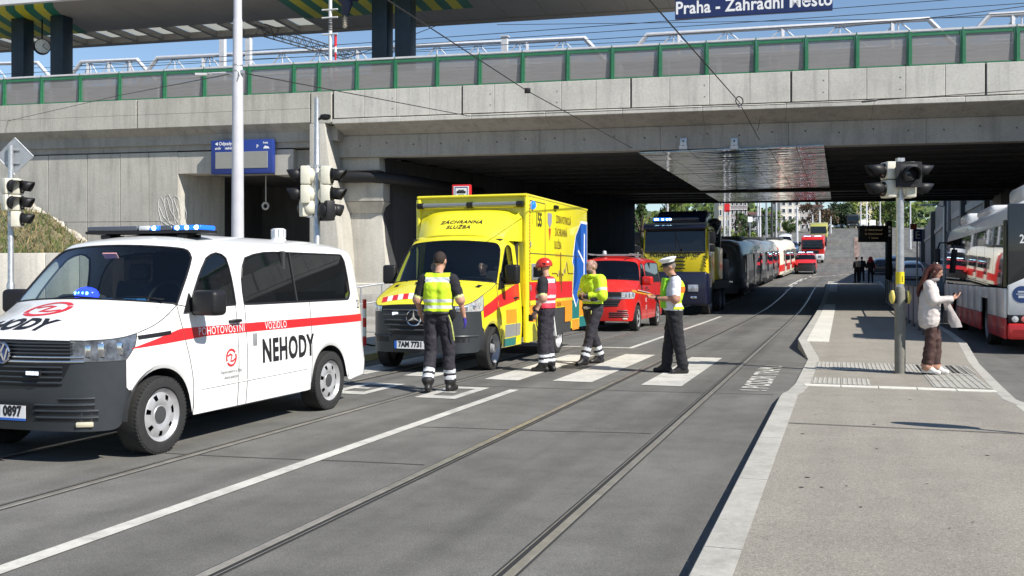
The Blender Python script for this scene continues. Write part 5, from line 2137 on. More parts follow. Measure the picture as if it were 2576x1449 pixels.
for s in (-1, 1):
    q = MB()
    pts = []
    for x, y in ((.80, .30), (.86, .78), (1.0, .80), (.96, .34)):
        h = bvA.ray_cast(Vector((x, s * y, 4)), Vector((0, 0, -1)))
        pts.append(h[0] + h[1] * .005)
    q.add(pts, [(0, 1, 2, 3)])
    q.build('bonnet_vent', BLACKP, amb, fix=False)
def nx(y, z):
    h = bvA.ray_cast(Vector((-3, y, z)), Vector((1, 0, 0)))
    return h[0].x if h[0] is not None else .1
gb = MB()
gb.strip([[Vector((nx(y, z) - .005, y, z)) for y in np.linspace(-w, w, 13)] for z, w in ((.62, .42), (.80, .58), (1.06, .62))])
gb.build('grille_mesh', BLACKP, amb, smooth=60)
for z, w in ((.70, .50), (.78, .55), (.86, .58), (.94, .60), (1.02, .61)):
    q = MB()
    q.tube([(nx(y, z) - .012, y, z) for y in np.linspace(-w, w, 13)], .016, 6)
    q.build('grille_bar', DGREY, amb, smooth=50)
M_ = frame((-.035, 0, .90), (0, -1, 0), (0, 0, 1))
q = MB()
q.lathe([(.13, -.01), (.138, .005), (.13, .016), (.118, .012), (.115, -.01)], 32, 0, M_, True)
for k in range(3):
    t_ = R(90 + 120 * k)
    tip = Vector((math.cos(t_), math.sin(t_), 0)) * .118
    n_ = Vector((-math.sin(t_), math.cos(t_), 0)) * .020
    q.prism([M_ @ (-n_ + Vector((0, 0, .004))), M_ @ (tip + Vector((0, 0, .004))), M_ @ (n_ + Vector((0, 0, .004)))], M_.to_3x3() @ Vector((0, 0, .008)), 0)
q.build('emblem', CHROME, amb, smooth=40)
q = MB()
q.box((nx(.42, .95) - .02, .36, .96), (.03, .10, .05))
bev(q, 'grille_strobe', mat('strobe_white', (.7, .75, .8), .2), amb, .006)
for s in (-1, 1):
    q = MB()
    ys = np.linspace(.45, .92, 8)
    q.tube([(nx(s * y, .60 + .05 * math.sin((y - .45) * 6)) - .004, s * y, .60) for y in ys], .018, 6)
    q.build('bumper_crease', BUMPER, amb, smooth=50)
    q = MB()
    q.strip([[Vector((nx(s * y, z) - .004, s * y, z)) for y in np.linspace(.5, .84, 6)] for z in (.50, .58)])
    q.build('fog_recess', BLACKP, amb)
    for yy, zz in ((.70, 1.03), (.80, 1.05), (.88, 1.07)):
        p_ = ray_hit(bvA, (-3, s * yy, zz), (1, 0, 0), .002)
        if p_ is not None:
            c_ = MB()
            c_.box(p_, (.03, .06, .07), rot=Matrix.Rotation(R(-40) * s, 3, 'Z'))
            bev(c_, 'lamp_reflector', CHROME, amb, .012, 2)
    wheel(amb, (1.0, s * .90, .36), .36, .22, s, 'dually')
    wheel(amb, (4.73, s * .93, .36), .36, .26, s, 'dually')
    mirror(amb, 1.50, s * .99, 1.60, s, BLACKP, .95, 1.7)
    q = MB()
    q.prism([side_hit(bvA, 1.30, 1.34, s, .003), side_hit(bvA, 1.62, 1.36, s, .003), side_hit(bvA, 1.46, 1.62, s, .003)], Vector((0, s * .012, 0)))
    q.build('mirror_base', BLACKP, amb)
    handle(bvA, amb, 2.20, 1.18, s, BLACKP)
    lm = MB()
    lm.strip([[Vector((1.0 + .45 * math.cos(R(a)), s * .985, .36 + .45 * math.sin(R(a)))), Vector((1.0 + .45 * math.cos(R(a)), s * .6, .36 + .45 * math.sin(R(a))))] for a in range(0, 181, 15)])
    lm.build('arch_liner', INTER, amb, smooth=60)
plate_box(amb, (nx(.18, .50) - .02, .10, .46), (0, -1, 0), (0, 0, 1), .53, .125, '7AM 7731', .12)
db = MB()
db.box((1.45, 0, 1.28), (.62, 1.75, .30))
bev(db, 'dashboard', INTER, amb, .06, 3)
fl = MB()
fl.b2((1.2, -.95, .62), (2.5, .95, .72))
fl.build('cabin_floor', INTER, amb)
fl = MB()
fl.b2((2.44, -.93, .72), (2.50, .93, 2.24))
fl.build('cabin_rear_wall', INTER, amb)
fl = MB()
fl.b2((1.80, -.84, 2.20), (2.44, .84, 2.23))
for s in (-1, 1):
    fl.b2((1.5, s * .945 - .012, .75), (2.44, s * .945 + .012, 1.40))
fl.build('cabin_trim', INTER, amb)
for s in (-.48, .48):
    seat(amb, 1.95, s, .86)
for q_ in (.25, -.5):
    wp = MB()
    wp.tube([(1.08, q_ + .4, 1.47), (1.16, q_, 1.55), (1.22, q_ - .4, 1.53)], [.014, .01, .008], 6)
    wp.build('wiper', BLACKP, amb)
# ------------------------------------------------------------------ traffic signals and poles
LENS = mat('dark_lens', (.02, .02, .025), .15, coat=.5)
def signal_head(parent, c, yaw, n, r=.105, board=False, hs=CREAM, vis=.24):
    """yaw: direction the lamps face; n lamps stacked downwards from c"""
    e = empty('signal_head', parent, c, (0, 0, yaw))
    s = r * 2.75
    for k in range(n):
        z = -k * s
        q = MB()
        q.box((-.02, 0, z), (.16, r * 2.5, s - .012))
        q.ell((-.09, 0, z), (.09, r * 1.05, r * 1.15), 14, 8)
        bev(q, 'lamp_housing', hs, e, .02, 2)
        q = MB()
        M_ = Matrix.Translation((.062, 0, z)) @ Matrix.Rotation(R(90), 4, 'Y')
        q.lathe([(r * 1.12, -.005), (r * 1.14, .02), (r * 1.0, .022), (r * .98, .0)], 20, 0, M_, closed=True)
        rows = []
        for a in np.linspace(R(-215), R(35), 22):
            L_ = vis * (.55 + .45 * max(0, -math.sin(a)) ** .6) if False else vis * (.45 + .55 * (0.5 - .5 * math.sin(a)))
            y, zz = r * 1.05 * math.cos(a), -r * 1.05 * math.sin(a)
            rows.append([Vector((.06, y, z + zz)), Vector((.06 + L_, y * .97, z + zz * .97 - .02))])
        q.strip(rows)
        o = q.build('visor', BLACKP, e, smooth=60)
        so = o.modifiers.new('t', 'SOLIDIFY')
        so.thickness = .006
        q = MB()
        q.lathe([(r, .0), (r * .8, .02), (r * .4, .03), (.001, .033)], 20, 0, M_)
        q.build('lens', LENS, e, smooth=60)
    if board:
        q = MB()
        q.box((.05, 0, -(n - 1) * s / 2), (.012, r * 3.4, s * n + .06))
        bev(q, 'backing_board', BLACKP, e, .004, 1)
    return e
def pole(parent, x, y, z0, zs, rs, m=GALV, name='pole', n=16):
    q = MB()
    q.tube([(x, y, z) for z in zs], rs, n)
    return q.build(name, m, parent, smooth=40)
def world_obj(name, label, cat, x, y, z=0., group=None):
    return thing(name, label, cat, (x, y, z), 0, group)
GRP = 'traffic signal posts at the crossing'
# left post with the back of a diamond sign
Y = 19.0
x, y = gx(27, Y), Y
sp = world_obj('traffic_signal', 'leftmost traffic signal post, with the back of a diamond road sign on top', 'traffic signal', x, y, .12, GRP)
pole(sp, 0, 0, 0, [0, 1.28, 1.30, 1.34, 4.0], [.075, .075, .068, .055, .05])
zz = lambda py: EYE + (692 - py) / 2450 * Y - .12
signal_head(sp, (.16, -.02, zz(470)), R(8), 3, .115)
signal_head(sp, (.06, -.12, zz(470)), R(-30), 2, .115)
q = MB()
c = Vector((.05, .06, zz(392)))
D_ = .36
q.prism([c + Vector((math.cos(a) * D_ * .98, 0, math.sin(a) * D_)) for a in (0, R(90), R(180), R(270))], (0, .012, 0))
sg_ = q.build('diamond_sign', mat('sign_back', (.36, .38, .40), .5, .5, var=.15), sp)
q = MB()
for a0, a1 in ((0, 90), (90, 180), (180, 270), (270, 360)):
    q.tube([c + Vector((math.cos(R(a0)) * D_, .004, math.sin(R(a0)) * D_)), c + Vector((math.cos(R(a1)) * D_, .004, math.sin(R(a1)) * D_))], .013, 6)
for dz in (-.13, .13):
    q.box(c + Vector((-.02, -.02, dz)), (.26, .02, .045))
q.build('sign_frame', GALV, sg_)
# middle post, seen edge-on
Y = 17.0
x, y = gx(797, Y), Y
sp = world_obj('traffic_signal', 'middle traffic signal post by the concrete pier, its lamps facing left and right', 'traffic signal', x, y, .12, GRP)
zz = lambda py: EYE + (692 - py) / 2450 * Y - .12
pole(sp, 0, 0, 0, [0, 1.3, 1.34, zz(420), zz(418), zz(246)], [.072, .072, .06, .055, .048, .042])
signal_head(sp, (-.20, -.02, zz(442)), R(183), 2, .12, vis=.26)
signal_head(sp, (.20, -.02, zz(442)), R(-3), 2, .12, vis=.27)
signal_head(sp, (-.16, .05, zz(522)), R(125), 1, .12, vis=.2)
signal_head(sp, (.21, -.06, zz(531)), R(35), 1, .13, hs=BLACKP, vis=.22)
q = MB()
for z_ in (zz(418), zz(486), zz(545)):
    q.box((0, -.01, z_), (.34, .05, .03))
    q.lathe([(.06, -.03), (.06, .03)], 14, 0, Matrix.Translation((0, 0, z_)))
q.build('clamp', GALV, sp)
q = MB()
q.tube([(0, 0, zz(300)), (.10, 0, zz(298))], .02, 6)
q.ell((.15, -.02, zz(295)), (.10, .06, .055), 12, 8)
q.box((.16, -.02, zz(291)), (.16, .12, .02))
q.build('camera_unit', BLACKP, sp, smooth=40)
# right post on the island
Y = 15.5
x, y = gx(2264, Y), Y
sp = world_obj('traffic_signal', 'traffic signal post on the island with a yellow band, beside the woman', 'traffic signal', x, y, .022, GRP)
zz = lambda py: EYE + (692 - py) / 2450 * Y - .022
pole(sp, 0, 0, 0, [0, .01, zz(738), zz(728), zz(722)], [.10, .082, .082, .075, .066], concrete('post_base_grey', (.18, .175, .15), .2, .6))
pole(sp, 0, 0, 0, [zz(722), zz(480), zz(398)], [.062, .060, .058], GALV, 'upper_pole')
pole(sp, 0, 0, 0, [zz(714), zz(684)], [.0645, .0645], mat('band_yellow', (.75, .60, .01), .5), 'yellow_band')
q = MB()
for k in range(3):
    q.ell((0.015, -.0645, zz(697 + k * 5)), (.012, .004, .010), 8, 6)
q.build('braille_dot', BLACKT, sp)
for s in (-1, 1):
    q = MB()
    q.ell((s * .125, -.01, zz(747)), (.05, .055, .11), 14, 10)
    q.build('push_button_box', mat('button_yellow', (.62, .52, .12), .45), sp, smooth=60)
    q = MB()
    q.box((s * .082, -.01, zz(747)), (.05, .10, .20))
    bev(q, 'button_back', BLACKP, sp, .02, 2)
signal_head(sp, (.06, -.14, zz(442)), R(-86), 1, .125, True, BLACKP, .20)
signal_head(sp, (-.20, .0, zz(430)), R(184), 2, .105, vis=.30)
signal_head(sp, (.17, .02, zz(430)), R(-4), 2, .105, vis=.30)
q = MB()
for z_ in (zz(430), zz(478)):
    q.box((0, 0, z_), (.30, .05, .03))
q.box((0, 0, zz(402)), (.11, .11, .05))
q.build('clamp', GALV, sp)
# tall pale mast
Y = 17.0
x, y = gx(598, Y), Y
tm = world_obj('lamp_mast', 'tall pale tapering mast rising past the bridge behind the white van', 'mast', x, y, .12)
pole(tm, 0, 0, 0, [0, 2.4, 4.9, 4.94, 5.9, 5.94, 10.5], [.118, .108, .094, .088, .082, .074, .062], WPOLE, 'shaft', 12)
zz = lambda py: EYE + (692 - py) / 2450 * Y - .12
q = MB()
for py in (180, 310, 165):
    q.lathe([(.085, -.02), (.092, 0), (.085, .02)], 14, 0, Matrix.Translation((0, 0, zz(py))))
q.box((.06, -.04, zz(182)), (.14, .05, .06))
q.tube([(.03, -.06, zz(175)), (.06, -.10, zz(190)), (.02, -.09, zz(205)), (-.03, -.07, zz(214))], .012, 6)
q.build('wire_clamp', GALV, tm)
# street lamp arm in front of the railing
q = MB()
q.tube([(-.02, 0, zz(186)), (-.25, .1, zz(180)), (-.62, .3, zz(176))], [.02, .018, .015], 6)
q.box((-.70, .34, zz(177)), (.28, .10, .035))
q.build('lamp_arm', LGREY, tm)
# ------------------------------------------------------------------ information board above the passage
ib = thing('information_board', 'large blue-framed grey information board above the dark passage', 'sign')
IB0, IB1 = bt(686, .1), bt(531, .1)
z1, z0 = bz(600, 352, .1), bz(600, 437, .1)
IBL = mat('board_blue', (.02, .045, .23), .4)
q = MB()
bbox(q, IB0, IB1, .08, .34, z0, z1)
bev(q, 'board_frame', IBL, ib, .03, 2)
q = MB()
bbox(q, IB0 + .22, IB1 - .22, .06, .10, z0 + .22, z1 - .50)
bev(q, 'board_panel', mat('board_grey', (.27, .27, .25), .5, var=.06, vscale=2), ib, .01, 1)
ax_ = (br(IB0, 0, 0) - br(IB1, 0, 0)).normalized()
def ibt(s_, f, dz, size):
    flat_text(s_, WHITET, ib, frame(br(IB1 + (IB0 - IB1) * f, .074, z1 - dz), ax_, (0, 0, 1)), size, .004, .9)
ibt('◄  Odjezdy', .19, .15, .20) if False else ibt('Odjezdy', .24, .15, .20)
ibt('směr', .12, .34, .15)
ibt('nádraží', .30, .34, .15)
ibt('P', .76, .30, .20)
ibt('Praha', .89, .15, .11)
q = MB()
p = br(IB1 + (IB0 - IB1) * .10, .074, z1 - .15)
q.add([p - ax_ * .09, p + ax_ * .05 + Vector((0, 0, .08)), p + ax_ * .05 - Vector((0, 0, .08))], [(0, 1, 2)])
p = br(IB1 + (IB0 - IB1) * .90, .074, z1 - .34)
q.add([p - ax_ * .14 + Vector((0, 0, -.05)), p + ax_ * .16 + Vector((0, 0, -.05)), p + ax_ * .10 + Vector((0, 0, .03)), p - ax_ * .06 + Vector((0, 0, .07))], [(0, 1, 2, 3)])
q.build('white_symbol', WHITET, ib, fix=False)
q = MB()
q.tube([br(bt(669, 2), 2, bz(669, 440, 2)), br(bt(669, 2), 2, bz(669, 508, 2))], .03, 6)
c = br(bt(668, 2), 2, bz(668, 518, 2))
q.tube([c + BA * .14 * math.cos(a) + Vector((0, 0, .14 * math.sin(a))) for a in np.linspace(0, 6.283, 17)], .05, 6)
hk = q.build('hanging_lamp', mat('lamp_pale', (.45, .44, .42), .5), smooth=50)
tag(hk, 'pale ring lamp hanging on a rod in the dark passage', 'lamp')
# ------------------------------------------------------------------ stop sign over the ambulance, handrail
ss = world_obj('stop_sign', 'red and white tram stop sign rising behind the ambulance roof', 'sign', gx(1162, 23), 23.0, .12)
Zs = lambda py: EYE + (692 - py) / 2450 * 23 - .12
q = MB()
q.box((0, 0, Zs(497)), (.44, .16, .60), rz=R(-14))
bev(q, 'sign_box', RSTRIPE, ss, .01, 1)
q = MB()
q.box((-.012, -.084, Zs(498)), (.37, .006, .54), rz=R(-14))
q.build('white_face', WHITET, ss)
rz_ = Matrix.Rotation(R(-14), 3, 'Z')
q = MB()
for z_, h_ in ((Zs(472), .02), (Zs(522), .02)):
    q.box((-.013, -.088, z_), (.31, .004, h_), 0, R(-14))
for s_ in (-.15, .15):
    q.box(Vector((-.013, -.088, Zs(497))) + rz_ @ Vector((s_, 0, 0)), (.018, .004, .46), 0, R(-14))
q.build('blue_outline', IBL, ss)
q = MB()
for z_ in (Zs(484), Zs(496)):
    q.box((-.014, -.090, z_), (.22, .004, .055), 0, R(-14))
    q.box((-.014, -.090, z_ + .045), (.14, .004, .02), 0, R(-14))
q.build('tram_symbol', BLACKT, ss)
pole(ss, 0, .05, 0, [0, Zs(510)], [.04, .04], GALV)
hr = thing('handrail', 'silver tube handrail between the white van and the ambulance', 'handrail')
q = MB()
ra, rb_ = at(850, 730, 27.5), at(1010, 706, 29)
q.tube([ra, rb_], .03, 8)
q.tube([ra - Vector((0, 0, .5)), rb_ - Vector((0, 0, .5))], .022, 8)
q.build('rail_tube', GALV, hr, smooth=50)
for f in (.02, .35, .68, .98):
    p = ra.lerp(rb_, f)
    q = MB()
    q.tube([(p.x, p.y, .1), p], .025, 8)
    q.build('rail_post', GALV, hr, smooth=50)
sw = thing('step_wall', 'low grey stepped concrete wall behind the handrail at the pier foot', 'wall')
for k, (py, Yd) in enumerate(((742, 33), (768, 31.5), (800, 30))):
    a, b = at(840, py, Yd), at(1040, py, Yd)
    q = MB()
    q.b2((a.x, Yd, .1), (b.x, Yd + 1.6, a.z))
    bev(q, 'step_block', CONCD, sw, .02)
bar_ = world_obj('barrier_post', 'slim red and white striped post behind the rear of the white van', 'barrier', gx(917, 20), 20, .12)
for k in range(5):
    pole(bar_, 0, 0, 0, [.02 + k * .19, .02 + (k + 1) * .19], [.04, .04], [RSTRIPE, WHITET][k % 2], 'post_section')
for s_ in (-.18, .22):
    q = MB()
    q.tube([(0, 0, .05), (s_, .1, .0)], .02, 6)
    q.build('foot', BLACKP, bar_)
# ------------------------------------------------------------------ departure board and fence on the island
u_, v_ = 46.0, .3
Yd = 49.0
db_ = thing('departure_board', 'black electronic departure board on a thick black post on the island', 'sign')
p0 = at(2235, 570, Yd)
gz = prof(to_uv(p0.x, p0.y)[0]) + .2
q = MB()
q.b2((p0.x - .12, Yd - .14, gz), (p0.x + .14, Yd + .14, at(0, 556, Yd).z))
bev(q, 'post', BLACKP, db_, .02)
a, b = at(2160, 609, Yd), at(2229, 568, Yd)
q = MB()
q.b2((a.x, Yd - .2, a.z), (b.x, Yd + .1, b.z))
bev(q, 'display_case', BLACKP, db_, .02)
AMB = mat('display_amber', (.2, .13, .05), .5, emit=(.6, .45, .25), estr=.12)
for k, s_ in enumerate(('22  Nádraží Hostivař', '26  Nádraží Hostivař', '7   Lehovec')):
    flat_text(s_, AMB, db_, frame((a.x + .68, Yd - .206, b.z - .22 - k * .2), (1, 0, 0), (0, 0, 1)), .13, 0, .8)
for k in range(3):
    q = MB()
    q.box((p0.x - .0, Yd - .145, b.z - .08 - k * .2), (.12, .01, .13))
    q.build('info_label', WHITET, db_)
fn = thing('island_fence', 'dark bar fence along the bus side of the island behind the woman', 'fence')
FD = mat('fence_dark', (.07, .07, .075), .5)
f0, f1 = 24.4, 46
n = 11
for k in range(n):
    a, b = f0 + (f1 - f0) * k / n, f0 + (f1 - f0) * (k + 1) / n
    for u_ in (a + .05,):
        q = MB()
        q.tube([uv(u_, redge(u_) - .70, .15), uv(u_, redge(u_) - .70, 1.32)], .038, 8)
        q.build('fence_post', FD, fn, smooth=50)
    for z_ in (.32, 1.28):
        q = MB()
        q.tube([uv(a, redge(a) - .70, z_), uv(b, redge(b) - .70, z_)], .024, 6)
        q.build('fence_rail', FD, fn)
    for i in range(12):
        u_ = a + (b - a) * (i + .5) / 12
        q = MB()
        q.tube([uv(u_, redge(u_) - .70, .32), uv(u_, redge(u_) - .70, 1.28)], .011, 5)
        q.build('fence_bar', mat('fence_bar_grey', (.25, .25, .26), .5), fn)
# ------------------------------------------------------------------ tram wire brackets below the girder, tram wires
for px, lab_ in ((1719, 'left of the two pale tram wire brackets on the bridge edge'), (1847, 'right of the two pale tram wire brackets on the bridge edge')):
    t = thing('wire_bracket', lab_, 'bracket', group='tram wire brackets on the bridge')
    tt = bt(px, .9)
    q = MB()
    bbox(q, tt - .13, tt + .13, .86, .95, bz(px, 374, .9), bz(px, 347, .9))
    bev(q, 'bracket_plate', GALV, t, .01)
    q = MB()
    bbox(q, tt - .15, tt + .15, .75, .95, bz(px, 376, .9), bz(px, 368, .9))
    q.build('bracket_foot', LGREY, t)
    q = MB()
    for dz in (.10, .28):
        q.lathe([(.035, 0), (.035, .02)], 8, 0, Matrix.Translation(br(tt, .85, bz(px, 374, .9) + dz)) @ Matrix.Rotation(R(90), 4, 'X'))
    q.build('bolt', DGREY, t)
wr = 6.0
hang1, hang2 = at(1912, 355, 36.5), at(1600, 378, 38.0)
wire('left one of the two slanting tram contact wires below the parapet', [at(975, 0, 17.0), at(1325, 228, 26), hang2 + Vector((0, 0, 0)), uv(75, -5.9, 5.6)], .013, 0)
wire('right one of the two slanting tram contact wires, with a ring insulator', [at(1634, 0, 13.5), at(1858, 255, 27), hang1, uv(78, -2.0, 5.6)], .013, 0)
wire('span wire hanging across the street below the parapet', [at(592, 180, 17.0), at(1180, 292, 24), at(2180, 254, 26), at(2640, 222, 24)], .010, .0)
wire('thin span wire from the tall mast to the left abutment', [at(600, 182, 17.0), at(300, 240, 34), at(12, 306, 44)], .010, 0)
wire('short branch wire under the right slanting wire', [at(1906, 328, 34), at(1912, 300, 33)], .010, 0)
ins = thing('section_insulator', 'ring shaped insulator on the right slanting tram wire', 'insulator')
c = at(1860, 254, 27)
q = MB()
q.tube([c + Vector((.10 * math.cos(a), .05 * math.sin(a), .13 * math.sin(a))) for a in np.linspace(0, 6.283, 17)], .016, 6)
q.build('ring', BLACKP, ins)
q = MB()
q.ell(c - Vector((0, 0, .14)), (.06, .05, .05), 10, 6)
q.build('clamp', LGREY, ins)
ins = thing('wire_weight', 'small black clamp on the left slanting tram wire', 'clamp')
q = MB()
q.box(at(1327, 228, 26), (.16, .10, .13))
bev(q, 'clamp_body', BLACKP, ins, .01)
tag(bev((lambda q: (q.tube([at(2168, 256, 26), at(2205, 252, 26)], .03, 8), q)[1])(MB()), 'wire_turnbuckle', DGREY, None, .004, 1), 'small dark turnbuckle on the span wire at the right', 'turnbuckle')
# ------------------------------------------------------------------ recovery truck
tr = thing('recovery_truck', 'yellow and dark blue heavy recovery truck with a lit blue beacon bar behind the officer', 'truck', uv(37.9, -6.15), VROT)
TY = mat('truck_yellow', (.68, .54, .014), .35, coat=.4, var=.06, vscale=2)
TN = mat('truck_navy', (.006, .008, .028), .35, coat=.4, var=.1, vscale=2)
q = MB()
q.prism([(.06, -1.25, 1.72), (0, -1.25, 2.45), (.12, -1.25, 3.36), (.35, -1.25, 3.52), (2.3, -1.25, 3.55), (2.3, -1.25, 1.2), (.5, -1.25, 1.2), (.1, -1.25, 1.55)], (0, 2.5, 0))
cab = bev(q, 'cab', TY, tr, .10, 4)
q = MB()
q.b2((-.10, -1.26, .40), (1.5, 1.26, 1.70))
bev(q, 'bumper', TN, tr, .10, 3)
q = MB()
q.hexa([(.0, -1.13, 2.50), (.0, 1.13, 2.50), (-.0, 1.15, 2.52), (0, -1.15, 2.52)] * 1 + [(.085, -1.08, 3.30), (.085, 1.08, 3.30), (.075, 1.08, 3.32), (.075, -1.08, 3.32)]) if False else q.strip([[Vector((-.03 + (z - 2.48) * .135 + .012 * abs(y) ** 3, y, z)) for y in np.linspace(-1.17, 1.17, 11)] for z in (2.48, 2.9, 3.30)])
o = q.build('windscreen', GLASSD, tr, smooth=60)
q = MB()
for z_, x_ in ((2.44, -.02), (3.33, .095)):
    q.tube([(x_ + .03 * abs(y) ** 3, y, z_) for y in np.linspace(-1.16, 1.16, 11)], .035, 6)
for s in (-1, 1):
    q.tube([(.02, s * 1.16, 2.44), (.13, s * 1.12, 3.33)], .035, 6)
q.build('window_seal', BLACKP, tr)
q = MB()
q.b2((.02, -1.22, 3.40), (.9, 1.22, 3.60))
q.tube([(-.12, y, 3.42) for y in np.linspace(-1.2, 1.2, 7)], .09, 8)
q.build('sun_visor', TN, tr, smooth=40)
lb = empty('light_bar', tr, (.30, 0, 3.64))
q = MB()
q.b2((-.12, -.9, 0), (.12, .9, .05))
q.build('bar_base', BLACKP, lb)
for k, (y0, y1) in enumerate(((.2, .88), (-.88, .18))):
    q = MB()
    q.b2((-.13, y0, .05), (.13, y1, .18))
    bev(q, 'beacon', TN if k else BLUEL, lb, .03, 2)
for y in (.78, .5, .2, .70, .32):
    q = MB()
    q.ell((-.135, y, .11), (.015, .045, .035), 8, 6)
    q.build('flash_lamp', mat('flash_lamp', (.8, .95, 1), .2, emit=(.55, .95, 1.), estr=9.), lb)
for k in range(4):
    q = MB()
    q.b2((-.035, -.40, 1.80 + k * .14), (.03, .40, 1.85 + k * .14))
    bev(q, 'grille_slot', BLACKP, tr, .01)
flat_text('POHOTOVOST DP', BLACKT, tr, frame((-.012, 0, 2.335), (0, -1, 0), (0, 0, 1)), .23, .006, .95, 1.1)
for s in (-1, 1):
    q = MB()
    q.b2((-.13, s * .72 - .20, .92), (-.04, s * .72 + .20, 1.20))
    bev(q, 'headlight', mat('truck_lamp', (.45, .47, .5), .12, .4, coat=.8, var=.4, vscale=18), tr, .03, 2)
    q = MB()
    q.b2((-.12, s * .75 - .12, .66), (-.05, s * .75 + .12, .76))
    bev(q, 'fog_lamp', CHROME, tr, .02)
    for k in range(4):
        q = MB()
        q.hexa([(-.002, s * 1.16 - .05, 1.86 + k * .12), (-.002, s * 1.16 + .05, 1.92 + k * .12), (.02, s * 1.16 + .05, 1.92 + k * .12), (.02, s * 1.16 - .05, 1.86 + k * .12),
                (-.002, s * 1.16 - .05, 1.91 + k * .12), (-.002, s * 1.16 + .05, 1.97 + k * .12), (.02, s * 1.16 + .05, 1.97 + k * .12), (.02, s * 1.16 - .05, 1.91 + k * .12)])
        q.build('warning_stripe', BLACKT, tr)
    q = MB()
    q.box((.0, s * 1.45, 3.02), (.16, .22, .46))
    q.box((.0, s * 1.45, 2.60), (.14, .20, .26))
    q.tube([(.2, s * 1.2, 3.3), (.02, s * 1.45, 3.30)], .03, 6)
    bev(q, 'door_mirror', BLACKP, tr, .03)
    q = MB()
    q.add([(.45, s * 1.254, 2.35), (1.35, s * 1.254, 2.30), (1.35, s * 1.254, 3.15), (.50, s * 1.254, 3.15)], [(0, 1, 2, 3)])
    q.build('cab_window', GLASSD, tr)
    for xw in (1.35, 4.6, 6.0):
        wheel(tr, (xw, s * 1.05, .52), .52, .32, s, 'dually', mat('truck_rim', (.2, .2, .21), .5, .5))
q = MB()
q.b2((1.5, -.5, .55), (8.2, .5, .95))
q.b2((2.35, -1.22, 1.0), (8.2, 1.22, 1.35))
q.build('chassis', BLACKP, tr)
q = MB()
q.prism([(.75, -1.0, 3.56), (2.0, -1.0, 4.18), (3.1, -1.0, 4.22), (3.5, -1.0, 3.9), (3.5, -1.0, 3.0), (2.4, -1.0, 2.9)], (0, 2.0, 0))
bev(q, 'roof_box', TN, tr, .12, 3)
q = MB()
q.tube([(2.4, -1.08, 3.2), (3.8, -1.08, 3.7), (5.5, -.9, 3.2), (8., -.6, 2.5)], [.25, .28, .25, .2], 10)
q.build('crane_boom', TN, tr, smooth=40)
for z_ in (3.55, 3.05):
    q = MB()
    q.tube([(2.35, -1.25 + .17 * math.cos(a), z_ + .17 * math.sin(a)) for a in np.linspace(0, 6.28, 17)], .04, 6)
    q.build('hose_ring', BLACKP, tr)
q = MB()
q.b2((2.5, -1.24, 1.36), (5.2, 1.24, 2.75))
bev(q, 'tool_locker', TY, tr, .06, 2)
q = MB()
q.b2((5.3, -1.2, 1.36), (8.2, 1.2, 2.3))
bev(q, 'winch_body', DGREY, tr, .06, 2)
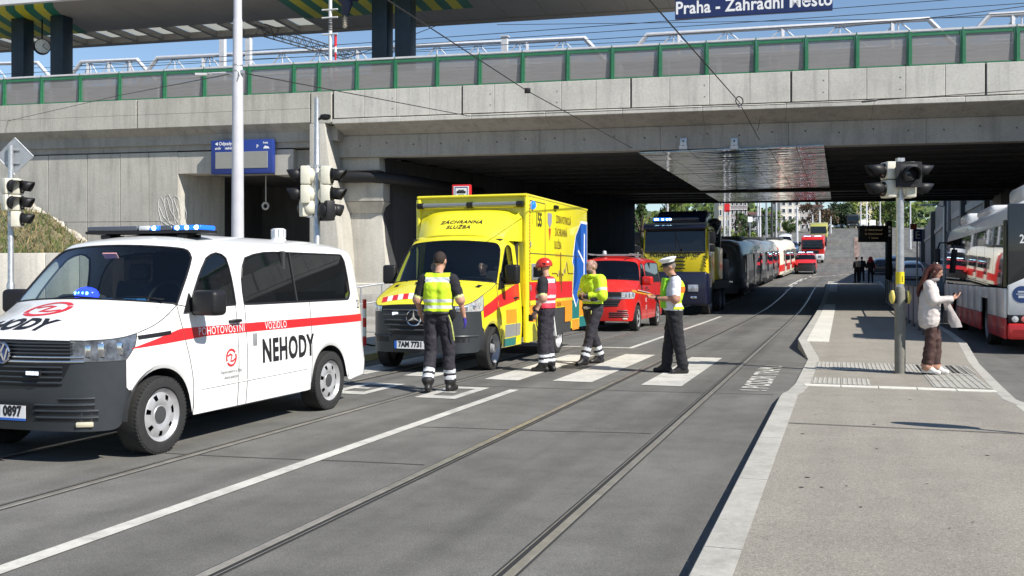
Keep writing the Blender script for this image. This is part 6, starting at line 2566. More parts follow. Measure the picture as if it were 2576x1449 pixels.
# ------------------------------------------------------------------ trams
def tram(label, u0, v0, twist, low, mid, top, dark):
    t = thing('tram', label, 'tram', uv(u0, v0), VROT - twist, 'tram cars standing one behind another on the left track', -math.atan2(prof(u0 + 14) - prof(u0), 14))
    sec = [(-1.16, .35), (-1.25, .62), (-1.25, 1.20), (-1.22, 2.1), (-1.10, 2.75), (-.85, 3.05), (-.4, 3.18), (0, 3.2)]
    sec = sec + [(-y, z) for y, z in reversed(sec[:-1])]
    def st(x, k, zk=1.):
        return [Vector((x, y * k, .35 + (z - .35) * zk)) for y, z in sec]
    xs = [(0, .80, .90), (.12, .86, .94), (.5, .94, .98), (1.3, 1, 1), (12.7, 1, 1), (13.5, .94, .98), (13.88, .86, .94), (14., .8, .9)]
    rows = [st(*a) for a in xs]
    n = len(sec)
    q = MB()
    for i in range(len(rows) - 1):
        for j in range(n - 1):
            z = (sec[j][1] + sec[j + 1][1]) / 2
            q.add([rows[i][j], rows[i + 1][j], rows[i + 1][j + 1], rows[i][j + 1]], [(0, 1, 2, 3)], 0 if z < .8 else 1 if z < 1.5 else 2 if z < 2.8 else 3)
    q.add(rows[0], [tuple(range(n))], 1)
    q.add(rows[-1], [tuple(range(n - 1, -1, -1))], 1)
    me = q.mesh('body', [dark, low, mid, top], 40)
    bm = bmesh.new()
    bm.from_mesh(me)
    bmesh.ops.remove_doubles(bm, verts=bm.verts, dist=1e-4)
    bmesh.ops.recalc_face_normals(bm, faces=bm.faces)
    bm.to_mesh(me)
    bm.free()
    link('body', me, t)
    for s in (-1, 1):
        x = 1.0
        for k, w in enumerate((1.1, 1.5, 1.5, 1.25, 1.5, 1.5, 1.5, 1.1)):
            q = MB()
            q.add([(x + .06, s * 1.258, 1.45), (x + w - .06, s * 1.258, 1.45), (x + w - .06, s * 1.222, 2.35), (x + .06, s * 1.222, 2.35)], [(0, 1, 2, 3)])
            q.build('side_window', GLASSD, t)
            x += w
        for x in (1.6, 6.6, 11.4):
            q = MB()
            q.b2((x, s * 1.257 - .01, .5), (x + 1.3, s * 1.257 + .01, 2.42))
            d = bev(q, 'door', mid, t, .01, 1)
            q = MB()
            for k in range(2):
                q.b2((x + .08 + k * .62, s * 1.270 - .01, 1.0), (x + .62 + k * .60, s * 1.270 + .005, 2.3))
            q.build('door_glass', GLASSD, d)
        for x in (3.2, 10.8):
            wheel(t, (x - .9, s * .8, .34), .34, .12, s, 'dually', DGREY)
            wheel(t, (x + .9, s * .8, .34), .34, .12, s, 'dually', DGREY)
        q = MB()
        q.b2((2.0, s * 1.0 - .05, .2), (12., s * 1.0 + .05, .45))
        q.build('skirt', dark, t)
    for xe, s in ((0, -1), (14, 1)):
        q = MB()
        q.strip([[Vector((xe + s * (.012 - .10 * (abs(y) / .9) ** 2.5 * 1), y, z)) for y in np.linspace(-.92, .92, 7)] for z in (1.5, 2.0, 2.5)])
        q.build('end_window', GLASSD, t, smooth=60)
        for y in (-.6, .6):
            q = MB()
            q.lathe([(.10, 0), (.09, .05), (.001, .06)], 14, 0, Matrix.Translation((xe + s * -.0, y, .95)) @ Matrix.Rotation(R(90) * s, 4, 'Y'))
            q.build('lamp', CHROME, t)
    q = MB()
    q.b2((4.5, -.6, 3.15), (7.5, .6, 3.4))
    bev(q, 'roof_box', DGREY, t, .05)
    q = MB()
    q.tube([(9.2, 0, 3.2), (8.2, 0, 4.1), (9.4, 0, 5.0)], .03, 6)
    q.tube([(9.4, -.7, 5.0), (9.4, .7, 5.0)], .03, 6)
    q.build('pantograph', DGREY, t)
    return t
TB = mat('tram_dark_wrap', (.07, .07, .075), .35, coat=.4, var=.3, vscale=1.2)  # the two nearer cars are dark grey, the far one red and cream
TG = mat('tram_grey_wrap', (.16, .165, .17), .35, coat=.4, var=.3, vscale=1.)
TRD = mat('tram_red', (.60, .03, .025), .35, coat=.4)
TCR = mat('tram_cream', (.70, .66, .55), .4, coat=.3)
tram('dark wrapped tram car nearest the recovery truck', 52.6, -6.15, R(0), TB, TG, TG, BLACKP)
tram('dark wrapped tram car in the middle of the standing tram', 67.4, -6.12, R(.6), TB, TG, TG, BLACKP)
tram('red and cream tram car at the far end of the standing tram', 82.2, -5.75, R(2.0), TRD, TCR, TCR, TCR)
# ------------------------------------------------------------------ city bus
bus = thing('city_bus', 'white and red city bus with dark windows cut off at the right edge', 'bus', uv(21.7, 4.40), VROT)
BW = mat('bus_white', (.66, .66, .65), .35, coat=.4, var=.05, vscale=1.5)
BR = mat('bus_red', (.45, .025, .03), .35, coat=.4, var=.05, vscale=1.5)
BD_ = mat('bus_dark', (.035, .038, .04), .25, coat=.5)
BL, BWD = 12.0, 1.28
def bus_prof(x):
    k = 1.0
    return k
def band(z0, z1, mt, name, x0=0., x1=BL, y=BWD, yt=None):
    q = MB()
    yt = yt or y
    for s in (-1, 1):
        q.hexa([(x0, s * (y - .05), z0), (x1, s * (y - .05), z0), (x1, s * y, z0), (x0, s * y, z0), (x0, s * (yt - .05), z1), (x1, s * (yt - .05), z1), (x1, s * yt, z1), (x0, s * yt, z1)])
    return q.build(name, mt, bus)
segs_ = [(.0, 2.35), (3.65, 8.55), (9.85, BL)]
for x0, x1 in segs_:
    nseg = max(1, round((x1 - x0) / 1.2))
    for i in range(nseg):
        a, b = x0 + (x1 - x0) * i / nseg + .01, x0 + (x1 - x0) * (i + 1) / nseg - .01
        for s in (-1, 1):
            q = MB()
            q.b2((a, s * BWD - .03, .72), (b, s * BWD + .03, 1.32))
            bev(q, 'white_panel', BW, bus, .02)
            q = MB()
            q.hexa([(a, s * BWD - .03, .30), (b, s * BWD - .03, .30), (b, s * BWD + .025, .30), (a, s * BWD + .025, .30), (a, s * BWD - .03, .715), (b, s * BWD - .03, .715), (b, s * BWD + .03, .715), (a, s * BWD + .03, .715)])
            bev(q, 'red_panel', BR, bus, .02)
for xw in (3.0, 9.2):
    for s in (-1, 1):
        wheel(bus, (xw, s * 1.08, .48), .48, .28, s, 'dually', mat('truck_rim', (.2, .2, .21), .5, .5))
        q = MB()
        q.b2((xw - .65, s * BWD - .02, 1.06), (xw + .65, s * BWD + .02, 1.32))
        bev(q, 'white_panel', BW, bus, .02)
x = .35
for k in range(8):
    w_ = 1.42
    for s in (-1, 1):
        q = MB()
        q.hexa([(x + .015, s * (BWD - .02), 1.34), (x + w_ - .015, s * (BWD - .02), 1.34), (x + w_ - .015, s * (BWD + .02), 1.34), (x + .015, s * (BWD + .02), 1.34),
                (x + .015, s * (BWD - .08), 2.62), (x + w_ - .015, s * (BWD - .08), 2.62), (x + w_ - .015, s * (BWD - .04), 2.62), (x + .015, s * (BWD - .04), 2.62)])
        q.build('side_window', GLASSD, bus)
    x += w_
q = MB()
q.b2((.06, -1.18, .35), (BL - .1, 1.18, 2.8))
q.build('interior', INTER, bus)
q = MB()
q.prism([(.02, -1.24, 2.62), (.02, -1.16, 2.95), (.02, -.9, 3.12), (.02, .9, 3.12), (.02, 1.16, 2.95), (.02, 1.24, 2.62)], (BL - .06, 0, 0))
bev(q, 'roof', BW, bus, .05, 2)
for x0, x1, h in ((0.0, 1.7, 3.42), (4.5, 7.0, 3.30), (9.2, 10.8, 3.38)):
    q = MB()
    q.b2((x0 + .02, -.98, 3.05), (x1, .98, h))
    bev(q, 'roof_unit', BW, bus, .12, 3)
# rear face
q = MB()
q.b2((-.05, -1.25, 1.36), (.03, 1.25, 3.02))
bev(q, 'rear_glass_panel', BD_, bus, .03, 2)
q = MB()
q.prism([(-.055, -1.25, .78), (-.055, 1.25, .78), (-.055, 1.25, 1.40), (-.055, .80, 1.62), (-.055, -.80, 1.62), (-.055, -1.25, 1.40)], (.09, 0, 0))
bev(q, 'rear_white_panel', WPAINT, bus, .03, 2)
q = MB()
q.b2((-.06, -1.24, .62), (.03, 1.24, .79))
bev(q, 'lamp_panel', BLACKP, bus, .02)
q = MB()
q.b2((-.10, -1.25, .30), (.04, 1.25, .62))
bev(q, 'rear_bumper', mat('bus_bumper_red', (.62, .025, .025), .35, coat=.4), bus, .04, 2)
q = MB()
q.b2((-.106, -1.15, .44), (-.095, 1.15, .50))
q.build('bumper_line', mat('bus_dark_red', (.3, .01, .012), .4), bus)
for s in (-1, 1):
    for k, m_ in enumerate((mat('lamp_clear', (.55, .55, .56), .15, coat=.5), mat('lamp_pink', (.75, .2, .18), .15, coat=.5), RSTRIPE)):
        q = MB()
        q.lathe([(.065, 0), (.06, .02), (.001, .03)], 16, 0, Matrix.Translation((-.06, s * (1.12 - k * .17), .705)) @ Matrix.Rotation(R(-90), 4, 'Y'))
        q.build('rear_lamp', m_, bus)
q = MB()
q.lathe([(.17, 0), (.17, .006), (.001, .008)], 28, 0, Matrix.Translation((-.056, 1.0, 1.20)) @ Matrix.Rotation(R(-90), 4, 'Y'))
lg_ = q.build('round_sticker', mat('sticker_blue', (.02, .05, .16), .4), bus)
q = MB()
q.b2((-.066, .93, 1.24), (-.0645, 1.07, 1.27))
q.b2((-.066, .93, 1.13), (-.0645, 1.06, 1.18))
q.b2((-.066, .90, 1.20), (-.0645, 1.10, 1.215))
q.build('sticker_print', mat('sticker_pale', (.5, .55, .62), .4), lg_)
flat_text('2360', WHITET, bus, frame((-.055, .86, 2.30), (0, -1, 0), (0, 0, 1)), .24, .004, .75)
for s in (1, -1):
    q = MB()
    q.b2((.0, s * 1.27 - .02, 1.34), (.22, s * 1.27 + .03, 2.7))
    bev(q, 'corner_pillar', mat('pillar_olive', (.06, .06, .03), .4), bus, .02)
    q = MB()
    q.box((BL + .15, s * 1.50, 2.05), (.2, .16, .75))
    q.tube([(BL - .2, s * 1.25, 2.6), (BL + .2, s * 1.42, 2.62), (BL + .16, s * 1.5, 2.4)], .03, 6)
    bev(q, 'door_mirror', BLACKP, bus, .03)
q = MB()
q.b2((BL - .05, -1.25, .35), (BL + .04, 1.25, 3.0))
bev(q, 'front_panel', BD_, bus, .04, 2)

# small stop post whose shadow falls on the island (it stands just outside the picture on the right)
x, y = 5.45, 8.65
st_ = world_obj('stop_post', 'small oval stop sign on a thin post beside the bus lane', 'sign', x, y, .1)
pole(st_, 0, 0, 0, [0, 1.75], [.03, .03])
q = MB()
q.ell((0, 0, 1.5), (.24, .05, .34), 20, 12)
q.build('sign_head', WPAINT, st_, smooth=60)
# ------------------------------------------------------------------ vehicles far up the street
def small_van(name, label, cat, u0, v0, paint, L=4.9, hgt=1., face=-1, group=None, light=None, bump=BUMPER):
    """same van shell at low resolution; face -1 looks at the camera"""
    tw = 0 if face < 0 else math.pi
    o = uv(u0, v0)
    t = thing(name, label, cat, o, VROT + tw, group, -math.atan2(prof(u0 + 5) - prof(u0), 5) * (1 if face < 0 else -1))
    p = dict(T6)
    H, Q, nc = van_half(p)
    H = {k: (v[0] * L / 4.95, v[1], v[2] if v[2] < 1.2 else 1.2 + (v[2] - 1.2) * hgt) for k, v in H.items()}
    shell(t, H, Q, {'body': ('body', paint, False), 'hood': ('bonnet', paint, False), 'front_door': ('door', paint, True), 'sliding_door': ('sliding_door', paint, True), 'bumper': ('bumper', bump, True),
        'headlight': ('headlight', CHROME, True), 'grille': ('grille', BLACKP, False), 'windscreen': ('windscreen', GLASSD, False), 'front_window': ('side_window', GLASSD, True),
        'side_window': ('side_window', GLASSD, True), 'rear_window': ('rear_window', GLASSD, False), 'tail_light': ('tail_light', RSTRIPE, True)}, 1)
    for xw in (.91, 3.91 * L / 4.95):
        for s in (-1, 1):
            wheel(t, (xw, s * .84, .345), .345, .22, s, 'steel')
    q = MB()
    q.b2((.4, -.8, .3), (L - .4, .8, .6))
    q.build('underbody', INTER, t)
    if light:
        lightbar(t, 1.9, 1.2 + .83 * hgt, 1.3, [(-.65, -.1, 'cyan'), (.1, .65, 'cyan'), (-.1, .1, 'dark')])
    return t
CAR = dict(L=4.35, hw=.88, xf=.88, xr=3.48, wr=.31, ar=.37, sill=.27, belt=.95, wtop=1.33, roofe=1.40, roofc=1.47, abase=(1.25, .97), atop=(1.95, 1.34), hood0=(.14, .74), r1=.50, r2=.66, cx0=.18, cx1=.32, cx2=.50,
           cy=(.70, .88, .95), hx0=.18, w0=1.42, w0t=2.0, w1=2.30, b1=2.42, w3=3.90, cowl=(1.05, 1.0), wtopc=(1.88, 1.40), nose=(.06, .0, .02, .08), fz=(.26, .5, .62, .76), ytop=.76, yroof=.68, tail=.42, tail0=2.9, taildrop=.10, tailc=.12, lampcols=3, hpow=.7)
def car(label, u0, v0, paint, face=1, group='cars along the street beyond the bridge', dv=0.):
    t = thing('parked_car', label, 'car', uv(u0, v0), VROT + (0 if face < 0 else math.pi) + dv, group, -math.atan2(prof(u0 + 4) - prof(u0), 4) * (1 if face < 0 else -1))
    H, Q, nc = van_half(CAR)
    shell(t, H, Q, {'body': ('body', paint, False), 'hood': ('bonnet', paint, False), 'front_door': ('door', paint, True), 'bumper': ('bumper', paint, True), 'headlight': ('headlight', CHROME, True), 'grille': ('grille', BLACKP, False),
        'windscreen': ('windscreen', GLASSD, False), 'front_window': ('side_window', GLASSD, True), 'side_window': ('side_window', GLASSD, True), 'rear_window': ('rear_window', GLASSD, False), 'tail_light': ('tail_light', RSTRIPE, True)}, 1)
    for xw in (CAR['xf'], CAR['xr']):
        for s in (-1, 1):
            wheel(t, (xw, s * .76, .31), .31, .19, s, 'alloy')
    q = MB()
    q.b2((.4, -.72, .25), (3.95, .72, .5))
    q.build('underbody', INTER, t)
    return t
def pu(px, Y):
    return to_uv(gx(px, Y), Y)
SILV = mat('car_silver', (.45, .46, .47), .3, .4, coat=.5)
CDARK = mat('car_dark', (.03, .035, .045), .3, coat=.6)
CBLUE = mat('car_blue', (.03, .06, .14), .3, coat=.6)
for label, px, Y, paint, face in (
        ('white hatchback parked by the wall, seen from behind just right of the signal post', 2288, 78, WPAINT, 1),
        ('silver car farther back than the white hatchback, partly behind the signal post', 2250, 96, SILV, 1),
        ('white car standing next to the pale lamp pole by the wall', 2384, 80, WPAINT, -1),
        ('grey car between the pale lamp pole and the bus', 2412, 70, SILV, 1),
        ('dark car in the shade below the departure board', 2216, 90, CDARK, 1),
        ('white car crossing at the crest of the street', 2098, 236, WPAINT, -1),
        ('white car just right of the first one at the crest', 2128, 238, WPAINT, -1),
        ('dark blue car left of the fire engine', 1990, 128, CBLUE, -1),
        ('dark car between the tram roof and the white delivery van', 1900, 118, CDARK, -1)):
    u_, v_ = pu(px, Y)
    car(label, u_, v_, paint, face, dv=R(80) if Y > 200 else 0)
u_, v_ = pu(1972, 128)
small_van('delivery_van', 'white delivery van facing us above the tram roof', 'van', u_, v_, WPAINT, 5.6, 1.5, -1)
u_, v_ = pu(1858, 120)
small_van('delivery_van', 'white van among the poles left of the dark tram', 'van', u_, v_, WPAINT, 5.2, 1.2, -1)
u_, v_ = pu(2025, 89)
small_van('fire_service_car', 'small red fire service car right behind the red and cream tram', 'car', u_, v_, RPAINT, 4.6, .85, -1, None, True)
# fire engine and yellow truck
def big_truck(name, label, cat, u0, v0, paint, low, H_=2.97, L=8., beacon=True):
    t = thing(name, label, cat, uv(u0, v0), VROT, None, -math.atan2(prof(u0 + 6) - prof(u0), 6))
    q = MB()
    q.prism([(.05, -1.22, 1.1), (0, -1.22, 1.6), (.15, -1.22, 2.75), (.4, -1.22, 2.95), (2.4, -1.22, 2.95), (2.4, -1.22, .9), (.3, -1.22, .9)], (0, 2.44, 0))
    bev(q, 'cab', paint, t, .10, 3)
    q = MB()
    q.strip([[Vector((.0 + (z - 1.6) * .13 - .012, y, z)) for y in np.linspace(-1.1, 1.1, 5)] for z in (1.62, 2.66)])
    q.build('windscreen', GLASSD, t)
    q = MB()
    q.b2((-.12, -1.24, .38), (1.2, 1.24, 1.05))
    bev(q, 'bumper', low, t, .07, 2)
    q = MB()
    q.b2((-.02, -.7, 1.12), (.03, .7, 1.5))
    bev(q, 'grille', BLACKP, t, .02)
    for s in (-1, 1):
        q = MB()
        q.b2((-.14, s * .8 - .17, .68), (-.10, s * .8 + .17, .90))
        bev(q, 'headlight', CHROME, t, .02)
        q = MB()
        q.box((.0, s * 1.42, 2.2), (.16, .2, .5))
        bev(q, 'door_mirror', BLACKP, t, .03)
        q = MB()
        q.add([(.5, s * 1.224, 1.7), (1.5, s * 1.224, 1.7), (1.5, s * 1.224, 2.6), (.6, s * 1.224, 2.6)], [(0, 1, 2, 3)])
        q.build('cab_window', GLASSD, t)
        for xw in (1.35, L - 1.7):
            wheel(t, (xw, s * 1.02, .5), .5, .3, s, 'dually')
    q = MB()
    q.b2((2.5, -1.25, .8), (L, 1.25, H_))
    bev(q, 'body', paint, t, .06, 2)
    q = MB()
    q.b2((2.6, -1.26, 1.25), (L - .2, 1.26, 1.5))
    q.build('white_band', WHITET, t)
    q = MB()
    q.b2((.8, -.9, .4), (L - .3, .9, .8))
    q.build('chassis', BLACKP, t)
    if beacon:
        lightbar(t, .8, 2.98, 1.9, [(-.95, -.2, 'cyan'), (.2, .95, 'cyan'), (-.2, .2, 'clear')])
    return t
u_, v_ = pu(2044, 110)
big_truck('fire_engine', 'red fire engine with white bumper and lit blue beacons up the street', 'fire engine', u_, v_, RPAINT, WPAINT)
u_, v_ = pu(2059, 147)
big_truck('yellow_truck', 'pale yellow truck behind the fire engine', 'truck', u_, v_, mat('truck_pale_yellow', (.42, .40, .10), .4, coat=.3), BUMPER, 3.0, 8, False)
u_, v_ = pu(2146, 215)
big_truck('far_bus', 'dark glazed bus coming over the crest right of the white cars', 'bus', u_, v_, BD_, BD_, 3.1, 11, False)

# ------------------------------------------------------------------ posts, signs and lamps up the street
def far_post(name, label, px, Y, pytop, r, m=LGREY, arm=None, group=None):
    x = gx(px, Y)
    u_, v_ = to_uv(x, Y)
    t = thing(name, label, 'lamp post' if arm else 'post', (x, Y, prof(u_)), 0, group)
    h = EYE + (692 - pytop) / 2450 * Y - prof(u_)
    pole(t, 0, 0, 0, [0, h * .3, h], [r * 1.15, r, r * .7], m, 'shaft', 8)
    if arm:
        q = MB()
        q.tube([(0, 0, h - .05), (arm * .5, 0, h + .15), (arm, 0, h + .1)], r * .5, 6)
        q.box((arm * 1.15, 0, h + .07), (abs(arm) * .4, .25, .1))
        q.build('lamp_arm', m, t)
    return t
G_ = 'poles up the street beyond the bridge'
for px, Y, top, r, m, arm, lab_ in (
        (2387, 62, 470, .17, LGREY, None, 'bright white pole in front of the right retaining wall'),
        (2375, 70, 519, .09, GALV, -1.3, 'thin grey lamp post with an arm to the left by the retaining wall'),
        (1822, 88, 470, .11, LGREY, None, 'pale pole right of the recovery truck beside the red flag'),
        (1835, 100, 520, .12, LGREY, None, 'second pale pole right of the red flag'),
        (1906, 110, 460, .13, LGREY, None, 'bright pole above the dark tram with a signal board'),
        (1928, 104, 450, .13, GALV, None, 'grey pole between the bright pole and the pale building'),
        (1912, 125, 500, .16, LGREY, 2.4, 'lamp post with an arm to the right behind the bright pole'),
        (1942, 120, 480, .16, DGREY, None, 'thick dark pole in the middle of the pole row'),
        (1953, 118, 470, .12, LGREY, None, 'pale pole just left of the white building'),
        (2005, 140, 520, .18, LGREY, None, 'pale pole left of the bare brown tree'),
        (2044, 160, 540, .16, LGREY, None, 'pale pole above the yellow truck'),
        (2062, 165, 530, .16, WHITET, None, 'white pole above the right side of the yellow truck'),
        (2090, 180, 545, .13, LGREY, None, 'thin pole at the dark tree near the crest'),
        (2165, 190, 490, .16, LGREY, -2.5, 'pale lamp post left of the yellow facade'),
        (2180, 185, 480, .18, WHITET, None, 'white pole in front of the yellow facade'),
        (2214, 170, 495, .14, LGREY, None, 'pale pole right of the yellow facade'),
        (2290, 130, 500, .13, LGREY, None, 'grey pole right behind the signal post'),
        (1679, 70, 470, .10, LGREY, None, 'white pole rising behind the blue beacons of the recovery truck')):
    far_post('street_pole', lab_, px, Y, top, r, m, arm, G_)
def far_sign(name, label, px, py, w, h, Y, m, cat='sign', post=True, txt=None):
    x = gx(px, Y)
    u_, v_ = to_uv(x, Y)
    t = thing(name, label, cat, (x, Y, 0))
    c = EYE + (692 - py) / 2450 * Y
    W_, H_ = w / 2450 * Y, h / 2450 * Y
    q = MB()
    q.box((0, 0, c), (W_, .06, H_))
    bev(q, 'sign_plate', m, t, .01, 1)
    if post:
        pole(t, 0, .06, 0, [prof(u_), c + H_ / 2], [.05, .05], GALV)
    if txt:
        flat_text(txt, WHITET, t, frame((0, -.036, c), (1, 0, 0), (0, 0, 1)), H_ * .9, .01, 1.)
    return t
far_sign('road_sign', 'blue square road sign by the retaining wall right of the signal post', 2308, 592, 22, 31, 60, mat('road_sign_blue', (.01, .06, .33), .4), txt='E')
far_sign('road_sign', 'small orange sign above the blue square sign', 2298, 570, 16, 14, 61, mat('road_sign_orange', (.45, .10, .03), .5), post=False)
far_sign('flag_banner', 'red and white banner hanging on a pale pole right of the recovery truck', 1829, 512, 14, 42, 87, RSTRIPE, 'banner')
far_sign('poster_pillar', 'slim poster pillar with pale prints left of the departure board', 2155, 622, 14, 50, 74, mat('poster_print', (.32, .24, .22), .6, var=.6, vscale=3), 'poster')
far_sign('white_panel_sign', 'pair-left white panel sign under the yellow facade', 2172, 559, 13, 12, 160, WHITET)
far_sign('white_panel_sign', 'pair-right white panel sign under the yellow facade', 2195, 560, 16, 13, 158, WHITET)
far_sign('white_panel_sign', 'white box sign on the bright pole above the tram', 1887, 552, 12, 14, 110, WHITET)
# ------------------------------------------------------------------ trees
def leafm(name, c, var=.35):
    m = mat(name, c, .65, var=var, vscale=.9, spec=.3)
    b = m.node_tree.nodes['Principled BSDF']
    return m
def tree(name, label, px, Y, pytop, pw, leaf, seed, bare=False, base=None, n=1500, cat='tree', group=None, crown_lo=.25, ls=1.):
    rd = random.Random(seed)
    x = gx(px, Y)
    u_, v_ = to_uv(x, Y)
    g = prof(u_) if base is None else base
    t = thing(name, label, cat, (x, Y, g), rd.uniform(0, 6), group)
    H_ = EYE + (692 - pytop) / 2450 * Y - g
    Rr = pw / 2 / 2450 * Y
    q = MB()
    q.tube([(0, 0, 0), (rd.uniform(-.1, .1), 0, H_ * .35), (rd.uniform(-.3, .3), .1, H_ * .8)], [H_ * .028, H_ * .02, H_ * .006], 8)
    for k in range(9):
        a = rd.uniform(0, 6.28)
        z0 = H_ * rd.uniform(.25, .6)
        e = Vector((math.cos(a) * Rr * rd.uniform(.5, .85), math.sin(a) * Rr * rd.uniform(.5, .85), z0 + H_ * rd.uniform(.15, .35)))
        q.tube([(0, 0, z0), e * .5 + Vector((0, 0, z0 * .5 + .2)), e], [H_ * .012, H_ * .008, H_ * .003], 5)
        if bare:
            for j in range(7):
                f = e + Vector((rd.uniform(-1, 1), rd.uniform(-1, 1), rd.uniform(.2, 1.2))) * Rr * .35
                q.tube([e * .8 + Vector((0, 0, e.z * .2)), f], [H_ * .004, H_ * .002], 4)
    q.build('trunk', mat('bark', (.09, .065, .045), .9, var=.4, vscale=6), t)
    q = MB()
    cl = []
    for _ in range(34 if not bare else 20):
        a, r_ = rd.uniform(0, 6.28), Rr * math.sqrt(rd.random()) * .92
        zz_ = rd.uniform(crown_lo, 1.0)
        fall = math.sqrt(max(0, 1 - ((zz_ - .55) / .52) ** 2)) if zz_ > .55 else .75 + .25 * (zz_ - crown_lo)
        cl.append((Vector((math.cos(a) * r_ * fall, math.sin(a) * r_ * fall, H_ * zz_ * .93)), Rr * rd.uniform(.18, .36)))
    s0 = Rr * .055 * ls + .05
    for _ in range(n):
        c, r_ = rd.choice(cl)
        d = Vector((rd.gauss(0, 1), rd.gauss(0, 1), rd.gauss(0, .75)))
        d = d.normalized() * r_ * rd.uniform(.55, 1.05)
        p = c + d
        if p.z < .2:
            continue
        nrm = (d.normalized() + Vector((rd.gauss(0, .5), rd.gauss(0, .5), rd.gauss(0, .5) + .3))).normalized()
        a_ = nrm.orthogonal().normalized()
        b_ = nrm.cross(a_)
        th_ = rd.uniform(0, 6.28)
        a_, b_ = a_ * math.cos(th_) + b_ * math.sin(th_), b_ * math.cos(th_) - a_ * math.sin(th_)
        s_ = s0 * rd.uniform(.6, 1.5)
        q.add([p - a_ * s_, p + b_ * s_ * .6, p + a_ * s_, p - b_ * s_ * .6], [(0, 1, 2, 3)], rd.choice((0, 0, 1)))
    l2 = leafm(leaf.name + '_light', tuple(min(1, c * 1.6) for c in leaf.node_tree.nodes['Principled BSDF'].inputs['Base Color'].default_value[:3]))
    q.build('crown', [leaf, l2], t, fix=False)
    return t
LG = leafm('leaf_green', (.055, .095, .022))
LD = leafm('leaf_dark', (.028, .050, .018))
LY = leafm('leaf_yellow_green', (.11, .15, .025))
LB = leafm('leaf_brown', (.085, .06, .035))
for i, (px, Y, top, w, lf, lab_, kw) in enumerate((
        (1612, 92, 462, 90, LG, 'broad green tree at the left end of the bridge opening', {}),
        (1690, 98, 455, 110, LY, 'pale green tree behind the beacons of the recovery truck', {}),
        (1560, 88, 470, 80, LG, 'green tree cut by the left edge of the bridge opening', {}),
        (1878, 150, 540, 46, LD, 'dark round tree in front of the mauve building', {}),
        (1862, 140, 530, 40, LG, 'green tree between the mauve building and the bright green bush', {}),
        (1930, 165, 525, 50, LG, 'green tree filling the gap between the grey and the thick dark pole', {}),
        (1950, 170, 528, 42, LY, 'bright green tree left of the white building', {}),
        (1915, 160, 545, 44, LD, 'dark tree behind the bright pole', {}),
        (1990, 175, 548, 48, LG, 'green tree in front of the white building', {}),
        (2045, 190, 500, 80, LB, 'bare brownish tree above the fire engine', dict(bare=True, n=700)),
        (2078, 215, 520, 70, LB, 'brown tree leaning on the dark tree near the crest', dict(n=900)),
        (2118, 225, 508, 96, LD, 'big dark green tree at the crest of the street', {}),
        (2150, 235, 500, 60, LY, 'yellow-green tree right of the big dark tree', {}),
        (2205, 200, 500, 70, LY, 'yellow-green tree behind the white panel signs', {}),
        (2240, 190, 505, 60, LG, 'green tree seen beside the signal post', {}),
        (2280, 210, 520, 60, LG, 'green tree above the retaining wall', {}))):
    tree('street_tree', lab_, px, Y, top, w, lf, 20 + i, group='trees beyond the bridge', **kw)
for i, (px, Y, top, w, lab_) in enumerate(((1850, 104, 574, 60, 'bright green bush left of the dark tram roof'), (1890, 106, 580, 60, 'bright green bush right behind the dark tram roof'), (1816, 102, 566, 50, 'green bush beside the pale poles'))):
    tree('roadside_bush', lab_, px, Y, top, w, LY, 60 + i, cat='bush', group='bushes beyond the bridge', n=900, crown_lo=.08)
# ------------------------------------------------------------------ houses
def house(label, px0, px1, Y, pytop, wallc, nwin, nst, roof=None, d=12, gable=False, row=None):
    x0, x1 = gx(px0, Y), gx(px1, Y)
    xm = (x0 + x1) / 2
    u_, v_ = to_uv(xm, Y)
    g = prof(u_)
    h = EYE + (692 - pytop) / 2450 * Y - g
    w = x1 - x0
    if row:
        p_, w, h = uv(row[0], row[1]), row[2], row[3]
        t = thing('town_house', label, 'house', p_, -TH - R(90), 'houses across the bus lane')
    else:
        t = thing('town_house', label, 'house', (xm, Y, g), R(-8), 'houses beyond the bridge')
    q = MB()
    q.b2((-w / 2, 0, -2), (w / 2, d, h))
    q.build('wall', mat('render_' + label.split()[0] + str(px0), wallc, .85, var=.08, vscale=.5), t)
    q = MB()
    rm = mat('roof_tile_dark', (.12, .05, .035), .8)
    q.prism([(-w / 2 - .4, -.4, h), (-w / 2 - .4, d / 2, h + (3 if gable else 1.0)), (-w / 2 - .4, d + .4, h)], (w + .8, 0, 0))
    q.build('roof', roof or rm, t)
    for i in range(nwin):
        for j in range(nst):
            cx, cz_ = -w / 2 + w * (i + .5) / nwin, h * (j + .55) / nst
            ww, hh = min(1.1, w / nwin * .45), min(1.5, h / nst * .5)
            q = MB()
            q.b2((cx - ww / 2 - .1, -.06, cz_ - hh / 2 - .1), (cx + ww / 2 + .1, .05, cz_ + hh / 2 + .1))
            f = q.build('window', WHITET, t)
            q = MB()
            q.b2((cx - ww / 2, -.075, cz_ - hh / 2), (cx + ww / 2, .0, cz_ + hh / 2))
            q.build('pane', mat('far_pane', (.05, .055, .065), .15), f)
house('beige apartment house behind the recovery truck roof', 1808, 1838, 170, 470, (.62, .55, .42), 3, 5)
house('mauve apartment house right of the red banner', 1838, 1880, 190, 480, (.30, .265, .27), 4, 5)
house('pale grey house behind the row of poles', 1890, 1940, 230, 540, (.42, .43, .44), 4, 3)
house('bright white house above the delivery van', 1964, 2012, 205, 503, (.75, .70, .62), 3, 4)
house('cream house front at the right of the crest', 2155, 2225, 260, 470, (.72, .62, .38), 6, 5)
house('pale house hidden behind the bare brown tree', 2014, 2070, 270, 520, (.50, .46, .44), 5, 3)
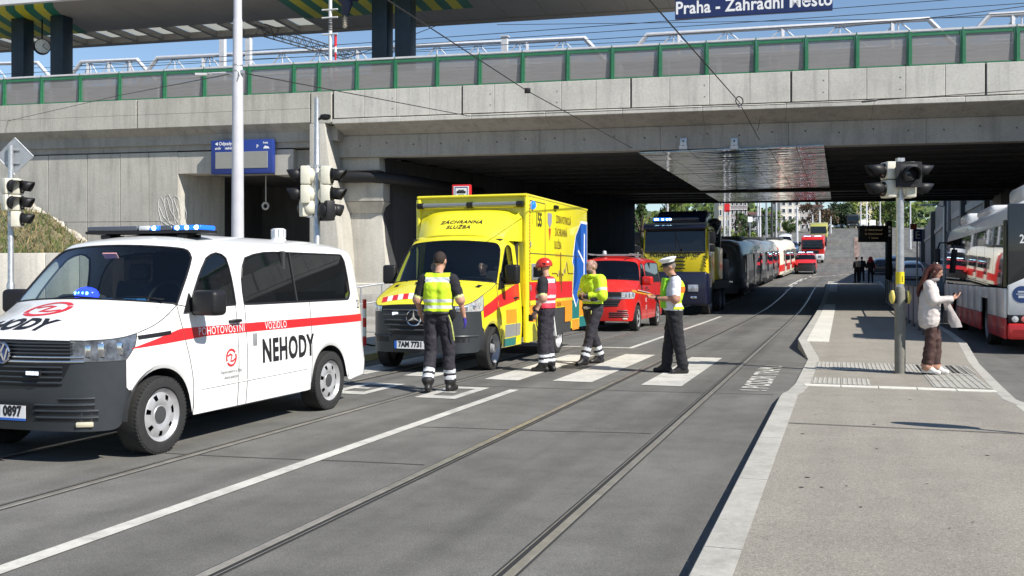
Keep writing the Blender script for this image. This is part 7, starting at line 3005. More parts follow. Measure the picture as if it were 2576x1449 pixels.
for k_, (u_, v_, w_, h_, c_) in enumerate(((22, 42, 16, 13, (.42, .36, .28)), (3, 38, 18, 9, (.30, .28, .27)), (-17, 40, 17, 15, (.5, .44, .34)), (-38, 38, 18, 11, (.35, .22, .17)))):
    house(['tan', 'low grey', 'tall cream', 'brick red'][k_] + ' house outside the picture, reflected in the windows of the vans', 1, 2 + k_, 50, 400, c_, 6, 4, row=(u_, v_, w_, h_))
# hillside wood closing the view
q = MB()
rd = random.Random(77)
for _ in range(9000):
    Y = rd.uniform(300, 380)
    px = rd.uniform(1200, 3100)
    top = 520 + 18 * math.sin(px * .013) + 10 * math.sin(px * .05)
    z = EYE + (692 - rd.uniform(top, 600)) / 2450 * Y
    p = Vector((gx(px, Y), Y, z))
    s_ = rd.uniform(.7, 1.6)
    nrm = Vector((rd.gauss(0, .6), -1, rd.gauss(.6, .6))).normalized()
    a_ = nrm.orthogonal().normalized()
    b_ = nrm.cross(a_)
    q.add([p - a_ * s_, p + b_ * s_ * .7, p + a_ * s_, p - b_ * s_ * .7], [(0, 1, 2, 3)], rd.choice((0, 1, 2)))
tag(q.build('far_wood', [LG, LD, LY], fix=False), 'far wooded skyline closing the view up the street', 'wood', kind='stuff')
# retaining wall beyond the bridge on the right
rwl = thing('retaining_wall', 'tall grey panelled retaining wall along the right side beyond the bridge', 'wall')
for i in range(14):
    u0, u1 = 66 + i * 4.2, 66 + (i + 1) * 4.2 - .03
    h0 = float(np.interp(u0, [66, 90, 125], [9.5, 8, 2.5]))
    h1 = float(np.interp(u1, [66, 90, 125], [9.5, 8, 2.5]))
    q = MB()
    P = [uv(u0, 9.9), uv(u1, 9.9), uv(u1, 8.7), uv(u0, 8.7)]
    q.hexa([Vector((p.x, p.y, p.z - .6)) for p in (P[3], P[2], P[1], P[0])] + [Vector((p.x, p.y, p.z + h)) for p, h in ((P[3], h0), (P[2], h1), (P[1], h1), (P[0], h0))])
    q.build('wall_panel', CONCD, rwl)
    q = MB()
    P = [uv(u0, 8.74), uv(u1, 8.74), uv(u1, 8.60), uv(u0, 8.60)]
    q.hexa([Vector((p.x, p.y, p.z + h * .58)) for p, h in ((P[3], h0), (P[2], h1), (P[1], h1), (P[0], h0))] + [Vector((p.x, p.y, p.z + h * .64)) for p, h in ((P[3], h0), (P[2], h1), (P[1], h1), (P[0], h0))])
    q.build('wall_band', CONC, rwl)
    if i % 3 == 0:
        q = MB()
        P = [uv(u0, 8.72), uv(u0 + .7, 8.72), uv(u0 + .7, 8.3), uv(u0, 8.3)]
        q.hexa([Vector((p.x, p.y, p.z - .6)) for p in (P[3], P[2], P[1], P[0])] + [Vector((p.x, p.y, p.z + h0 - .2)) for p in (P[3], P[2], P[1], P[0])])
        q.build('wall_pilaster', DGREY, rwl)

# pieces too fine to pick apart stay joined
for o in bpy.data.objects:
    if o.type == 'MESH' and o.parent is not None and o.name.split('.')[0] in ('window_seal', 'panel_gap', 'bumper_slot', 'lower_grille', 'lattice', 'beacon_rib', 'gum_spot'):
        o['kind'] = 'stuff'
from mathutils import noise as mnoise
# ------------------------------------------------------------------ people: capsules blended into one continuous skin, coloured by the limb they belong to
def remeshed(mb, voxel, smooth=6):
    me = mb.mesh('b', [SKIN])
    ob = bpy.data.objects.new('b', me)
    C.objects.link(ob)
    m = ob.modifiers.new('r', 'REMESH')
    m.mode = 'VOXEL'
    m.voxel_size = voxel
    s = ob.modifiers.new('s', 'SMOOTH')
    s.iterations = smooth
    s.factor = .5
    dg = bpy.context.evaluated_depsgraph_get()
    ev = bpy.data.meshes.new_from_object(ob.evaluated_get(dg))
    bpy.data.objects.remove(ob)
    bpy.data.meshes.remove(me)
    vs = np.array([v.co[:] for v in ev.vertices])
    ns = np.array([v.normal[:] for v in ev.vertices])
    fs = [tuple(p.vertices) for p in ev.polygons]
    bpy.data.meshes.remove(ev)
    return vs, ns, fs
def hand_mesh(w, f, n, side, curl=.35, spread=.12, scale=1.):
    """w wrist, f finger direction, n palm normal (palm faces along n), side: direction of the thumb"""
    w, f, n, sd = Vector(w), Vector(f).normalized(), Vector(n).normalized(), Vector(side).normalized()
    mb = MB()
    k = scale
    for q, L in ((.030, .085), (.010, .09), (-.010, .086), (-.028, .078)):
        mb.caps(w + sd * q * .5 * k, .016 * k, w + f * L * k + sd * q * k, .0125 * k, 8)
    for q, L, r in ((.032, .072, .0092), (.011, .080, .0096), (-.011, .074, .0092), (-.030, .058, .0082)):
        p = w + f * .085 * k + sd * q * k
        d = (f + sd * spread * q * 20).normalized()
        for s_, c in ((.45, curl), (.32, curl * 2.1), (.23, curl * 2.9)):
            dd = (d * math.cos(c) + n * math.sin(c)).normalized()
            e = p + dd * L * s_ * k
            mb.caps(p, r * k, e, r * .92 * k, 8)
            p = e
    p = w + f * .025 * k + sd * .026 * k + n * .008 * k
    d = (f * .75 + sd * .55 + n * .35).normalized()
    e = p + d * .045 * k
    mb.caps(p, .0135 * k, e, .0115 * k, 8)
    d2 = (f * .9 + sd * .15 + n * .45).normalized()
    mb.caps(e, .0115 * k, e + d2 * .032 * k, .0095 * k, 8)
    return remeshed(mb, .0055, 2)
def person(name, label, loc, face, P, outfit, scale=1., hands=None, voxel=.0135, group=None, hair=None, extra=None, skin=SKIN, head_turn=0., head_tilt=0., detail=True, bulk=1., category='person'):
    """P: joints. Local axes: +y ahead, +x the person's right."""
    f = Vector((face[0], face[1], 0)).normalized()
    rz = math.atan2(-f.x, f.y)
    t = thing(name, label, category, loc, rz, group)
    t.scale = (scale,) * 3
    J = dict(pelvis=(0, 0, .95), waist=(0, .01, 1.10), chest=(0, 0, 1.30), neck=(0, -.01, 1.49), head=(0, .02, 1.655),
             shR=(.185, -.01, 1.43), shL=(-.185, -.01, 1.43), elR=(.25, -.04, 1.16), elL=(-.25, -.04, 1.16), wrR=(.27, .06, .92), wrL=(-.27, .06, .92),
             hipR=(.095, 0, .92), hipL=(-.095, 0, .92), knR=(.11, .02, .50), knL=(-.11, .02, .50), anR=(.12, -.02, .10), anL=(-.12, -.02, .10),
             toR=(.15, .15, .035), toL=(-.15, .15, .035))
    J.update(P)
    J = {k: Vector(v) for k, v in J.items()}
    b = bulk
    segs = []                                  # label, p0, r0, p1, r1
    def sg(l, a, r0, c, r1):
        segs.append((l, J[a] if isinstance(a, str) else Vector(a), r0, J[c] if isinstance(c, str) else Vector(c), r1))
    sr = outfit.get('sleeve', .062)
    lg = outfit.get('leg', .075)
    for s in 'RL':
        sg('uarm' + s, 'sh' + s, sr * 1.12, 'el' + s, sr)
        sg('farm' + s, 'el' + s, outfit.get('fore', .043), 'wr' + s, outfit.get('forew', .030))
        sg('thigh' + s, 'hip' + s, .098 * b, 'kn' + s, lg)
        sg('shin' + s, 'kn' + s, lg, J['an' + s] + Vector((0, 0, .03)), outfit.get('hem', .066))
        ft = (J['to' + s] - J['an' + s])
        ft.z = 0
        ft.normalize()
        heel = J['an' + s] - ft * .05
        heel.z = J['an' + s].z - .055
        sg('foot' + s, heel, .046, J['to' + s], .040)
        sg('foot' + s, J['an' + s] + Vector((0, 0, .02)), .055, J['to' + s] - ft * .06 + Vector((0, 0, .012)), .044)
    dirx = (J['shR'] - J['shL']).normalized()
    for q in (-.055, .055):
        sg('torso', J['chest'] + dirx * q * 1.2 + Vector((0, 0, .02)), .125 * b, J['waist'] + dirx * q * 1.05, .115 * b)
        sg('torso', J['waist'] + dirx * q, .115 * b, J['pelvis'] + dirx * q * 1.1, .118 * b)
    sg('torso', 'shR', .072, 'shL', .072)
    sg('torso', J['chest'] + Vector((0, 0, .08)), .10, J['neck'] - Vector((0, 0, .02)), .068)
    sg('neck', 'neck', .056, J['head'] - Vector((0, .02, .07)), .054)
    for e in outfit.get('more', []):
        sg(*e)
    mb = MB()
    for l, a, r0, c, r1 in segs:
        mb.caps(a, r0, c, r1, 12)
    Rh = Matrix.Rotation(head_turn, 3, 'Z') @ Matrix.Rotation(-head_tilt, 3, 'X')
    hc = J['head']
    def hp(x, y, z):
        return hc + Rh @ Vector((x, y, z))
    mb.ell(hp(0, -.005, .025), (.077, .097, .098), 16, 12, rot=Rh)
    mb.ell(hp(0, .025, -.045), (.058, .068, .075), 14, 10, rot=Rh)
    mb.caps(hp(0, .088, .015), .012, hp(0, .104, -.018), .016, 8)
    mb.ell(hp(0, .062, -.088), (.028, .028, .022), 10, 8, rot=Rh)
    for s in (-1, 1):
        mb.ell(hp(s * .080, -.005, .0), (.012, .024, .034), 8, 8, rot=Rh)
    vs, ns, fs = remeshed(mb, voxel, 4)
    if detail:                             # creases in the cloth
        for i_ in range(len(vs)):
            z_ = vs[i_][2]
            if .13 < z_ < 1.44:
                p_ = Vector(vs[i_])
                w_ = mnoise.noise(Vector((p_.x * 7, p_.y * 7, p_.z * 15))) + .6 * mnoise.noise(Vector((p_.x * 16 + 3, p_.y * 16, p_.z * 24 + p_.x * 14)))
                vs[i_] += ns[i_] * (.011 if z_ < 1.0 else .007) * w_
    fc = np.array([vs[list(q)].mean(0) for q in fs])
    best = np.full(len(fc), 1e9)
    lab = np.zeros(len(fc), int)
    par = np.zeros(len(fc))
    names = []
    for i, (l, a, r0, c, r1) in enumerate(segs):
        names.append(l)
        d = np.array(c - a)
        L2 = max(1e-9, d @ d)
        tt = np.clip(((fc - np.array(a)) @ d) / L2, 0, 1)
        dist = np.linalg.norm(fc - np.array(a) - tt[:, None] * d, axis=1) - (r0 + (r1 - r0) * tt)
        up = dist < best
        best[up], lab[up], par[up] = dist[up], i, tt[up]
    hd = np.linalg.norm((fc - np.array(hc)) / np.array([.11, .13, .15]), axis=1)
    names.append('head')
    lab[hd < 1.02] = len(names) - 1
    mats, mi = [], []
    for i in range(len(fs)):
        m = outfit['mat'](names[lab[i]], par[i], fc[i])
        if m is None:
            m = skin
        if m not in mats:
            mats.append(m)
        mi.append(mats.index(m))
    B = MB()
    B.v = [tuple(x) for x in vs]
    B.f = list(fs)
    B.m = mi
    for h in (hands or []):
        hv, _, hf = hand_mesh(*h['geo'])
        m = h.get('mat', skin)
        if m not in mats:
            mats.append(m)
        B.add(hv, hf, mats.index(m))
    body = B.build('body', mats, t, smooth=70, fix=False)
    # clothes lying over the body: pushed-out copies of body regions
    for cl in outfit.get('shells', []):
        nm, m, test, off = cl[:4]
        used, cv, cf, cm = {}, [], [], []
        cms = m if isinstance(m, list) else [m]
        for i, q in enumerate(fs):
            k = test(names[lab[i]], par[i], fc[i])
            if k is None or k is False:
                continue
            idx = []
            for v in q:
                if v not in used:
                    used[v] = len(cv)
                    cv.append(vs[v] + ns[v] * off)
                idx.append(used[v])
            cf.append(tuple(idx))
            cm.append(int(k) if k is not True else 0)
        if cf:
            c_ = MB()
            c_.v = [tuple(x) for x in cv]
            c_.f = cf
            c_.m = cm
            o_ = c_.build(nm, cms, t, smooth=70, fix=False)
            so = o_.modifiers.new('t', 'SOLIDIFY')
            so.thickness = .006
            so.offset = -1
    if detail:
        for s in (-1, 1):
            e = MB()
            e.ell(hp(s * .031, .083, .012), (.013, .008, .008), 8, 6, rot=Rh)
            e.build('eye', mat('eye_white', (.55, .52, .48), .3), t, smooth=60)
            e = MB()
            e.ell(hp(s * .031, .090, .012), (.0065, .003, .0065), 8, 6, rot=Rh)
            e.ell(hp(s * .031, .091, .030), (.017, .004, .004), 8, 6, rot=Rh)
            e.build('pupil', BLACKT, t, smooth=60)
        e = MB()
        e.ell(hp(0, .090, -.052), (.022, .007, .006), 10, 6, rot=Rh)
        e.build('mouth', mat('lips', (.30, .10, .08), .5), t, smooth=60)
    if hair:
        hair(t, hp, Rh)
    if extra:
        extra(t, hp, Rh, J)
    return t
def shear_cap(e, hp, Rh, c, r, zmin, front, mi=0):
    """a skull cap: part of an ellipsoid above a slanted line"""
    vs, fs = [], []
    nu, nv = 24, 14
    for j in range(nv + 1):
        ph = math.pi * .72 * j / nv
        for k in range(nu):
            t = 2 * math.pi * k / nu
            p = Vector((r[0] * math.sin(ph) * math.cos(t), r[1] * math.sin(ph) * math.sin(t), r[2] * math.cos(ph)))
            lim = zmin + (front - zmin) * max(0, (p.y / r[1])) ** 1.0
            p.z = max(p.z, lim)
            w = 1 + .02 * math.sin(t * 9 + j)
            vs.append(hp(c[0] + p.x * w, c[1] + p.y * w, c[2] + p.z))
    for j in range(nv):
        for k in range(nu):
            q = (k + 1) % nu
            fs.append((j * nu + k, (j + 1) * nu + k, (j + 1) * nu + q, j * nu + q))
    e.add(vs, fs, mi)
NAVYC = mat('navy_workwear', (.022, .020, .028), .85, var=.35, vscale=9, bump=.6, bscale=16)
BLACKC = mat('black_cotton', (.014, .014, .018), .9, var=.3, vscale=12, bump=.5, bscale=18)
REFL = mat('reflective_tape', (.60, .62, .64), .45, var=.12, vscale=30)
HIVIS = mat('hi_vis_yellow', (.55, .78, .02), .7, var=.14, vscale=9, bump=.5, bscale=14, emit=(.5, .8, .0), estr=.0)
HIRED = mat('hi_vis_red', (.66, .03, .06), .7, var=.15, vscale=9, bump=.5, bscale=14)
BOOT = mat('black_boots', (.014, .013, .013), .5, var=.3, vscale=20)
WSHIRT = mat('white_shirt', (.70, .70, .75), .8, var=.06, vscale=8, bump=.4, bscale=14)
CUFF = mat('cuff_yellow', (.62, .66, .25), .7)
HAIRB = mat('brown_hair', (.024, .013, .008), .75, var=.4, vscale=40, bump=.6, bscale=90)
HAIRR = mat('auburn_hair', (.075, .015, .010), .6, var=.4, vscale=40, bump=.6, bscale=80)
def crew(shirt=BLACKC, cuff=CUFF, hs=.80, trousers=NAVYC, boots=BOOT, bands=True):
    def f(l, t, p):
        if l.startswith('foot'):
            return boots
        if l.startswith('shin'):
            if bands and (.60 < t < .72 or .80 < t < .92):
                return REFL
            if t > .985:
                return boots
            return trousers
        if l.startswith('thigh'):
            return trousers
        if l == 'torso':
            return shirt if p[2] > 1.0 else trousers
        if l.startswith('uarm'):
            if t > hs + .10:
                return None
            return cuff if t > hs else shirt
        if l.startswith('farm') and t < 0:
            return shirt
        return None
    return f
def vest(z0, z1, armx, bands, neckz=1.47):
    def f(l, t, p):
        if l not in ('torso',) or p[2] < z0 or p[2] > z1 or abs(p[0]) > armx + .05 * max(0, (1.34 - p[2])) * 4:
            return None
        for a, b_ in bands:
            if a < p[2] < b_:
                return 1
        return 0
    return f
def on_ground(X, Y, z=0.):
    return (X, Y, z)
# 1 paramedic seen from behind
def hair_short(m, front=.055, back=-.055):
    def f(t, hp, Rh):
        e = MB()
        shear_cap(e, hp, Rh, (0, -.010, .030), (.0805, .0985, .101), back, front)
        e.build('hair', m, t, smooth=70)
    return f
def strap(t, pts, m=None, name='trouser_strap', r=.010):
    e = MB()
    e.tube(pts, r, 6)
    e.build(name, m or mat('lanyard_yellow', (.5, .55, .15), .7, var=.5, vscale=60), t, smooth=50)
def extra1(t, hp, Rh, J):
    strap(t, [(.150, -.115, .98), (.185, -.105, .88), (.205, -.085, .74), (.21, -.05, .66)])
    e = MB()
    e.box((.19, -.05, .99), (.08, .09, .12))
    e.box((-.10, -.12, 1.0), (.10, .05, .06))
    bev(e, 'belt_pouch', BLACKP, t, .015)
    e = MB()
    e.tube([(.15 * math.cos(a) + .02 * math.cos(a), .125 * math.sin(a), 1.0) for a in np.linspace(0, 2 * math.pi, 25)], .022, 8)
    e.build('belt', BLACKP, t, smooth=60)
GLOVE = mat('purple_glove', (.05, .035, .30), .45)
person('person', 'paramedic seen from behind in a yellow vest with silver bands and a purple glove', on_ground(-1.00, 13.25), (.12, 1), dict(
    knL=(-.11, .03, .51), anL=(-.105, -.14, .12), toL=(-.12, .0, .035), anR=(.14, .06, .10), toR=(.18, .22, .035), knR=(.12, .05, .51),
    elR=(.285, -.03, 1.17), wrR=(.325, .05, .95), elL=(-.27, -.02, 1.17), wrL=(-.26, .13, .98), head=(.015, .03, 1.655)),
    dict(mat=crew(), sleeve=.068, leg=.084, hem=.078, shells=[('safety_vest', [HIVIS, REFL], vest(1.02, 1.50, .165, [(1.39, 1.455), (1.145, 1.18), (1.06, 1.10)]), .014)]),
    1.07, hands=[dict(geo=((.325, .05, .945), (.12, .28, -.95), (-.9, .2, -.1), (.1, .9, .2), .3), mat=GLOVE), dict(geo=((-.26, .13, .975), (.2, .5, -.85), (.9, .1, -.1), (0, .9, .2), .4))],
    hair=hair_short(HAIRB, .06, -.075), extra=extra1, head_turn=R(-14), head_tilt=R(8), bulk=1.04)
# 2 helmeted paramedic
def helmet(t, hp, Rh):
    e = MB()
    shear_cap(e, hp, Rh, (0, -.004, .036), (.108, .135, .118), -.035, -.012)
    o = e.build('helmet', mat('helmet_red', (.62, .03, .015), .25, coat=.6, var=.1, vscale=20), t, smooth=60)
    for s in (-1, 1):
        q = MB()
        q.tube([hp(s * .098, .02, .0), hp(s * .078, .04, -.06), hp(s * .02, .065, -.118)], .009, 6)
        q.build('chin_strap', BLACKP, o, smooth=50)
        q = MB()
        q.box(hp(s * .100, -.02, .05), (.02, .06, .025))
        q.build('helmet_clip', BLACKP, o)
    q = MB()
    q.tube([hp(.107 * math.cos(a), .003 + .134 * math.sin(a), .010) for a in np.linspace(0, 2 * math.pi, 25)], .008, 6)
    q.build('helmet_rim', mat('helmet_rim_dark', (.25, .02, .015), .4), o, smooth=60)
def beard(m, low=-.125):
    def f(t, hp, Rh):
        e = MB()
        e.ell(hp(0, .040, -.072), (.060, .062, .060), 14, 10, rot=Rh)
        e.build('beard', m, t, smooth=60)
    return f
def both(*fs):
    def f(*a):
        for q in fs:
            q(*a)
    return f
def extra2(t, hp, Rh, J):
    strap(t, [(-.06, .115, .97), (-.10, .125, .88), (-.115, .12, .76), (-.11, .10, .68)])
    e = MB()
    e.tube([(-.30, .045, .98), (-.31, .055, .955)], .044, 10)
    e.build('wristwatch', BLACKP, t, smooth=50)
    e = MB()
    e.box((-.335, .12, .86), (.05, .07, .10))
    bev(e, 'radio', BLACKP, t, .01)
person('person.001', 'paramedic with a red helmet and red vest standing beside the ambulance box', on_ground(.56, 16.0), (-.86, .38), dict(
    anL=(-.07, .02, .10), toL=(-.10, .18, .035), anR=(.06, -.06, .10), toR=(.10, .10, .035), knL=(-.085, .03, .5), knR=(.075, -.01, .5), hipL=(-.085, 0, .92), hipR=(.085, 0, .92),
    elL=(-.265, -.05, 1.17), wrL=(-.30, .05, .965), elR=(.26, .02, 1.17), wrR=(.22, .2, 1.02), head=(0, .035, 1.65)),
    dict(mat=crew(), sleeve=.072, leg=.082, hem=.078, shells=[('safety_vest', [HIRED, REFL], vest(1.0, 1.49, .165, [(1.40, 1.465), (1.17, 1.215), (1.085, 1.13)]), .014)]),
    1.04, hands=[dict(geo=((-.30, .05, .96), (-.05, .35, -.93), (.9, .1, .1), (0, .9, .3), .45)), dict(geo=((.22, .2, 1.02), (-.5, .7, -.3), (-.5, -.5, -.5), (0, .3, .9), .5))],
    hair=both(helmet, beard(mat('dark_beard', (.03, .022, .018), .8))), extra=extra2, head_turn=R(12), head_tilt=R(8), bulk=1.06)
# 3 bald man in the jacket
def stubble(t, hp, Rh):
    e = MB()
    shear_cap(e, hp, Rh, (0, -.012, .022), (.0785, .0965, .098), -.07, .045)
    e.build('shaved_hair', mat('shaved_hair', (.26, .155, .12), .8, var=.2, vscale=60), t, smooth=70)
JACK = HIVIS
def jacket_mat(l, t, p):
    if l.startswith('foot'):
        return BOOT
    if l.startswith('shin'):
        return REFL if (.56 < t < .70 or .80 < t < .93) else NAVYC
    if l.startswith('thigh'):
        return NAVYC
    if l == 'torso':
        if p[2] < .99:
            return NAVYC
        if p[2] < 1.03:
            return BLACKC
        if 1.075 < p[2] < 1.135:
            return REFL
        return HIVIS
    if l.startswith('uarm'):
        return REFL if .55 < t < .72 else HIVIS
    if l.startswith('farm'):
        return HIVIS if t < .8 else NAVYC
    return None
def extra3(t, hp, Rh, J):
    strap(t, [(-.10, .10, .99), (-.115, .125, .90), (-.12, .12, .76)])
    e = MB()
    e.tube([(.155 * math.cos(a), .135 * math.sin(a), .965) for a in np.linspace(0, 2 * math.pi, 25)], [.028] * 25, 8)
    e.build('reflective_belt', REFL, t, smooth=60)
    e = MB()
    e.tube([(-.19, .02, 1.18), (-.20, .10, 1.13), (-.15, .17, 1.10)], [.045, .05, .03], 8)
    e.build('sleeve_patch', BLACKC, t, smooth=60)
    e = MB()
    e.tube([(.10 * math.cos(a), .095 * math.sin(a) - .01, 1.50) for a in np.linspace(0, 2 * math.pi, 20)], .034, 8)
    e.build('collar', HIVIS, t, smooth=60)
person('person.002', 'bald bearded paramedic in a yellow jacket with folded hands, legs apart on the crossing', on_ground(1.44, 17.35), (-.75, -.50), dict(
    anL=(-.09, .25, .10), toL=(-.11, .42, .035), anR=(.09, -.22, .10), toR=(.12, -.05, .035), knL=(-.10, .14, .51), knR=(.10, -.09, .51),
    elL=(-.265, .01, 1.17), wrL=(-.05, .20, 1.16), elR=(.26, .02, 1.17), wrR=(.06, .21, 1.14), head=(0, .03, 1.655)),
    dict(mat=jacket_mat, sleeve=.098, fore=.078, forew=.052, leg=.084, hem=.082), 1.045,
    hands=[dict(geo=((-.04, .205, 1.16), (.9, .25, .1), (0, -1, .1), (0, .2, .9), .35)), dict(geo=((.05, .215, 1.14), (-.9, .2, .05), (0, -1, .1), (0, .2, .9), .35))],
    hair=both(beard(mat('grey_beard', (.10, .07, .055), .8)), stubble), extra=extra3, skin=mat('skin_ruddy', (.44, .25, .185), .6, var=.12, vscale=30), head_turn=R(-4), head_tilt=R(5), bulk=1.24)
# 4 traffic officer
def officer_mat(l, t, p):
    if l.startswith('foot'):
        return BOOT
    if l.startswith('shin') or l.startswith('thigh'):
        return BLACKC
    if l == 'torso':
        return BLACKC if p[2] < .985 else WSHIRT
    if l.startswith('uarm'):
        return WSHIRT if t < .86 else None
    return None
def cap_hat(t, hp, Rh):
    e = MB()
    M_ = Matrix.Translation(hp(0, 0, 0)) @ Rh.to_4x4() @ Matrix.Translation((0, -.012, .075)) @ Matrix.Rotation(R(8), 4, 'X')
    e.lathe([(.001, .088), (.08, .088), (.135, .072), (.140, .060), (.100, .02), (.097, .0)], 28, 0, M_)
    e.lathe([(.0975, .022), (.099, -.020), (.094, -.022)], 28, 1, M_)
    o = e.build('peaked_cap', [mat('cap_white', (.80, .80, .80), .6), BLACKC], t, smooth=45)
    q = MB()
    rows = []
    for a in np.linspace(R(25), R(155), 13):
        c, s_ = math.cos(a), math.sin(a)
        rows.append([M_ @ Vector((.096 * c, .096 * s_, -.012)), M_ @ Vector((.108 * c, .096 * s_ + .055 * max(0, s_) ** 1.5, -.040))])
    q.strip(rows)
    q.build('cap_peak', BLACKP, o, smooth=60)
    h = MB()
    shear_cap(h, hp, Rh, (0, -.008, .028), (.081, .100, .10), -.06, .03)
    h.build('hair', mat('grey_hair', (.16, .13, .11), .7), t, smooth=70)
    b_ = MB()
    b_.ell(hp(0, .078, -.030), (.030, .018, .012), 10, 6, rot=Rh)
    b_.build('moustache', mat('grey_hair', (.16, .13, .11), .7), t, smooth=60)
def extra4(t, hp, Rh, J):
    e = MB()
    e.box((-.02, .50, 1.245), (.22, .30, .018), rot=Matrix.Rotation(R(10), 3, 'X') @ Matrix.Rotation(R(-6), 3, 'Y'))
    o = bev(e, 'folder', mat('orange_folder', (.75, .30, .02), .5), t, .004)
    e = MB()
    e.box((-.01, .46, 1.265), (.16, .20, .006), rot=Matrix.Rotation(R(14), 3, 'X'))
    e.build('paper_sheet', WHITET, o)
    e = MB()
    e.tube([(.03, .38, 1.30), (.01, .46, 1.262)], .006, 6)
    e.build('pen', BLACKP, t)
    e = MB()
    e.box((-.185, .01, 1.50), (.10, .08, .012), rot=Matrix.Rotation(R(20), 3, 'Y'))
    e.box((.185, .01, 1.50), (.10, .08, .012), rot=Matrix.Rotation(R(-20), 3, 'Y'))
    e.build('shoulder_board', BLACKC, t)
    e = MB()
    e.tube([(-.24, .27, 1.155), (-.235, .29, 1.157)], .038, 10)
    e.build('wristwatch', BLACKP, t, smooth=50)
    for s in (-.14, .14):
        e = MB()
        e.tube([(s * .9, .13, 1.47), (s * 1.0, .165, 1.3), (s * .8, .15, 1.02)], [.05, .04, .06], 8)
        e.build('vest_panel', [mat('vest_green', (.25, .62, .02), .7, var=.15)], t, smooth=60)
    e = MB()
    e.box((.0, -.128, 1.30), (.20, .02, .07))
    bev(e, 'orange_band', mat('hi_vis_orange', (.8, .16, .01), .7), t, .006)
    e = MB()
    e.box((-.165, .02, .96), (.03, .10, .07))
    bev(e, 'belt_pouch', BLACKP, t, .01)
def officer_vest(l, t, p):
    if l != 'torso' or p[2] < .99 or p[2] > 1.5:
        return None
    if p[1] < .022:
        return 2 if 1.25 < p[2] < 1.34 else (1 if 1.03 < p[2] < 1.08 else 0)
    if abs(p[0]) > .075 and abs(p[0]) < .15 and p[2] > 1.44:
        return 0
    return None
person('person.003', 'traffic officer in a white peaked cap and white shirt writing on an orange folder', on_ground(2.62, 15.75), (-.95, .10), dict(
    anL=(-.10, -.13, .10), toL=(-.14, .04, .035), anR=(.10, .11, .10), toR=(.15, .28, .035), knL=(-.09, -.06, .5), knR=(.085, .07, .5), hipL=(-.085, 0, .92), hipR=(.085, 0, .92),
    waist=(0, .05, 1.10), elL=(-.27, .0, 1.155), wrL=(-.20, .27, 1.16), elR=(.27, .03, 1.16), wrR=(.16, .28, 1.18), head=(0, .07, 1.635), neck=(0, .0, 1.48)),
    dict(mat=officer_mat, sleeve=.080, leg=.092, hem=.086, shells=[('safety_vest', [HIVIS, REFL, mat('hi_vis_orange', (.8, .16, .01), .7)], officer_vest, .012)]), 1.045,
    hands=[dict(geo=((-.19, .28, 1.165), (.25, .9, .15), (.3, -.2, .9), (.9, -.1, .3), .28)), dict(geo=((.155, .29, 1.185), (-.45, .85, .2), (-.3, -.3, -.85), (-.8, 0, .5), .42))],
    hair=cap_hat, extra=extra4, skin=SKIN2, head_turn=R(6), head_tilt=R(22), bulk=1.24)
# 5 woman on the island
JACKW = mat('cream_jacket', (.56, .51, .485), .85, var=.10, vscale=6, bump=.7, bscale=11)
TROUS = mat('brown_trousers', (.055, .024, .019), .7, var=.3, vscale=8, bump=.6, bscale=12)
def woman_mat(l, t, p):
    if l.startswith('foot'):
        return mat('white_shoes', (.72, .70, .66), .6) if p[2] > .022 or p[1] > .08 else BLACKP
    if l.startswith('shin'):
        if t > .93:
            return None
        return TROUS
    if l.startswith('thigh'):
        return TROUS
    if l in ('torso', 'skirt'):
        return JACKW
    if l.startswith('uarm') or l.startswith('farm'):
        return JACKW
    if l == 'neck':
        return mat('grey_scarf', (.20, .18, .18), .9) if p[2] < 1.53 else None
    return None
def woman_hair(t, hp, Rh):
    e = MB()
    shear_cap(e, hp, Rh, (0, -.012, .030), (.088, .104, .106), -.07, .058)
    for x, w in ((-.075, .035), (-.04, .05), (.0, .055), (.04, .05), (.075, .035)):
        e.tube([hp(x * .8, -.07, .06), hp(x, -.115, -.02), (x * .9, -.085, 1.52), (x, -.150, 1.40), (x, -.185, 1.30), (x * .8, -.185, 1.22)], [w, w, w * .9, w * .8, w * .6, w * .15], 8)
    for s in (-1, 1):
        e.tube([hp(s * .060, .055, .075), hp(s * .086, .028, .0), hp(s * .088, .005, -.09), hp(s * .08, -.05, -.16)], [.018, .022, .022, .012], 8)
    e.build('hair', HAIRR, t, smooth=70)
    e = MB()
    e.ell(hp(.035, -.03, .135), (.022, .016, .012), 8, 6)
    e.build('hair_clip', WHITET, t, smooth=60)
def woman_extra(t, hp, Rh, J):
    e = MB()
    e.box((.0, .40, 1.235), (.075, .012, .15), rot=Matrix.Rotation(R(-52), 3, 'X') @ Matrix.Rotation(R(10), 3, 'Y'))
    bev(e, 'phone', BLACKP, t, .008)
    rows = []
    e = MB()
    for z, y0, y1, x in ((1.16, .17, .25, -.10), (1.0, .20, .33, -.11), (.84, .24, .42, -.12), (.74, .29, .45, -.12)):
        rows.append([Vector((x, y0, z)), Vector((x - .035, (y0 + y1) / 2, z)), Vector((x, y1, z + .01)), Vector((x + .03, (y0 + y1) / 2, z))])
        rows[-1].append(rows[-1][0])
    e.strip(rows)
    e.build('jacket_flap', JACKW, t, smooth=60)
    e = MB()
    e.tube([(.13 * math.cos(a), .085 * math.sin(a) + .02, 1.485 + .02 * math.sin(a)) for a in np.linspace(0, 2 * math.pi, 22)], .028, 8)
    e.build('scarf', mat('grey_scarf', (.20, .18, .18), .9, var=.5, vscale=40), t, smooth=60)
    e = MB()
    e.box((-.01, .215, .92), (.10, .07, .20))
    bev(e, 'shoulder_bag', BLACKP, t, .02)
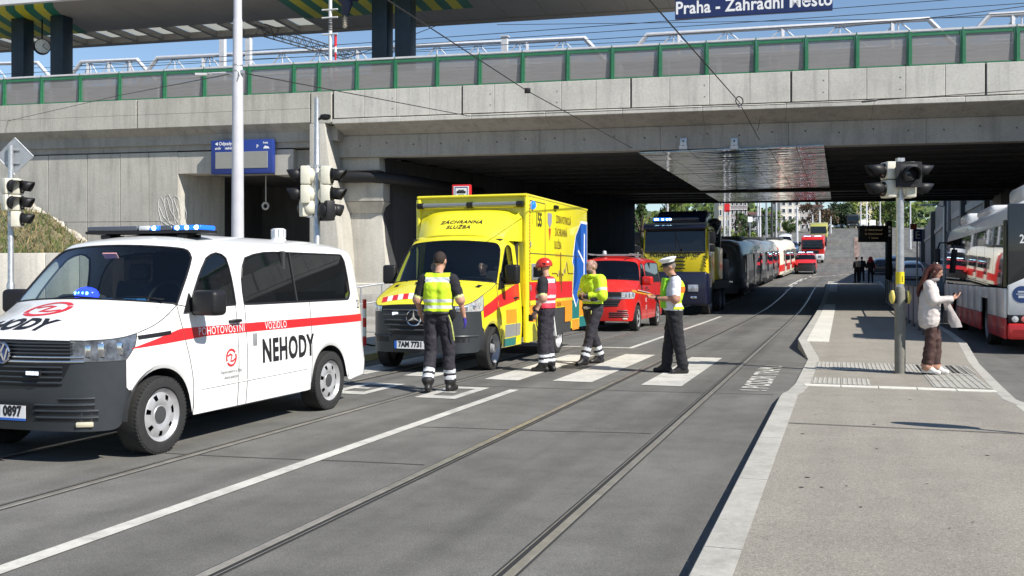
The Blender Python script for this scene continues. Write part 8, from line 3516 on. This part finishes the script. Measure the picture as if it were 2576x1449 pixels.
person('person.004', 'woman with long auburn hair in a cream jacket looking at her phone on the island', on_ground(6.60, 15.35, .03), (.86, -.46), dict(
    anR=(.08, -.05, .10), toR=(.11, .12, .035), anL=(-.06, .06, .10), toL=(-.07, .23, .035), knR=(.09, .0, .5), knL=(-.07, .07, .5), hipL=(-.08, .02, .92), hipR=(.08, .02, .92),
    elL=(-.21, .04, 1.17), wrL=(-.07, .30, 1.20), elR=(.22, .05, 1.17), wrR=(.09, .30, 1.19), head=(0, .075, 1.625), neck=(0, .0, 1.47), shR=(.165, -.01, 1.41), shL=(-.165, -.01, 1.41)),
    dict(mat=woman_mat, sleeve=.080, fore=.066, forew=.048, leg=.085, hem=.088, more=[('skirt', (.05, -.015, 1.2), .155, (.06, -.025, .86), .165), ('skirt', (-.05, -.015, 1.2), .155, (-.06, -.025, .86), .165)]), .99,
    hands=[dict(geo=((-.065, .31, 1.205), (.25, .85, .35), (.2, -.35, .85), (.9, 0, .3), .3), mat=SKIN), dict(geo=((.085, .31, 1.195), (-.35, .85, .4), (-.3, -.4, .8), (-.8, .1, .5), .3), mat=SKIN)],
    hair=woman_hair, extra=woman_extra, head_turn=R(-6), head_tilt=R(22), bulk=.94)
# 6-8 people far down the island, 9-10 in the ambulance
def far_mat(top, leg):
    def f(l, t, p):
        if l.startswith('foot'):
            return BOOT
        if l.startswith('shin') or l.startswith('thigh'):
            return leg
        if l == 'torso':
            return top if p[2] > .95 else leg
        if l.startswith('uarm') or l.startswith('farm'):
            return top
        return None
    return f
def pack(t, hp, Rh, J):
    e = MB()
    e.box((0, -.20, 1.30), (.32, .20, .44))
    bev(e, 'rucksack', mat('beige_rucksack', (.5, .42, .32), .8), t, .06, 3)
fx = lambda px, Y: (gx(px, Y), Y)
for i, (px, Y, top, leg, lab_, ex, hr) in enumerate([
        (2155, 66, mat('dark_top', (.04, .035, .03), .8), BLACKC, 'far pedestrian with a pale rucksack at the end of the island', pack, HAIRB),
        (2168, 67, BLACKC, BLACKC, 'far pedestrian all in black standing between the pale rucksack and the red hood', None, HAIRB),
        (2190, 65, mat('dark_coat', (.02, .018, .02), .8), BLACKC, 'far pedestrian in a dark coat with a bright red hood', None, None)]):
    x, y = fx(px, Y)
    u_, v_ = to_uv(x, y)
    hr_ = hair_short(hr, .05, -.06) if hr else (lambda t, hp, Rh: (lambda e: (e.ell(hp(0, -.02, .0), (.15, .15, .17), 12, 10), e.ell(hp(0, -.03, -.14), (.21, .17, .13), 12, 10), e.build('hood', mat('red_hood', (.45, .02, .03), .7), t, smooth=60)))(MB()))
    person('person.%03d' % (5 + i), lab_, (x, y, prof(u_) + .2), (.3 if i else -.2, 1), {}, dict(mat=far_mat(top, leg)), .98, voxel=.03, hair=hr_, extra=ex, detail=False)
for i, (s, lab_, vm) in enumerate(((.46, 'person seen through the ambulance windscreen on the far side of the cab', None), (-.46, 'person seen through the ambulance windscreen next to the near cab door', None))):
    w = amb.matrix_world
    bpy.context.view_layer.update()
    pos = amb.matrix_world @ Vector((1.95, s, .45))
    d_ = -(amb.matrix_world.to_3x3() @ Vector((1, 0, 0)))
    person('person.%03d' % (8 + i), lab_, pos, (d_.x, d_.y), dict(
        pelvis=(0, 0, .52), waist=(0, -.02, .70), chest=(0, -.02, .92), neck=(0, 0, 1.11), head=(0, .04, 1.28), shR=(.18, -.01, 1.05), shL=(-.18, -.01, 1.05), elR=(.25, .10, .82), elL=(-.25, .10, .82), wrR=(.18, .32, .92), wrL=(-.18, .32, .92),
        hipR=(.1, .05, .5), hipL=(-.1, .05, .5), knR=(.14, .42, .52), knL=(-.14, .42, .52), anR=(.14, .46, .30), anL=(-.14, .46, .30), toR=(.14, .54, .27), toL=(-.14, .54, .27)),
        dict(mat=far_mat(BLACKC, NAVYC)), 1.0, voxel=.02, hair=hair_short(HAIRB, .06, -.05), detail=True, hands=[dict(geo=((.18, .32, .92), (-.3, .8, .3), (-.3, -.3, -.8), (-.8, 0, .5), .5)), dict(geo=((-.18, .32, .92), (.3, .8, .3), (.3, -.3, -.8), (.8, 0, .5), .5))])
